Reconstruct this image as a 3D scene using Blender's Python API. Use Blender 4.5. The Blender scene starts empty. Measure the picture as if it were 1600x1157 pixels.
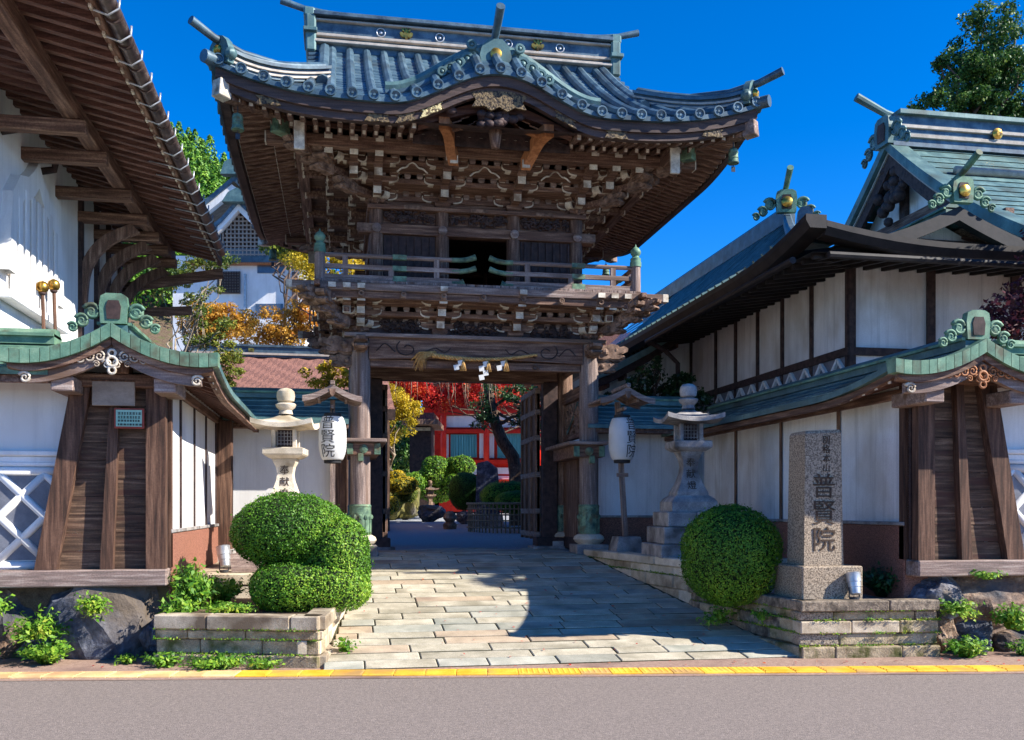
import bpy, math, random
import numpy as np
from mathutils import Vector, Matrix, Euler

R = math.radians
random.seed(7)
rng = np.random.default_rng(11)
scene = bpy.context.scene
COL = scene.collection

# ------------------------------------------------------------------ camera
TH = R(10.2)                                   # yaw of the view to the right of the gate axis (+Y)
FPX, HORIZ, EYE = 1500.0, 795.0, 1.6           # focal length and horizon in photograph pixels, eye height
cam = bpy.data.cameras.new('camera')
cam.sensor_width = 36.0
cam.lens = FPX / 1600 * 36.0
cam.shift_y = (HORIZ - 578.5) / 1600.0
cam.clip_start = 0.1
cam.clip_end = 3000.0
cam_o = bpy.data.objects.new('camera', cam)
COL.objects.link(cam_o)
cam_o.location = (0, 0, EYE)
cam_o.rotation_euler = (R(90), 0, -TH)
scene.camera = cam_o

def pix(u, v, d):
    """photograph pixel at depth d (metres along the view) -> world point"""
    a, b = (u - 800) / FPX, (HORIZ - v) / FPX
    return Vector((d * (math.sin(TH) + a * math.cos(TH)), d * (math.cos(TH) - a * math.sin(TH)), EYE + d * b))

# ------------------------------------------------------------------ sky, sun, exposure
SUN_AZ, SUN_EL = R(66), R(36)                  # sun behind the camera, to its right
to_sun = Vector((math.sin(SUN_AZ) * math.cos(SUN_EL), -math.cos(SUN_AZ) * math.cos(SUN_EL), math.sin(SUN_EL)))
world = bpy.data.worlds.new('World')
scene.world = world
world.use_nodes = True
wn = world.node_tree
for n in list(wn.nodes): wn.nodes.remove(n)
sky = wn.nodes.new('ShaderNodeTexSky'); sky.sky_type = 'NISHITA'
sky.sun_disc = False
sky.sun_elevation = SUN_EL
sky.sun_rotation = math.pi - SUN_AZ
sky.altitude = 900
sky.air_density = 0.6
sky.dust_density = 0.0
sky.ozone_density = 3.0
hs = wn.nodes.new('ShaderNodeHueSaturation')
hs.inputs['Saturation'].default_value = 1.36
hs.inputs['Hue'].default_value = 0.507
hs.inputs['Value'].default_value = 1.0
bg = wn.nodes.new('ShaderNodeBackground'); bg.inputs['Strength'].default_value = 0.15
wo = wn.nodes.new('ShaderNodeOutputWorld')
wn.links.new(sky.outputs[0], hs.inputs['Color'])
wn.links.new(hs.outputs[0], bg.inputs[0]); wn.links.new(bg.outputs[0], wo.inputs[0])
sun = bpy.data.lights.new('sun', 'SUN'); sun.energy = 5.0; sun.angle = R(0.5); sun.color = (1.0, 0.94, 0.84)
sun_o = bpy.data.objects.new('sun', sun); COL.objects.link(sun_o)
sun_o.location = to_sun * 60
sun_o.rotation_euler = to_sun.to_track_quat('Z', 'Y').to_euler()
vs = scene.view_settings
scene.display_settings.display_device = 'sRGB'
vs.view_transform = 'Standard'; vs.look = 'None'; vs.exposure = 1.08; vs.gamma = 1.0; vs.use_curve_mapping = False
scene.cycles.max_bounces = 6
scene.cycles.diffuse_bounces = 3
scene.cycles.glossy_bounces = 2
scene.cycles.transparent_max_bounces = 4

# ------------------------------------------------------------------ mesh builder
WM = {}                                        # object name -> world matrix (parents)
def eul(rx=0, ry=0, rz=0): return Euler((rx, ry, rz)).to_matrix()

class MB:
    def __init__(s): s.v = []; s.f = []; s.m = []; s.mi = 0
    def add(s, vs, fs):
        o = len(s.v); s.v.extend([tuple(p) for p in vs])
        for f in fs: s.f.append([i + o for i in f]); s.m.append(s.mi)
    def box(s, c, size, rot=None, ch=0.0):
        hx, hy, hz = size[0] / 2, size[1] / 2, size[2] / 2
        c = Vector(c)
        if ch <= 0:
            P = [Vector((x * hx, y * hy, z * hz)) for z in (-1, 1) for y in (-1, 1) for x in (-1, 1)]
            F = [(0, 2, 3, 1), (4, 5, 7, 6), (0, 1, 5, 4), (2, 6, 7, 3), (0, 4, 6, 2), (1, 3, 7, 5)]
        else:
            ch = min(ch, hx * .8, hy * .8, hz * .8)
            P = []; idx = {}
            for x in (-1, 1):
                for y in (-1, 1):
                    for z in (-1, 1):
                        for ax in range(3):
                            q = [x * (hx - ch), y * (hy - ch), z * (hz - ch)]
                            q[ax] = (x * hx, y * hy, z * hz)[ax]
                            idx[(x, y, z, ax)] = len(P); P.append(Vector(q))
            F = []
            for sg in (-1, 1):
                F.append([idx[(sg, a, b, 0)] for a, b in ((-1, -1), (1, -1), (1, 1), (-1, 1))][::sg])
                F.append([idx[(a, sg, b, 1)] for a, b in ((-1, -1), (-1, 1), (1, 1), (1, -1))][::sg])
                F.append([idx[(a, b, sg, 2)] for a, b in ((-1, -1), (1, -1), (1, 1), (-1, 1))][::sg])
            for a in (-1, 1):
                for b in (-1, 1):
                    F.append([idx[(a, b, -1, 0)], idx[(a, b, 1, 0)], idx[(a, b, 1, 1)], idx[(a, b, -1, 1)]][::-a * b])
                    F.append([idx[(a, -1, b, 0)], idx[(a, -1, b, 2)], idx[(a, 1, b, 2)], idx[(a, 1, b, 0)]][::-a * b])
                    F.append([idx[(-1, a, b, 1)], idx[(1, a, b, 1)], idx[(1, a, b, 2)], idx[(-1, a, b, 2)]][::-a * b])
                    for d in (-1, 1):
                        F.append([idx[(a, b, d, 0)], idx[(a, b, d, 1)], idx[(a, b, d, 2)]][::a * b * d])
        if rot is not None: P = [rot @ p for p in P]
        s.add([p + c for p in P], F)
    def bx(s, x0, x1, y0, y1, z0, z1, ch=0.0):
        s.box(((x0 + x1) / 2, (y0 + y1) / 2, (z0 + z1) / 2), (abs(x1 - x0), abs(y1 - y0), abs(z1 - z0)), None, ch)
    def beam(s, p0, p1, w, h, up=(0, 0, 1), ch=0.0, taper=1.0):
        p0, p1 = Vector(p0), Vector(p1); d = (p1 - p0); L = d.length
        if L < 1e-6: return
        x = d / L; z = Vector(up); y = z.cross(x)
        if y.length < 1e-4: y = Vector((0, 1, 0)).cross(x)
        y.normalize(); z = x.cross(y)
        M = Matrix((x, y, z)).transposed()
        o = len(s.v)
        s.box((p0 + p1) / 2, (L, w, h), M, ch)
        if taper != 1.0:
            for i in range(o, len(s.v)):
                q = Vector(s.v[i]) - p0; t = q.dot(x) / L; k = 1 + (taper - 1) * t
                a = p0 + x * q.dot(x); s.v[i] = tuple(a + (Vector(s.v[i]) - a) * k)
    def tube(s, pts, r, n=8, caps=True, ref=(0, 0, 1), sq=(1, 1)):
        pts = [Vector(p) for p in pts]; rings = []
        for i, p in enumerate(pts):
            t = (pts[min(i + 1, len(pts) - 1)] - pts[max(i - 1, 0)]).normalized()
            a = Vector(ref).cross(t)
            if a.length < .05: a = Vector((1, 0.2, 0)).cross(t)
            a.normalize(); b = t.cross(a)
            rr = r[i] if isinstance(r, (list, tuple)) else r
            rings.append([p + (a * math.cos(2 * math.pi * k / n) * sq[0] + b * math.sin(2 * math.pi * k / n) * sq[1]) * rr for k in range(n)])
        s.loft(rings, True, caps)
    def loft(s, rings, closed=True, caps=True):
        o = 0; n = len(rings[0]); V = [p for r_ in rings for p in r_]; F = []
        for i in range(len(rings) - 1):
            for k in range(n if closed else n - 1):
                k2 = (k + 1) % n
                F.append((i * n + k, i * n + k2, (i + 1) * n + k2, (i + 1) * n + k))
        if caps and closed:
            F.append(tuple(range(n))[::-1]); F.append(tuple((len(rings) - 1) * n + k for k in range(n)))
        s.add(V, F)
    def lathe(s, prof, n=16, c=(0, 0, 0), sq=None, rz=0.0):
        """prof (r, z) from bottom to top; sq gives a superellipse exponent for squarish turns"""
        rings = []
        for r, z in prof:
            ring = []
            for k in range(n):
                a = 2 * math.pi * (k + .5) / n + rz
                x, y = math.cos(a), math.sin(a)
                if sq:
                    m = (abs(math.cos(a - rz)) ** sq + abs(math.sin(a - rz)) ** sq) ** (-1 / sq); x *= m; y *= m
                ring.append(Vector((c[0] + r * x, c[1] + r * y, c[2] + z)))
            rings.append(ring)
        s.loft(rings, True, True)
    def prism(s, poly, o, ux, uy, uz, depth):
        """polygon in (ux,uy) at origin o, extruded by depth along uz (centred)"""
        o, ux, uy, uz = Vector(o), Vector(ux), Vector(uy), Vector(uz)
        A = [o + ux * a + uy * b - uz * depth / 2 for a, b in poly]
        B = [p + uz * depth for p in A]; n = len(poly)
        F = [tuple(range(n))[::-1], tuple(range(n, 2 * n))]
        for k in range(n): F.append((k, (k + 1) % n, n + (k + 1) % n, n + k))
        s.add(A + B, F)
    def ball(s, c, r, n=12, m=8, sc=(1, 1, 1)):
        c = Vector(c); rings = []
        V = [c + Vector((0, 0, -r * sc[2]))]; F = []
        for i in range(1, m):
            t = math.pi * i / m - math.pi / 2
            for k in range(n):
                a = 2 * math.pi * k / n
                V.append(c + Vector((math.cos(a) * math.cos(t) * r * sc[0], math.sin(a) * math.cos(t) * r * sc[1], math.sin(t) * r * sc[2])))
        V.append(c + Vector((0, 0, r * sc[2])))
        for k in range(n):
            F.append((0, 1 + (k + 1) % n, 1 + k))
            F.append((len(V) - 1, 1 + (m - 2) * n + k, 1 + (m - 2) * n + (k + 1) % n))
        for i in range(m - 2):
            for k in range(n):
                a = 1 + i * n; F.append((a + k, a + (k + 1) % n, a + n + (k + 1) % n, a + n + k))
        s.add(V, F)
    def torus(s, c, R0, r, n=20, m=6, ax=((1, 0, 0), (0, 0, 1))):
        c = Vector(c); a1, a2 = Vector(ax[0]), Vector(ax[1])
        pts = [c + (a1 * math.cos(2 * math.pi * k / n) + a2 * math.sin(2 * math.pi * k / n)) * R0 for k in range(n)]
        nrm = a1.cross(a2); V = []; F = []
        for k, p in enumerate(pts):
            rad = (p - c).normalized()
            for j in range(m):
                t = 2 * math.pi * j / m; V.append(p + rad * math.cos(t) * r + nrm * math.sin(t) * r)
        for k in range(n):
            for j in range(m):
                k2, j2 = (k + 1) % n, (j + 1) % m
                F.append((k * m + j, k2 * m + j, k2 * m + j2, k * m + j2))
        s.add(V, F)
    def grid(s, fn, us, vs_):
        V = [fn(u, v) for v in vs_ for u in us]; n = len(us)
        F = [(j * n + i, j * n + i + 1, (j + 1) * n + i + 1, (j + 1) * n + i) for j in range(len(vs_) - 1) for i in range(n - 1)]
        s.add(V, F)
    def xf(s, M, start=0):
        for i in range(start, len(s.v)): s.v[i] = tuple(M @ Vector(s.v[i]))
        return s
    def merge(s, o, M=None):
        k = len(s.v)
        s.v.extend(o.v if M is None else [tuple(M @ Vector(p)) for p in o.v])
        s.f.extend([[i + k for i in f] for f in o.f]); s.m.extend([s.mi] * len(o.f))
    def mesh(s, name, mats, smooth=False):
        me = bpy.data.meshes.new(name)
        me.from_pydata(s.v, [], s.f)
        mats = mats if isinstance(mats, (list, tuple)) else [mats]
        for m in mats: me.materials.append(m)
        if len(mats) > 1: me.polygons.foreach_set('material_index', s.m)
        if smooth == 'auto':
            me.polygons.foreach_set('use_smooth', [True] * len(me.polygons))
            try: me.set_sharp_from_angle(angle=R(38))
            except Exception: pass
        elif smooth: me.polygons.foreach_set('use_smooth', [True] * len(me.polygons))
        me.update()
        return me
    def build(s, name, mats, parent=None, smooth=False, M=None):
        """vertices are in world space (or in M's space); the object is linked under parent"""
        if M is not None: s.xf(M)
        if parent is not None: s.xf(WM[parent.name].inverted())
        return link(name, s.mesh(name, mats, smooth), parent)

def link(name, me, parent=None, M=None):
    o = bpy.data.objects.new(name, me); COL.objects.link(o)
    if parent is not None: o.parent = parent
    if M is not None: o.matrix_local = M
    WM[o.name] = (WM[parent.name] if parent is not None else Matrix.Identity(4)) @ (M if M is not None else Matrix.Identity(4))
    return o
def tag(o, label=None, cat=None, group=None, kind=None):
    if label: o['label'] = label
    if cat: o['category'] = cat
    if group: o['group'] = group
    if kind: o['kind'] = kind
    return o
def thing(name, label, cat, loc=(0, 0, 0), rz=0.0, group=None):
    o = bpy.data.objects.new(name, None); COL.objects.link(o); o.empty_display_size = .2
    o.location = loc; o.rotation_euler = (0, 0, rz)
    WM[o.name] = Matrix.Translation(loc) @ Matrix.Rotation(rz, 4, 'Z')
    return tag(o, label, cat, group, 'thing')
def sub(parent, name, mats, mb, smooth=False):
    """part whose vertices are given in the parent's local space"""
    return link(name, mb.mesh(name, mats, smooth), parent)
def part_copy(o, parent, M=None):
    c = o.copy(); COL.objects.link(c); c.parent = parent
    if M is not None: c.matrix_local = M
    WM[c.name] = WM[parent.name] @ c.matrix_local
    return c
def copy_tree(o, parent=None):
    c = o.copy(); COL.objects.link(c); c.parent = parent
    WM[c.name] = (WM[parent.name] if parent else Matrix.Identity(4)) @ c.matrix_basis
    for ch in list(o.children): copy_tree(ch, c)
    return c
def lin(a, b, n): return [a + (b - a) * i / (n - 1) for i in range(n)]
def cat_rom(pts, n=8):
    P = [Vector(p) for p in pts]; P = [P[0] * 2 - P[1]] + P + [P[-1] * 2 - P[-2]]; out = []
    for i in range(1, len(P) - 2):
        for k in range(n):
            t = k / n; a, b, c, d = P[i - 1:i + 3]
            out.append(.5 * ((2 * b) + (c - a) * t + (2 * a - 5 * b + 4 * c - d) * t * t + (3 * b - a - 3 * c + d) * t ** 3))
    out.append(P[-2]); return out
def text_mb(txt, size, depth=0.0, res=3, bold=.0):
    """CJK lettering as mesh data, centred, lying in XZ and facing -Y"""
    cu = bpy.data.curves.new('lettering', 'FONT'); cu.body = txt; cu.size = size
    cu.align_x = 'CENTER'; cu.align_y = 'CENTER'; cu.extrude = depth; cu.resolution_u = res
    cu.offset = size * bold
    o = bpy.data.objects.new('lettering_tmp', cu); COL.objects.link(o)
    bpy.context.view_layer.update()
    me = bpy.data.meshes.new_from_object(o.evaluated_get(bpy.context.evaluated_depsgraph_get()))
    mb = MB(); mb.add([(v.co.x, -v.co.z, v.co.y) for v in me.vertices], [tuple(p.vertices) for p in me.polygons])
    bpy.data.objects.remove(o); bpy.data.curves.remove(cu); bpy.data.meshes.remove(me)
    return mb

# ------------------------------------------------------------------ materials
MATS = {}
def srgb(r, g, b):
    f = lambda c: (c / 255 / 12.92) if c / 255 <= .04045 else ((c / 255 + .055) / 1.055) ** 2.4
    return (f(r), f(g), f(b), 1)
def pm(name, c1, c2, scale=6.0, stretch=(1, 1, 1), rough=.8, bump=.15, bscale=None, c3=None, fine=0.0, fscale=60,
       metal=0.0, objvar=.12, spec=.3, detail=8, island=0.0, dist=0.01, lo=.35, hi=.65, stain=None, stain_sc=1.5, sub=None, transl=0.0, streak=0.0):
    m = bpy.data.materials.new(name); m.use_nodes = True; MATS[name] = m
    nt = m.node_tree; N, L = nt.nodes, nt.links
    b = N['Principled BSDF']
    b.inputs['Roughness'].default_value = rough; b.inputs['Metallic'].default_value = metal
    b.inputs['Specular IOR Level'].default_value = spec
    tc = N.new('ShaderNodeTexCoord'); oi = N.new('ShaderNodeObjectInfo')
    mp = N.new('ShaderNodeMapping'); mp.inputs['Scale'].default_value = stretch
    L.new(tc.outputs['Object'], mp.inputs['Vector'])
    off = N.new('ShaderNodeMath'); off.operation = 'MULTIPLY'; off.inputs[1].default_value = 37.0
    L.new(oi.outputs['Random'], off.inputs[0])
    cx = N.new('ShaderNodeCombineXYZ'); L.new(off.outputs[0], cx.inputs[0]); L.new(off.outputs[0], cx.inputs[2])
    L.new(cx.outputs[0], mp.inputs['Location'])
    nz = N.new('ShaderNodeTexNoise'); nz.inputs['Scale'].default_value = scale; nz.inputs['Detail'].default_value = detail
    nz.inputs['Roughness'].default_value = .62
    L.new(mp.outputs[0], nz.inputs['Vector'])
    rp = N.new('ShaderNodeValToRGB'); L.new(nz.outputs['Fac'], rp.inputs[0])
    e = rp.color_ramp.elements; e[0].position = lo; e[0].color = c1 if len(c1) == 4 else (*c1, 1)
    e[1].position = hi; e[1].color = c2 if len(c2) == 4 else (*c2, 1)
    if c3:
        q = e.new((lo + hi) / 2); q.color = c3 if len(c3) == 4 else (*c3, 1)
    col = rp.outputs['Color']
    if fine > 0:
        vz = N.new('ShaderNodeTexNoise'); vz.inputs['Scale'].default_value = fscale; vz.inputs['Detail'].default_value = 3
        L.new(tc.outputs['Object'], vz.inputs['Vector'])
        mr = N.new('ShaderNodeMapRange'); mr.inputs[1].default_value = .3; mr.inputs[2].default_value = .7
        mr.inputs[3].default_value = 1 - fine; mr.inputs[4].default_value = 1 + fine
        L.new(vz.outputs['Fac'], mr.inputs[0])
        mx = N.new('ShaderNodeMix'); mx.data_type = 'RGBA'; mx.blend_type = 'MULTIPLY'; mx.inputs[0].default_value = 1
        L.new(col, mx.inputs[6]); L.new(mr.outputs[0], mx.inputs[7]); col = mx.outputs[2]
    if stain:
        sz = N.new('ShaderNodeTexNoise'); sz.inputs['Scale'].default_value = stain_sc; sz.inputs['Detail'].default_value = 5
        L.new(mp.outputs[0], sz.inputs['Vector'])
        mr = N.new('ShaderNodeMapRange'); mr.inputs[1].default_value = .52; mr.inputs[2].default_value = .68
        L.new(sz.outputs['Fac'], mr.inputs[0])
        mx = N.new('ShaderNodeMix'); mx.data_type = 'RGBA'
        L.new(mr.outputs[0], mx.inputs[0]); L.new(col, mx.inputs[6]); mx.inputs[7].default_value = stain if len(stain) == 4 else (*stain, 1); col = mx.outputs[2]
    if streak > 0:
        m2 = N.new('ShaderNodeMapping'); m2.inputs['Scale'].default_value = (7, 7, .3); L.new(tc.outputs['Object'], m2.inputs['Vector'])
        z2 = N.new('ShaderNodeTexNoise'); z2.inputs['Scale'].default_value = 1.4; z2.inputs['Detail'].default_value = 6; z2.inputs['Roughness'].default_value = .7
        L.new(m2.outputs[0], z2.inputs['Vector'])
        mr = N.new('ShaderNodeMapRange'); mr.inputs[1].default_value = .5; mr.inputs[2].default_value = .75
        mr.inputs[3].default_value = 1.0; mr.inputs[4].default_value = 1 - streak
        L.new(z2.outputs['Fac'], mr.inputs[0])
        mx = N.new('ShaderNodeMix'); mx.data_type = 'RGBA'; mx.blend_type = 'MULTIPLY'; mx.inputs[0].default_value = 1
        L.new(col, mx.inputs[6]); L.new(mr.outputs[0], mx.inputs[7]); col = mx.outputs[2]
    if objvar > 0 or island > 0:
        mr = N.new('ShaderNodeMapRange')
        w = island if island > 0 else objvar
        mr.inputs[3].default_value = 1 - w; mr.inputs[4].default_value = 1 + w
        if island > 0:
            gi = N.new('ShaderNodeNewGeometry'); L.new(gi.outputs['Random Per Island'], mr.inputs[0])
        else: L.new(oi.outputs['Random'], mr.inputs[0])
        mx = N.new('ShaderNodeMix'); mx.data_type = 'RGBA'; mx.blend_type = 'MULTIPLY'; mx.inputs[0].default_value = 1
        L.new(col, mx.inputs[6]); L.new(mr.outputs[0], mx.inputs[7]); col = mx.outputs[2]
    L.new(col, b.inputs['Base Color'])
    if bump > 0:
        bz = nz
        if bscale:
            bz = N.new('ShaderNodeTexNoise'); bz.inputs['Scale'].default_value = bscale; bz.inputs['Detail'].default_value = 4
            L.new(mp.outputs[0], bz.inputs['Vector'])
        bp = N.new('ShaderNodeBump'); bp.inputs['Strength'].default_value = bump; bp.inputs['Distance'].default_value = dist
        L.new(bz.outputs['Fac'], bp.inputs['Height']); L.new(bp.outputs[0], b.inputs['Normal'])
    if transl > 0:
        tr = N.new('ShaderNodeBsdfTranslucent'); L.new(col, tr.inputs['Color'])
        ms = N.new('ShaderNodeMixShader'); ms.inputs[0].default_value = transl
        out = N['Material Output']
        L.new(b.outputs[0], ms.inputs[1]); L.new(tr.outputs[0], ms.inputs[2]); L.new(ms.outputs[0], out.inputs[0])
    return m
def leafmat(name, stops, transl=.3, rough=.55, spec=.35):
    """leaf colour picked per leaf from a ramp"""
    m = bpy.data.materials.new(name); m.use_nodes = True; MATS[name] = m
    N, L = m.node_tree.nodes, m.node_tree.links; b = N['Principled BSDF']
    b.inputs['Roughness'].default_value = rough; b.inputs['Specular IOR Level'].default_value = spec
    gi = N.new('ShaderNodeNewGeometry'); rp = N.new('ShaderNodeValToRGB'); rp.color_ramp.interpolation = 'LINEAR'
    e = rp.color_ramp.elements
    while len(e) < len(stops): e.new(.5)
    for k, c in enumerate(stops):
        e[k].position = k / (len(stops) - 1); e[k].color = (*c[:3], 1)
    tc = N.new('ShaderNodeTexCoord'); nz = N.new('ShaderNodeTexNoise'); nz.inputs['Scale'].default_value = 1.3; nz.inputs['Detail'].default_value = 3
    L.new(tc.outputs['Object'], nz.inputs['Vector'])
    a = N.new('ShaderNodeMath'); a.operation = 'MULTIPLY_ADD'; a.inputs[1].default_value = .55; L.new(gi.outputs['Random Per Island'], a.inputs[0])
    q = N.new('ShaderNodeMath'); q.operation = 'MULTIPLY_ADD'; q.inputs[1].default_value = 1.6; q.inputs[2].default_value = -.575; L.new(nz.outputs['Fac'], q.inputs[0])
    L.new(q.outputs[0], a.inputs[2]); L.new(a.outputs[0], rp.inputs[0])
    L.new(rp.outputs[0], b.inputs['Base Color'])
    tr = N.new('ShaderNodeBsdfTranslucent'); L.new(rp.outputs[0], tr.inputs['Color'])
    ms = N.new('ShaderNodeMixShader'); ms.inputs[0].default_value = transl
    L.new(b.outputs[0], ms.inputs[1]); L.new(tr.outputs[0], ms.inputs[2]); L.new(ms.outputs[0], N['Material Output'].inputs[0])
    return m

W_DARK = pm('wood_dark', srgb(78, 58, 48), srgb(148, 120, 102), 5, (5, 5, .5), rough=.75, bump=.4, fine=.25, c3=srgb(106, 80, 66))
W_DARKX = pm('wood_dark_x', srgb(78, 56, 46), srgb(150, 120, 100), 5, (.35, 5, 5), rough=.75, bump=.4, fine=.25, c3=srgb(108, 80, 66))
W_DARKY = pm('wood_dark_y', srgb(78, 56, 48), srgb(144, 114, 98), 5, (5, .35, 5), rough=.75, bump=.4, fine=.25, c3=srgb(104, 78, 66))
W_RED = pm('wood_reddish', srgb(72, 48, 42), srgb(120, 86, 74), 5, (.4, 5, 5), rough=.7, bump=.3, fine=.2)
W_GREY = pm('wood_weathered_grey', srgb(104, 92, 88), srgb(164, 148, 140), 6, (5, 5, .35), rough=.85, bump=.5, fine=.2, c3=srgb(130, 112, 104), stain=srgb(96, 74, 62))
W_GREYX = pm('wood_weathered_grey_x', srgb(104, 92, 86), srgb(168, 152, 142), 6, (.35, 5, 5), rough=.85, bump=.5, fine=.2, c3=srgb(132, 112, 104), stain=srgb(100, 78, 64))
W_NEW = pm('wood_new_tan', srgb(140, 88, 54), srgb(184, 124, 82), 6, (3, 3, .6), rough=.6, bump=.2, fine=.1)
W_PLANK = pm('wood_plank', srgb(56, 42, 34), srgb(128, 102, 82), 3.2, (.5, 6, 7), rough=.8, bump=.6, c3=srgb(86, 66, 52), fine=.15, stain=srgb(80, 54, 44), stain_sc=2)
W_POST = pm('wood_post', srgb(56, 40, 32), srgb(110, 82, 66), 4, (7, 7, .45), rough=.8, bump=.6, c3=srgb(82, 58, 46), fine=.15)
W_BLACK = pm('wood_black_brown', srgb(44, 34, 34), srgb(78, 60, 56), 5, (2, 2, 2), rough=.7, bump=.2, fine=.15)
PALE = pm('paint_pale_end', srgb(178, 166, 150), srgb(226, 216, 198), 9, rough=.8, bump=.15, fine=.15, stain=srgb(140, 122, 104), stain_sc=5)
CARVE = pm('wood_carved', srgb(82, 62, 52), srgb(150, 122, 104), 9, rough=.75, bump=.5, fine=.2, fscale=40, dist=.02, detail=4)
W_FASC = pm('wood_fascia', srgb(54, 44, 42), srgb(92, 74, 68), 5, (.35, .35, 6), rough=.65, bump=.3, fine=.2)
FILIB = pm('gilt_filigree_bright', srgb(92, 74, 50), srgb(206, 190, 140), 30, rough=.6, bump=.8, metal=.1, detail=2, lo=.45, hi=.52, dist=.02)
FILI = pm('gilt_filigree', srgb(56, 46, 38), srgb(116, 98, 70), 26, rough=.6, bump=.8, metal=.1, detail=2, lo=.45, hi=.52, dist=.02)
GOLD = pm('gold', srgb(190, 140, 56), srgb(232, 188, 92), 8, rough=.3, bump=.1, metal=.9, stain=srgb(120, 90, 50), stain_sc=9)
ROOF = pm('copper_roof_blue', srgb(46, 68, 84), srgb(98, 122, 134), 3, rough=.45, bump=.2, fine=.18, metal=.15, spec=.6, c3=srgb(70, 96, 110), stain=srgb(50, 62, 68), objvar=.18, streak=.3)
ROOFD = pm('copper_ridge_dark', srgb(50, 66, 80), srgb(92, 112, 122), 4, rough=.4, bump=.15, fine=.15, metal=.2, spec=.6)
RTRIM = pm('ridge_trim_pale', srgb(150, 142, 132), srgb(186, 176, 164), 5, rough=.6, bump=.1, fine=.1)
PATINA = pm('copper_patina', srgb(78, 112, 94), srgb(122, 150, 124), 5, rough=.6, bump=.2, fine=.15, metal=.1, c3=srgb(98, 132, 110), stain=srgb(82, 84, 66), objvar=.14, stain_sc=4)
PATINAB = pm('copper_patina_bright', srgb(58, 84, 74), srgb(126, 154, 124), 7, rough=.6, bump=.3, fine=.2, metal=.1, stain=srgb(96, 86, 62), stain_sc=6)
PATROOF = pm('copper_roof_green', srgb(66, 98, 102), srgb(112, 142, 138), 3, rough=.5, bump=.2, fine=.15, metal=.15, spec=.5, c3=srgb(86, 118, 118), objvar=.12, stain=srgb(66, 84, 80), streak=.3)
BARK_ROOF = pm('bark_roof', srgb(98, 66, 60), srgb(150, 108, 96), 30, rough=.95, bump=.8, fine=.3, fscale=120, dist=.03)
PLASTER = pm('plaster_white', (.70, .69, .67), (.84, .835, .82), 1.6, (1, 1, .5), rough=.85, bump=.08, bscale=30, fine=.03, objvar=.02, stain=(.66, .64, .62), stain_sc=.9, spec=.2, streak=.16)
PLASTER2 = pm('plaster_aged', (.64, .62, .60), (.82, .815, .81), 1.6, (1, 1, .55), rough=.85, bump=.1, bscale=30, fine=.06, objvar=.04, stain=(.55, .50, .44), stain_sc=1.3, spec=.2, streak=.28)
NAMAKO = pm('namako_tile_grey', srgb(92, 94, 102), srgb(120, 122, 130), 4, rough=.45, bump=.1, fine=.08, objvar=.12)
GRANITE = pm('granite_beige', srgb(150, 134, 112), srgb(198, 184, 160), 5, rough=.85, bump=.5, bscale=70, fine=.3, fscale=150, stain=srgb(112, 96, 78), stain_sc=2.2, dist=.008)
GRANMOSS = pm('granite_mossy', srgb(128, 112, 88), srgb(184, 166, 136), 6, rough=.9, bump=.7, bscale=50, fine=.35, fscale=120, stain=srgb(84, 84, 44), stain_sc=5, dist=.012)
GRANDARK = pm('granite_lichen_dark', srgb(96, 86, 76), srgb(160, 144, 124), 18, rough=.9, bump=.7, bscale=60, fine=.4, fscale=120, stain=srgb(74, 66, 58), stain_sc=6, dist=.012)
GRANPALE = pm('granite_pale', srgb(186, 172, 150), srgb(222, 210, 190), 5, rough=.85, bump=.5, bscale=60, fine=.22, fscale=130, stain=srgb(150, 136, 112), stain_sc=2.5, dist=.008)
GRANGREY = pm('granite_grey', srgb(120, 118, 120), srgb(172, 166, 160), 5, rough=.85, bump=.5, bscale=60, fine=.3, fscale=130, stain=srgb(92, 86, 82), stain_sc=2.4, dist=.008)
GRANROSE = pm('granite_speckled', srgb(92, 80, 68), srgb(174, 156, 134), 60, rough=.8, bump=.5, fine=.35, fscale=160, detail=3, lo=.38, hi=.6, dist=.006, stain=srgb(104, 86, 72), stain_sc=.05)
GRANRED = pm('granite_red_fine', srgb(96, 60, 50), srgb(168, 116, 96), 90, rough=.7, bump=.3, fine=.3, fscale=200, detail=2)
ROCK = pm('rock_dark', srgb(58, 62, 74), srgb(132, 134, 142), 7, rough=.8, bump=1.0, fine=.25, fscale=40, c3=srgb(84, 88, 100), dist=.05, stain=srgb(104, 92, 80), objvar=.2)
ROCKB = pm('rock_brown', srgb(86, 72, 64), srgb(158, 136, 116), 7, rough=.85, bump=1.0, fine=.25, fscale=40, c3=srgb(118, 94, 76), dist=.05, stain=srgb(70, 70, 74), objvar=.25)
ROCKM = pm('rock_mossy', srgb(62, 64, 40), srgb(128, 120, 64), 9, rough=.95, bump=1.0, fine=.3, fscale=50, dist=.04, stain=srgb(110, 104, 96))
SLAB = pm('paving_slab', srgb(148, 140, 120), srgb(196, 186, 164), 2.2, rough=.8, bump=.35, bscale=60, fine=.25, fscale=90, objvar=.10, stain=srgb(134, 126, 106), stain_sc=1.3, dist=.006)
SLABR = pm('paving_slab_rose', srgb(156, 138, 116), srgb(194, 174, 148), 2.2, rough=.8, bump=.35, bscale=60, fine=.2, fscale=110, objvar=.15, stain=srgb(140, 120, 104), stain_sc=1.3, dist=.006)
SLABG = pm('paving_slab_grey', srgb(144, 142, 128), srgb(182, 178, 162), 2.2, rough=.8, bump=.35, bscale=60, fine=.2, fscale=110, objvar=.15, stain=srgb(120, 124, 112), stain_sc=1.3, dist=.006)
MORTAR = pm('joint_mossy', srgb(50, 52, 36), srgb(84, 80, 58), 12, rough=.95, bump=.4, fine=.3)
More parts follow.
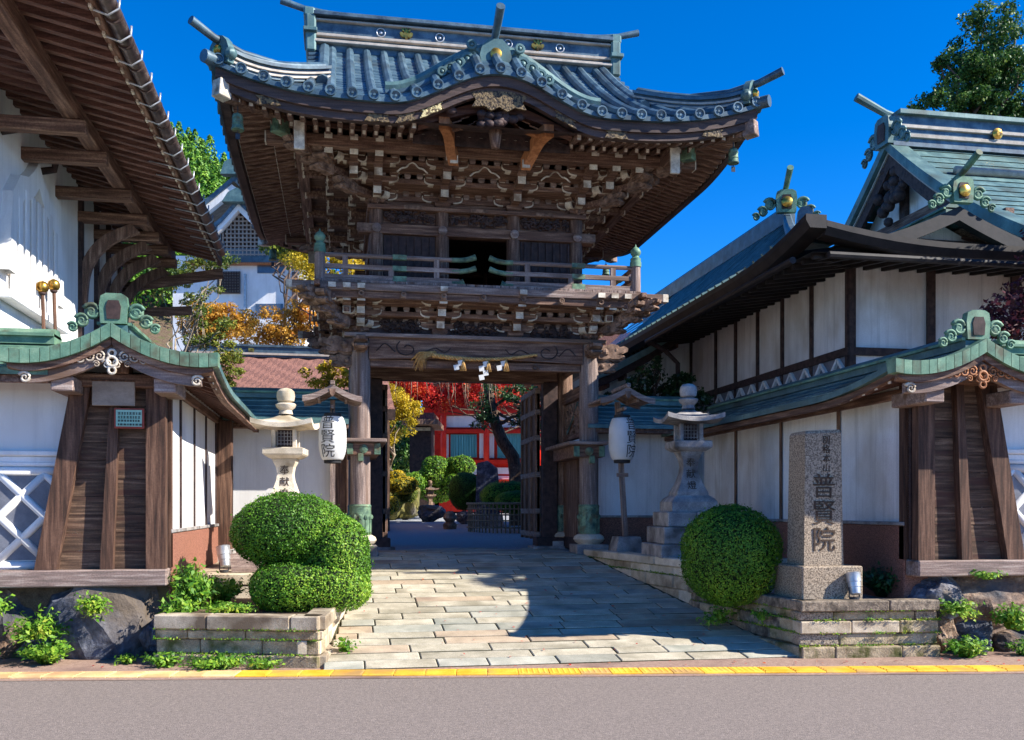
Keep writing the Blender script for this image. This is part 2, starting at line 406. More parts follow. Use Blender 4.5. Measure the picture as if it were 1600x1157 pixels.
ASPHALT = pm('asphalt_brownish', srgb(138, 112, 98), srgb(170, 142, 126), 24, rough=.92, bump=.9, bscale=140, fine=.45, fscale=210, objvar=0, dist=.006, stain=srgb(124, 100, 90))
ROADM = pm('asphalt_road', srgb(116, 106, 100), srgb(138, 126, 118), 30, rough=.92, bump=1.0, bscale=120, fine=.55, fscale=170, objvar=0, dist=.006)
YELLOW = pm('tactile_yellow', srgb(226, 168, 40), srgb(246, 200, 70), 4, rough=.7, bump=.2, fine=.1, stain=srgb(190, 150, 90), objvar=.08)
CREAM = pm('line_cream', srgb(224, 184, 120), srgb(240, 208, 150), 4, rough=.7, bump=.2, fine=.1, stain=srgb(190, 150, 110), objvar=.06)
GRAVEL = pm('gravel_court', srgb(120, 124, 132), srgb(176, 178, 180), 40, rough=.95, bump=.8, fine=.3, fscale=90, objvar=0, dist=.02)
EARTH = pm('earth', srgb(70, 58, 46), srgb(112, 94, 76), 6, rough=.95, bump=.8, fine=.3, objvar=0, dist=.03, stain=srgb(84, 88, 50))
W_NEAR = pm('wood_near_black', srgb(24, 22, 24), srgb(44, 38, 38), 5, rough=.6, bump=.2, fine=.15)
INK = pm('ink_black', (.012, .012, .014), (.03, .03, .032), 10, rough=.7, bump=0, objvar=0)
CARVED_SHADE = pm('carved_shadow', srgb(58, 46, 38), srgb(84, 68, 56), 20, rough=.9, bump=.2, objvar=0)  # dark letter colour with the shade of the carved strokes painted in
PAPER = pm('lantern_paper', (.74, .74, .72), (.84, .83, .81), 5, rough=.6, bump=.05, objvar=.03, transl=.35, stain=(.68, .66, .60))
STEEL = pm('steel_grey', srgb(150, 152, 154), srgb(190, 192, 194), 8, rough=.4, bump=.05, metal=.6)
DSTEEL = pm('steel_dark', srgb(48, 50, 54), srgb(80, 80, 82), 8, rough=.45, bump=.05, metal=.5)
GUTTER = pm('gutter_brown', srgb(60, 48, 46), srgb(104, 88, 82), 6, rough=.4, bump=.05, metal=.4)
STRAW = pm('rice_straw', srgb(170, 124, 70), srgb(214, 172, 110), 18, rough=.9, bump=.4, fine=.2, objvar=0)
RED = pm('vermilion', srgb(200, 28, 12), srgb(226, 50, 22), 3, rough=.5, bump=.05, fine=.05)
TEAL = pm('teal_shutter', srgb(70, 140, 144), srgb(110, 176, 176), 3, (6, 6, .4), rough=.5, bump=.1)
BAMBOO = pm('bamboo_old', srgb(96, 78, 64), srgb(156, 132, 108), 12, (4, 4, .6), rough=.8, bump=.4, fine=.2, island=.3)
GLASS = pm('window_glass', (.05, .07, .1), (.1, .13, .17), 2, rough=.08, bump=0, spec=.8)
BARK = pm('bark', srgb(58, 46, 40), srgb(112, 92, 78), 8, (3, 3, .7), rough=.95, bump=1.0, fine=.25, dist=.03)
BARKP = pm('bark_pale', srgb(120, 108, 92), srgb(176, 160, 138), 8, (3, 3, .7), rough=.95, bump=.8, fine=.25, dist=.02)
NOTICE = pm('notice_green', srgb(120, 168, 150), srgb(150, 190, 170), 5, rough=.5, bump=0)
NOTRED = pm('notice_red_edge', srgb(124, 52, 44), srgb(150, 70, 58), 5, rough=.6, bump=0)
BOARD = pm('plaque_taupe', srgb(132, 120, 110), srgb(154, 142, 130), 4, (1, 3, 3), rough=.7, bump=.15, fine=.08)
L_BOX = leafmat('leaf_box_shrub', [srgb(40, 78, 18), srgb(74, 122, 28), srgb(108, 152, 38), srgb(164, 190, 62)], .25)
L_BOXD = leafmat('leaf_box_dark', [srgb(30, 62, 22), srgb(48, 92, 30), srgb(70, 118, 40), srgb(104, 150, 56)], .25)
L_GREEN = leafmat('leaf_green', [srgb(36, 76, 22), srgb(74, 124, 34), srgb(120, 160, 44), srgb(170, 190, 62)], .3)
L_WEED = leafmat('leaf_weed', [srgb(44, 92, 24), srgb(82, 134, 34), srgb(128, 164, 46), srgb(176, 180, 62)], .3)
L_HILL = leafmat('leaf_cypress', [srgb(24, 62, 18), srgb(58, 106, 26), srgb(96, 140, 36), srgb(136, 168, 52)], .1)
L_TALL = leafmat('leaf_cedar', [srgb(20, 48, 26), srgb(40, 80, 34), srgb(74, 112, 44), srgb(120, 140, 60)], .2)
L_YEL = leafmat('leaf_yellow', [srgb(96, 104, 24), srgb(160, 144, 30), srgb(214, 186, 44), srgb(236, 204, 70)], .4)
L_ORA = leafmat('leaf_orange', [srgb(120, 116, 40), srgb(190, 140, 50), srgb(222, 172, 66), srgb(206, 100, 54)], .4)
L_RED = leafmat('leaf_red', [srgb(130, 16, 22), srgb(184, 34, 38), srgb(214, 60, 50), srgb(228, 140, 60)], .45)
L_PURP = leafmat('leaf_maple_purple', [srgb(44, 22, 30), srgb(72, 34, 44), srgb(100, 46, 54), srgb(110, 70, 60)], .3)
L_DARK = leafmat('leaf_dark_shiny', [srgb(18, 40, 22), srgb(30, 62, 30), srgb(48, 86, 40), srgb(76, 112, 58)], .2, rough=.35, spec=.5)
L_PINE = leafmat('leaf_pine', [srgb(40, 64, 24), srgb(84, 104, 34), srgb(130, 140, 50), srgb(176, 150, 60)], .25)
# ================================================================== the setting: ground, street, ramp
def zcourt(y): return .85 + .02 * (y - 18)
STREET = R(-7.8)
def street(s_, w_, z=0.0):
    return Vector((s_ * math.cos(STREET) - w_ * math.sin(STREET), s_ * math.sin(STREET) + w_ * math.cos(STREET), z))
b = MB(); b.bx(-900, 900, -700, 1500, -3.0, -.06)
tag(b.build('ground', EARTH), kind='structure')
b = MB(); pts = [street(-60, 9.1), street(60, 9.1), street(60, 14.5), street(-60, 14.5)]
b.add([p for p in pts], [(0, 1, 2, 3)])
tag(b.build('pavement', ASPHALT), kind='structure')
PAVE = bpy.data.objects['pavement']
b = MB(); pts = [street(-60, -30, -.004), street(60, -30, -.004), street(60, 9.1, -.004), street(-60, 9.1, -.004)]
b.add(pts, [(0, 1, 2, 3)])
tag(b.build('road', ROADM), kind='structure')
# yellow tactile blocks set in the pavement edge, each a block with raised bars
tb = MB(); tb.box((0, 0, .006), (.296, .296, .02), None, .004)
for k in range(4): tb.box((0, -.1 + k * .066, .0185), (.27, .03, .006), None, .002)
td = MB(); td.box((0, 0, .006), (.296, .296, .02), None, .004)
for i in range(5):
    for j in range(5): td.lathe([(.016, .0155), (.010, .021)], 6, (-.11 + i * .055, -.11 + j * .055, 0))
me_bar = [tb.mesh('tactile_block', YELLOW), tb.mesh('tactile_block', CREAM)]
me_dot = td.mesh('tactile_block', YELLOW)
for k in range(-22, 30):
    s_ = k * .3; w_ = 9.36
    p = street(s_, w_)
    me = me_dot if (2 <= k <= 9) else me_bar[1 if k < -7 else 0]
    link('tactile_block', me, PAVE, Matrix.Translation(p) @ Matrix.Rotation(STREET + random.uniform(-.004, .004), 4, 'Z'))
# courtyard behind the gate
b = MB()
b.grid(lambda x, y: Vector((x, y, zcourt(y) + .01 * math.sin(x * 3.1 + y * 1.7))), lin(-30, 40, 60), lin(16.2, 60, 60))
tag(b.build('courtyard_gravel', GRAVEL), kind='structure')
def zhill(x, y):
    return zcourt(60) - .5 + 40 * math.exp(-((x + 26) / 30) ** 2 - ((y - 130) / 45) ** 2)
b = MB(); b.grid(lambda x, y: Vector((x, y, zhill(x, y))), lin(-260, 320, 60), lin(60, 330, 40))
tag(b.build('hillside', EARTH), kind='structure')

# ramp of granite slabs laid in rows across
def ramp_l(y): return -.16 + max(0, y - 9.8) * .105
def ramp_r(y): return 4.92 - max(0, y - 9.6) * .145
def ramp_z(y):
    t = min(1, max(0, (y - 9.55) / 6.2)); return .005 + .845 * (t * .92 + .08 * t * t) if y < 15.75 else .85
b = MB(); ys = lin(9.3, 18.4, 30)
b.grid(lambda u, y: Vector((ramp_l(y) - .1 + (ramp_r(y) - ramp_l(y) + .2) * u, y + (1 - u) * .38 * max(0, 1 - (y - 9.3) / 2), ramp_z(y) - .016)), lin(0, 1, 3), ys)
ramp = tag(b.build('ramp_path', MORTAR), kind='structure')
y = 9.62; row = 0
while y < 18.2:
    h = random.uniform(.265, .32) if y < 15.75 else random.uniform(.30, .36)
    y1 = y + h
    x = ramp_l(y) + random.uniform(-.5, 0) * 0; xr = ramp_r((y + y1) / 2); xl = ramp_l((y + y1) / 2)
    if y > 15.6: xl, xr = .62, 3.95
    x = xl; first = True
    while x < xr - .05:
        w = random.uniform(.48, 1.2)
        if first: w *= random.uniform(.4, 1); first = False
        x1 = min(x + w, xr)
        if xr - x1 < .35: x1 = xr
        g = .006; gy = .018; tilt = random.uniform(-.004, .004)
        skew = lambda X: max(0, (2.2 - X) * .075 + .05) if y < 10.1 else 0
        m = MB(); zz = random.uniform(-.005, .006)
        jr = lambda: random.uniform(-.006, .006)
        c = [(x + g, y + gy + jr()), (x1 - g, y + gy + jr()), (x1 - g, y1 - gy + jr()), (x + g, y1 - gy + jr())]
        cm = Vector(((x + x1) / 2, (y + y1) / 2, ramp_z((y + y1) / 2)))
        top = [Vector((a, q, ramp_z(q) + zz + tilt * (a - x))) for a, q in c]
        ch = .008; cc = sum(top, Vector()) / 4
        ring = [p + (cc - p).normalized() * ch * 1.4 for p in top]
        P = [p - cm - Vector((0, 0, .05)) for p in top] + [p - cm - Vector((0, 0, ch)) for p in top] + [p - cm for p in ring]
        m.mi = 1
        m.add(P, [(0, 1, 5, 4), (1, 2, 6, 5), (2, 3, 7, 6), (3, 0, 4, 7)])
        m.mi = 0; n0 = len(m.v) - 12
        for f_ in ((4, 5, 9, 8), (5, 6, 10, 9), (6, 7, 11, 10), (7, 4, 8, 11), (8, 9, 10, 11)): m.f.append([i_ + n0 for i_ in f_]); m.m.append(0)
        link('paving_slab', m.mesh('paving_slab', [random.choice([SLAB, SLAB, SLAB, SLAB, SLABR, SLABG, SLABG]), MORTAR]), ramp, Matrix.Translation(cm))
        x = x1
    y = y1; row += 1
# ================================================================== the two-storey temple gate
GX, GY, GZ = 2.28, 17.5, .85
G = Matrix.Translation((GX, GY, 0))                 # gate coordinates: x, y from the centre, z above the street
gate = thing('temple_gate', 'tall two-storey dark timber temple gate with blue copper roof and curved front gable', 'gate', (GX, GY, GZ))
def gp(name, mats, mb, parent=None, smooth=False):
    return mb.build(name, mats, parent or gate, smooth, G)
AX, BY = 4.0, 3.9                                    # half width and half depth of the eaves
def zprof(d): t = d / 3.9; return 7.37 + 2.48 * (.78 * t + .22 * t * t)
def lift(x, y):
    a = max(0, (abs(x) - 1.8) / 2.2); b_ = max(0, (abs(y) - 1.7) / 2.2)
    return .36 * a ** 2.5 * min(1, b_) ** 2.0
def kb(x): return .52 * .5 * (1 + math.cos(math.pi * x / 1.6)) if abs(x) < 1.6 else 0.0
def zfront(x, d, kara=True):
    z = zprof(d) + lift(x, BY - d)
    if kara and kb(x) > 0:
        f = 1.0 if d < .55 else max(0, 1 - (d - .55) / 2.1); f = f * f * (3 - 2 * f)
        z += (kb(x) + .17 * kb(x) / .52 * min(1, d / .55)) * f
    return z
def zside(y, d): return zprof(d) + lift(AX - d, y)
LG = 2.5
def xm(d): return max(AX - d, LG)
# ---- roof surface: stepped courses of copper tiles
roofm = MB()
def roof_face(fn, xmax, ds, n, saw=.016):
    for i in range(len(ds) - 1):
        d0, d1 = ds[i], ds[i + 1]
        lo = [fn(t * xmax(d0), d0, saw) for t in lin(-1, 1, n)]
        hi_ = [fn(t * xmax(d1), d1, 0) for t in lin(-1, 1, n)]
        lo0 = [fn(t * xmax(d0), d0, 0) for t in lin(-1, 1, n)]
        V = lo0 + lo + hi_
        roofm.add(V, [(k, k + 1, n + k + 1, n + k) for k in range(n - 1)] + [(n + k, n + k + 1, 2 * n + k + 1, 2 * n + k) for k in range(n - 1)])
roof_face(lambda x, d, s_: Vector((x, -BY + d, zfront(x, d) + s_)), xm, lin(0, 3.9, 19), 61)
roof_face(lambda x, d, s_: Vector((-x, BY - d, zfront(x, d, False) + s_)), xm, lin(0, 3.9, 19), 31)
dS = 1.5
for sg in (-1, 1):
    roof_face(lambda y, d, s_: Vector((sg * (AX - d), -sg * y, zside(y, d) + s_)), lambda d: BY - d, lin(0, dS, 8), 41)
# gable triangles closing the hip-and-gable ends
for sg in (-1, 1):
    top = [Vector((sg * (LG - .12), -BY + d, zprof(d) - .02)) for d in lin(dS, 3.9, 9)]
    top += [Vector((sg * (LG - .12), BY - d, zprof(d) - .02)) for d in lin(3.9, dS, 9)[1:]]
    roofm.add(top, [tuple(range(len(top)))])
roof = gp('roof', ROOF, roofm)
# ---- tile rolls running down the slopes, each with its round end tile
def surf_roll(name, path, r=.072, endcap=True):
    m = MB(); m.tube(path, r, 8, True, (1, 0, 0) if abs(path[0][0] - path[-1][0]) < .01 else (0, 1, 0))
    o = gp(name, ROOF, m, roof, 'auto')
    return o
ncol = 27
def end_tile(p, axis):
    m = MB(); a = Vector(axis)
    ux = Vector((0, 0, 1)).cross(a).normalized(); uz = Vector((0, 0, 1))
    ring = lambda r, o: [p + a * o + (ux * math.cos(t) + uz * math.sin(t)) * r for t in [2 * math.pi * k / 14 for k in range(14)]]
    m.loft([ring(.078, -.05), ring(.078, .02), ring(.062, .02), ring(.056, -.004), ring(.026, -.004), ring(.016, .012)], True, True)
    return m
for i in range(ncol):
    x = -3.9 + 7.8 * i / (ncol - 1)
    dmax = 3.75 if abs(x) < LG else max(.1, AX - abs(x) - .02)
    ds = lin(-.02, dmax, 16 if dmax > 2 else 7)
    path = [Vector((x, -BY + d, zfront(x, max(0, d)) + .03)) for d in ds]
    o = surf_roll('tile_roll', path)
    gp('end_tile', ROOF, end_tile(path[0] + Vector((0, -.012, .0)), (0, -1, 0)), roof, 'auto')
for sg in (-1, 1):
    for i in range(25):
        y = -3.75 + 7.5 * i / 24
        dmax = min(dS, BY - abs(y) - .02)
        path = [Vector((sg * (AX - d), y, zside(y, max(0, d)) + .03)) for d in lin(-.02, max(.12, dmax), 6)]
        surf_roll('tile_roll', path)
        gp('end_tile', PATROOF, end_tile(path[0], (sg, 0, 0)), roof, 'auto')
# curved verge roll along the front gable and gable verge rolls
m = MB()
m.tube([Vector((x, -BY + .55, zfront(x, .55) + .11)) for x in lin(-1.62, 1.62, 40)], .085, 8, True, (0, 1, 0))
gp('verge_roll', PATROOF, m, roof, 'auto')
m = MB()
m.tube([Vector((x, -BY + .52, zfront(x, .5) + .015)) for x in lin(-1.62, 1.62, 40)], .075, 8, True, (0, 1, 0))
gp('verge_roll', ROOF, m, roof, 'auto')
for sg in (-1, 1):
    for yy in (-1, 1):
        m = MB(); path = [Vector((sg * (LG + .03), yy * (BY - d), zprof(d) + .05)) for d in lin(1.15, 3.75, 12)]
        m.tube(path, .095, 8, True, (1, 0, 0)); gp('verge_roll', ROOF, m, roof, 'auto')
        for k in range(9):                            # stacked verge tiles seen from the side
            d = 1.3 + k * .27
            m = MB(); m.tube([Vector((sg * (LG - .05), yy * (BY - d), zprof(d) - .01)), Vector((sg * (LG + .3), yy * (BY - d), zprof(d) - .05))], .07, 7, True)
            gp('verge_tile', ROOF, m, roof, 'auto')
# eave edge of pan tiles
def eave_path(side, n=61, inset=0.0, dz=0.0, ext=0.0, kara=True):
    if side in ('f', 'b'):
        sg = -1 if side == 'f' else 1
        return [Vector((x, sg * (BY - inset), zfront(x, 0, kara and side == 'f') + dz)) for x in lin(-AX + inset - ext, AX - inset + ext, n)]
    sg = -1 if side == 'l' else 1
    return [Vector((sg * (AX - inset), y, zside(y, 0) + dz)) for y in lin(-BY + inset - ext, BY - inset + ext, n)]
def strip(side, in0, in1, z0, z1, n=61, kara=True):
    """closed strip along an eave between insets and heights below the tile edge"""
    a = eave_path(side, n, in0, z1, 0, kara); b_ = eave_path(side, n, in0, z0, 0, kara)
    c = eave_path(side, n, in1, z0, 0, kara); d = eave_path(side, n, in1, z1, 0, kara)
    m = MB(); m.loft([[a[i], b_[i], c[i], d[i]] for i in range(n)], True, True); return m
for s_ in 'flrb':
    gp('eave_tile_edge', ROOF, strip(s_, -.015, .12, -.055, .012), roof, False)
    gp('eave_fascia', W_FASC, strip(s_, .05, .14, -.20, -.058), None, 'auto')
    gp('eave_fascia', W_FASC, strip(s_, .10, .2, -.305, -.202), None, 'auto')
# ---- main ridge
RIDGE0 = 9.78
ridge = MB(); ridge.bx(-2.68, 2.68, -.23, .23, RIDGE0 - .1, 10.30)
ridge_o = gp('ridge', ROOFD, ridge)
for z0, z1, w, mt in ((9.92, 9.97, .30, RTRIM), (9.80, 9.85, .33, RTRIM), (10.19, 10.225, .30, RTRIM), (10.26, 10.33, .36, ROOFD)):
    m = MB(); m.bx(-2.72, 2.72, -w, w, z0, z1, .008); gp('ridge_band', mt, m, ridge_o)
m = MB(); m.tube([Vector((x, 0, 10.35 + .06 * (abs(x) / 2.8) ** 4)) for x in lin(-2.8, 2.8, 15)], .12, 10, True, (0, 1, 0)); gp('ridge_cap', ROOF, m, ridge_o, 'auto')
for sg in (-1, 1):
    m = MB(); m.bx(sg * 2.68, sg * 2.86, -.34, .34, 9.62, 10.28, .03); m.bx(sg * 2.70, sg * 2.9, -.26, .26, 10.27, 10.44, .03)
    m.bx(sg * 2.66, sg * 2.9, -.4, .4, 9.95, 10.02, .01)
    gp('ridge_end_tile', PATROOF, m, ridge_o)
    m = MB(); m.tube([Vector((sg * x, 0, z)) for x, z in ((1.9, 10.44), (2.5, 10.46), (2.9, 10.51), (3.3, 10.62))], [.04, .052, .056, .062], 10, True, (0, 1, 0))
    gp('ridge_horn', ROOF, m, ridge_o, 'auto')
def ring_crest(p, r=.075):
    m = MB(); m.torus(p, r, .012, 20, 6); m.ball(p, r * .4, 8, 4, (1, .3, 1)); return m
def kiri(p, s_=1.0):
    m = MB()
    for k, (dx, dz, r, a) in enumerate(((0, .02, .07, 0), (-.075, -.01, .06, .8), (.075, -.01, .06, -.8), (0, .1, .035, 0), (-.06, .075, .03, .5), (.06, .075, .03, -.5), (0, -.05, .05, 0))):
        poly = [(math.cos(t) * r * .62, math.sin(t) * r) for t in [2 * math.pi * j / 9 for j in range(9)]]
        poly = [(x * math.cos(a) - z * math.sin(a) + dx, x * math.sin(a) + z * math.cos(a) + dz) for x, z in poly]
        m.prism([(x * s_, z * s_) for x, z in poly], p, (1, 0, 0), (0, 0, 1), (0, -1, 0), .05 + .006 * k)
    return m
for x in (-1.55, -.5, .75, 1.72): gp('ring_crest', STEEL, ring_crest(Vector((x, -.25, 10.08))), ridge_o, True)
for x in (-1.1, 1.3): gp('paulownia_crest', GOLD, kiri(Vector((x, -.25, 10.08)), .95), ridge_o)
# ---- descending corner ridges with horns
for sx in (-1, 1):
    for sy in (-1, 1):
        def hp(t, dz=0):
            d = 1.48 * (1 - t)
            return Vector((sx * (AX - d), sy * (BY - d), zprof(d) + lift(AX - d, BY - d) + dz))
        ts = lin(.0, .9, 9)
        m = MB(); rings = []
        for t in ts:
            c = hp(t); n_ = Vector((sx, -sy, 0)).normalized() * .13
            rings.append([c - n_ + Vector((0, 0, -.02)), c + n_ + Vector((0, 0, -.02)), c + n_ + Vector((0, 0, .17)), c - n_ + Vector((0, 0, .17))])
        m.loft(rings); cr = gp('corner_ridge', ROOFD, m)
        for z0, z1, w, mt in ((.02, .05, .16, RTRIM), (.085, .115, .165, RTRIM), (.155, .2, .18, ROOF)):
            rings = []
            m = MB()
            for t in ts:
                c = hp(t); n_ = Vector((sx, -sy, 0)).normalized() * w
                rings.append([c - n_ + Vector((0, 0, z0)), c + n_ + Vector((0, 0, z0)), c + n_ + Vector((0, 0, z1)), c - n_ + Vector((0, 0, z1))])
            m.loft(rings); gp('ridge_band', mt, m, cr)
        m = MB(); m.tube([hp(t, .22) for t in ts], .075, 8, True, (1, 0, 0)); gp('ridge_cap', ROOF, m, cr, 'auto')
        e = hp(.92, .12); out = Vector((sx, sy, 0)).normalized(); sd = Vector((sx, -sy, 0)).normalized()
        m = MB()
        poly = [(-.2, -.14), (.2, -.14), (.24, 0), (.17, .16), (.09, .24), (0, .27), (-.09, .24), (-.17, .16), (-.24, 0)]
        m.prism(poly, e, sd, (0, 0, 1), out, .1)
        for s2 in (-1, 1): m.ball(e + sd * .2 * s2 + Vector((0, 0, -.02)), .09, 8, 6, (1, 1, 1))
        oni = gp('demon_tile', PATROOF, m, cr, 'auto')
        m = MB(); m.ball(e + out * .05 + Vector((0, 0, .06)), .075, 10, 6); gp('gilt_boss', GOLD, m, cr, True)
        m = MB(); q = hp(.86, .3)
        m.tube([hp(.45, .26), hp(.75, .29), q + out * .25 + Vector((0, 0, .03)), q + out * .62 + Vector((0, 0, .12))], [.042, .052, .056, .062], 10, True, (0, 0, 1))
        gp('ridge_horn', ROOF, m, cr, 'auto')
        m = MB(); q = Vector((sx * AX, sy * BY, zprof(0) + .36))
        m.tube([q - out * .35, q + out * .12], .09, 10, True); gp('corner_tile', ROOF, m, cr, 'auto')
# ---- ornament on the front gable peak
pk = Vector((0, -BY + .5, zfront(0, .5) - .05))
m = MB()
m.prism([(-.2, -.12), (.2, -.12), (.24, .05), (.2, .2), (.1, .3), (-.1, .3), (-.2, .2), (-.24, .05)], pk, (1, 0, 0), (0, 0, 1), (0, -1, 0), .16)
orn = gp('gable_ornament', PATROOF, m, None)
for sg in (-1, 1):
    m = MB()
    for k, (x, z, r) in enumerate(((.3, .06, .12), (.42, -.02, .12), (.55, -.09, .11), (.68, -.18, .1), (.36, .18, .08), (.8, -.26, .08))):
        c = pk + Vector((sg * x, -.02 * k, z))
        m.torus(c, r * .7, r * .34, 12, 6); m.ball(c, r * .42, 8, 5)
    gp('wave_fin', PATROOF, m, orn, 'auto')
m = MB(); m.lathe([(.085, 0), (.085, .03), (.035, .045)], 14); m.xf(Matrix.Translation(pk + Vector((0, -.08, .07))) @ Matrix.Rotation(R(90), 4, 'X'))
gp('gilt_boss', GOLD, m, orn, 'auto')
m = MB(); m.tube([pk + Vector((0, .5, .22)), pk + Vector((0, .2, .30)), pk + Vector((0, -.2, .42)), pk + Vector((0, -.52, .56))], [.045, .054, .06, .066], 10, True, (1, 0, 0))
gp('ridge_horn', ROOF, m, orn, 'auto')
m = MB(); rg = lin(0, 2.2, 10)
m.tube([Vector((0, -BY + .5 + t * .55, zfront(0, .5 + t * .55) + .16)) for t in rg[:6]], .12, 8, True, (1, 0, 0)); gp('ridge_cap', ROOF, m, orn, 'auto')

# ---- under the eaves: rafters in two tiers, boards, hip rafters
def fly_z(d): return 7.11 + .24 * (d - .25)
def base_z(d): return 7.16 + .275 * (d - .75)
def under(side, a, d, zf):
    if side in 'fb':
        sg = -1 if side == 'f' else 1
        return Vector((a, sg * (BY - d), zf(d) + lift(a, BY - min(d, .4))))
    sg = -1 if side == 'l' else 1
    return Vector((sg * (AX - d), a, zf(d) + lift(AX - min(d, .4), a)))
for side in 'flrb':
    half = AX if side in 'fb' else BY
    fly, bas, tips = MB(), MB(), MB()
    nr = 45
    for i in range(nr):
        a = -half + .16 + (2 * half - .32) * i / (nr - 1)
        if side == 'f' and abs(a) < 1.12: skipfly = True
        else: skipfly = False
        dm = half - abs(a)                           # the hip cuts rafters short near the corners
        up = (0, 0, 1)
        if not skipfly:
            d1 = min(1.05, dm + .1)
            if d1 > .3: fly.beam(under(side, a, .24, fly_z), under(side, a, d1, fly_z), .075, .085)
            p = under(side, a, .232, fly_z); q = under(side, a, .246, fly_z); tips.beam(p, q, .05, .066)
        d1 = min(2.45, dm + .1)
        if d1 > .85:
            bas.beam(under(side, a, .74, base_z), under(side, a, d1, base_z), .075, .085)
            tips.beam(under(side, a, .732, base_z), under(side, a, .746, base_z), .044, .058)
    mt = W_DARKY if side in 'fb' else W_DARKX
    tag(gp('flying_rafters', mt, fly), kind='stuff'); tag(gp('base_rafters', mt, bas), kind='stuff')
    tag(gp('rafter_tips', PALE, tips), kind='stuff')
    n = 61
    m = MB(); us = lin(-1, 1, n)
    m.grid(lambda u, d: under(side, u * (half - d * .9), d, lambda q: fly_z(q) + .04), us, (.1, 1.0))
    m.grid(lambda u, d: under(side, u * (half - d * .9), d, lambda q: base_z(q) + .04), us, (.8, 2.5))
    gp('eave_board', W_BLACK, m)
    # beam carrying the flying rafters
    m = MB(); pth = [(u * (half - .82)) for u in us]
    m.loft([[under(side, a, .80, base_z) + Vector((0, 0, h)) if k < 2 else under(side, a, .90, base_z) + Vector((0, 0, h)) for k, h in enumerate((.04, .10, .10, .04))] for a in pth]); gp('eave_beam', W_RED, m)
for sx in (-1, 1):
    for sy in (-1, 1):
        pts = []
        m = MB(); m.beam((sx * 1.5, sy * 1.4, 7.52), (sx * (AX - .2), sy * (BY - .2), 7.36), .16, .22); gp('hip_rafter', W_DARK, m)
        m = MB(); e = Vector((sx * (AX - .2), sy * (BY - .2), 7.36)); o = Vector((sx, sy, 0)).normalized()
        m.beam(e, e + o * .2 + Vector((0, 0, .02)), .18, .24, (0, 0, 1), .01); gp('hip_rafter_end', PALE if sx < 0 else W_GREYX, m)
        m = MB(); e = Vector((sx * (AX - .78), sy * (BY - .78), 7.2)); m.beam(e - o * .25, e, .17, .2, (0, 0, 1), .01); gp('hip_rafter_end', PATINAB, m)

# ---- bracket complexes
def taper_block(m, c, w, h, k=.72):
    c = Vector(c); P = []
    for z, s_ in ((0, k), (h * .45, 1), (h, 1)):
        for a, b_ in ((-1, -1), (1, -1), (1, 1), (-1, 1)): P.append(c + Vector((a * w / 2 * s_, b_ * w / 2 * s_, z)))
    F = [(3, 2, 1, 0), (8, 9, 10, 11)]
    for l in range(2):
        for k_ in range(4): F.append((l * 4 + k_, l * 4 + (k_ + 1) % 4, l * 4 + 4 + (k_ + 1) % 4, l * 4 + 4 + k_))
    m.add(P, F)
def arm_profile(L, h, r):
    """boat-shaped bracket arm outline: flat top, ends swept up"""
    P = [(-L / 2, h), (L / 2, h), (L / 2, h * .55)]
    for k in range(1, 6):
        t = k / 6 * math.pi / 2; P.append((L / 2 - r * (1 - math.cos(t)), h * .55 - h * .55 * math.sin(t)))
    Q = [(-x, z) for x, z in P[2:]][::-1]
    return P + Q
def cluster_mb(n, so, sh, w=.115, base=.13, L0=.84):
    dk, tp = MB(), MB()
    taper_block(dk, (0, 0, 0), .26, base)
    ah = sh * .62; mh = sh * .38
    for k in range(n):
        z = base + k * sh
        for j in range(k + 1):
            y = -j * so; L = L0 * (.78 if j == k else 1)
            dk.prism(arm_profile(L, ah, L * .22), (0, y, z), (1, 0, 0), (0, 0, 1), (0, 1, 0), w)
            for s_ in (-1, 1):
                for q in range(5):                   # pale painted sweep under each arm end
                    t0, t1 = q / 5 * math.pi / 2, (q + 1) / 5 * math.pi / 2; r = L * .22
                    a = Vector((s_ * (L / 2 - r * (1 - math.cos(t0))), y, z + ah * .55 - ah * .55 * math.sin(t0)))
                    b_ = Vector((s_ * (L / 2 - r * (1 - math.cos(t1))), y, z + ah * .55 - ah * .55 * math.sin(t1)))
                    tp.beam(a, b_, w + .014, .021, (0, 0, 1) if q > 1 else (1, 0, 0))
                tp.box((s_ * (L / 2 + .003), y, z + ah * .77), (.012, w + .01, ah * .45))
                taper_block(dk, (s_ * (L / 2 - .07), y, z + ah), .13, mh)
            taper_block(dk, (0, y, z + ah), .13, mh)
            for s_ in (-1, 0, 1): tp.box((s_ * (L / 2 - .07), y - .062, z + ah + mh * .1), (.085, .012, .012))
        # forward arm and its pale nose
        yo = -(k + 1) * so
        dk.box((0, (yo - .02) / 2, z + ah / 2), (w * 1.05, abs(yo - .02), ah))
        tp.box((0, yo - .03, z + ah * .45), (w * 1.08, .022, ah * 1.15))
        tp.box((0, yo - .018, z + ah * .05), (w * 1.0, .05, .02), eul(R(25)))
        taper_block(dk, (0, yo, z + ah), .14, mh)
    # top nose
    z = base + n * sh
    dk.box((0, -n * so + .05, z + ah * .4), (w, .4, ah * .8)); tp.box((0, -n * so - .155, z + ah * .4), (w * 1.02, .02, ah * .8))
    return dk, tp
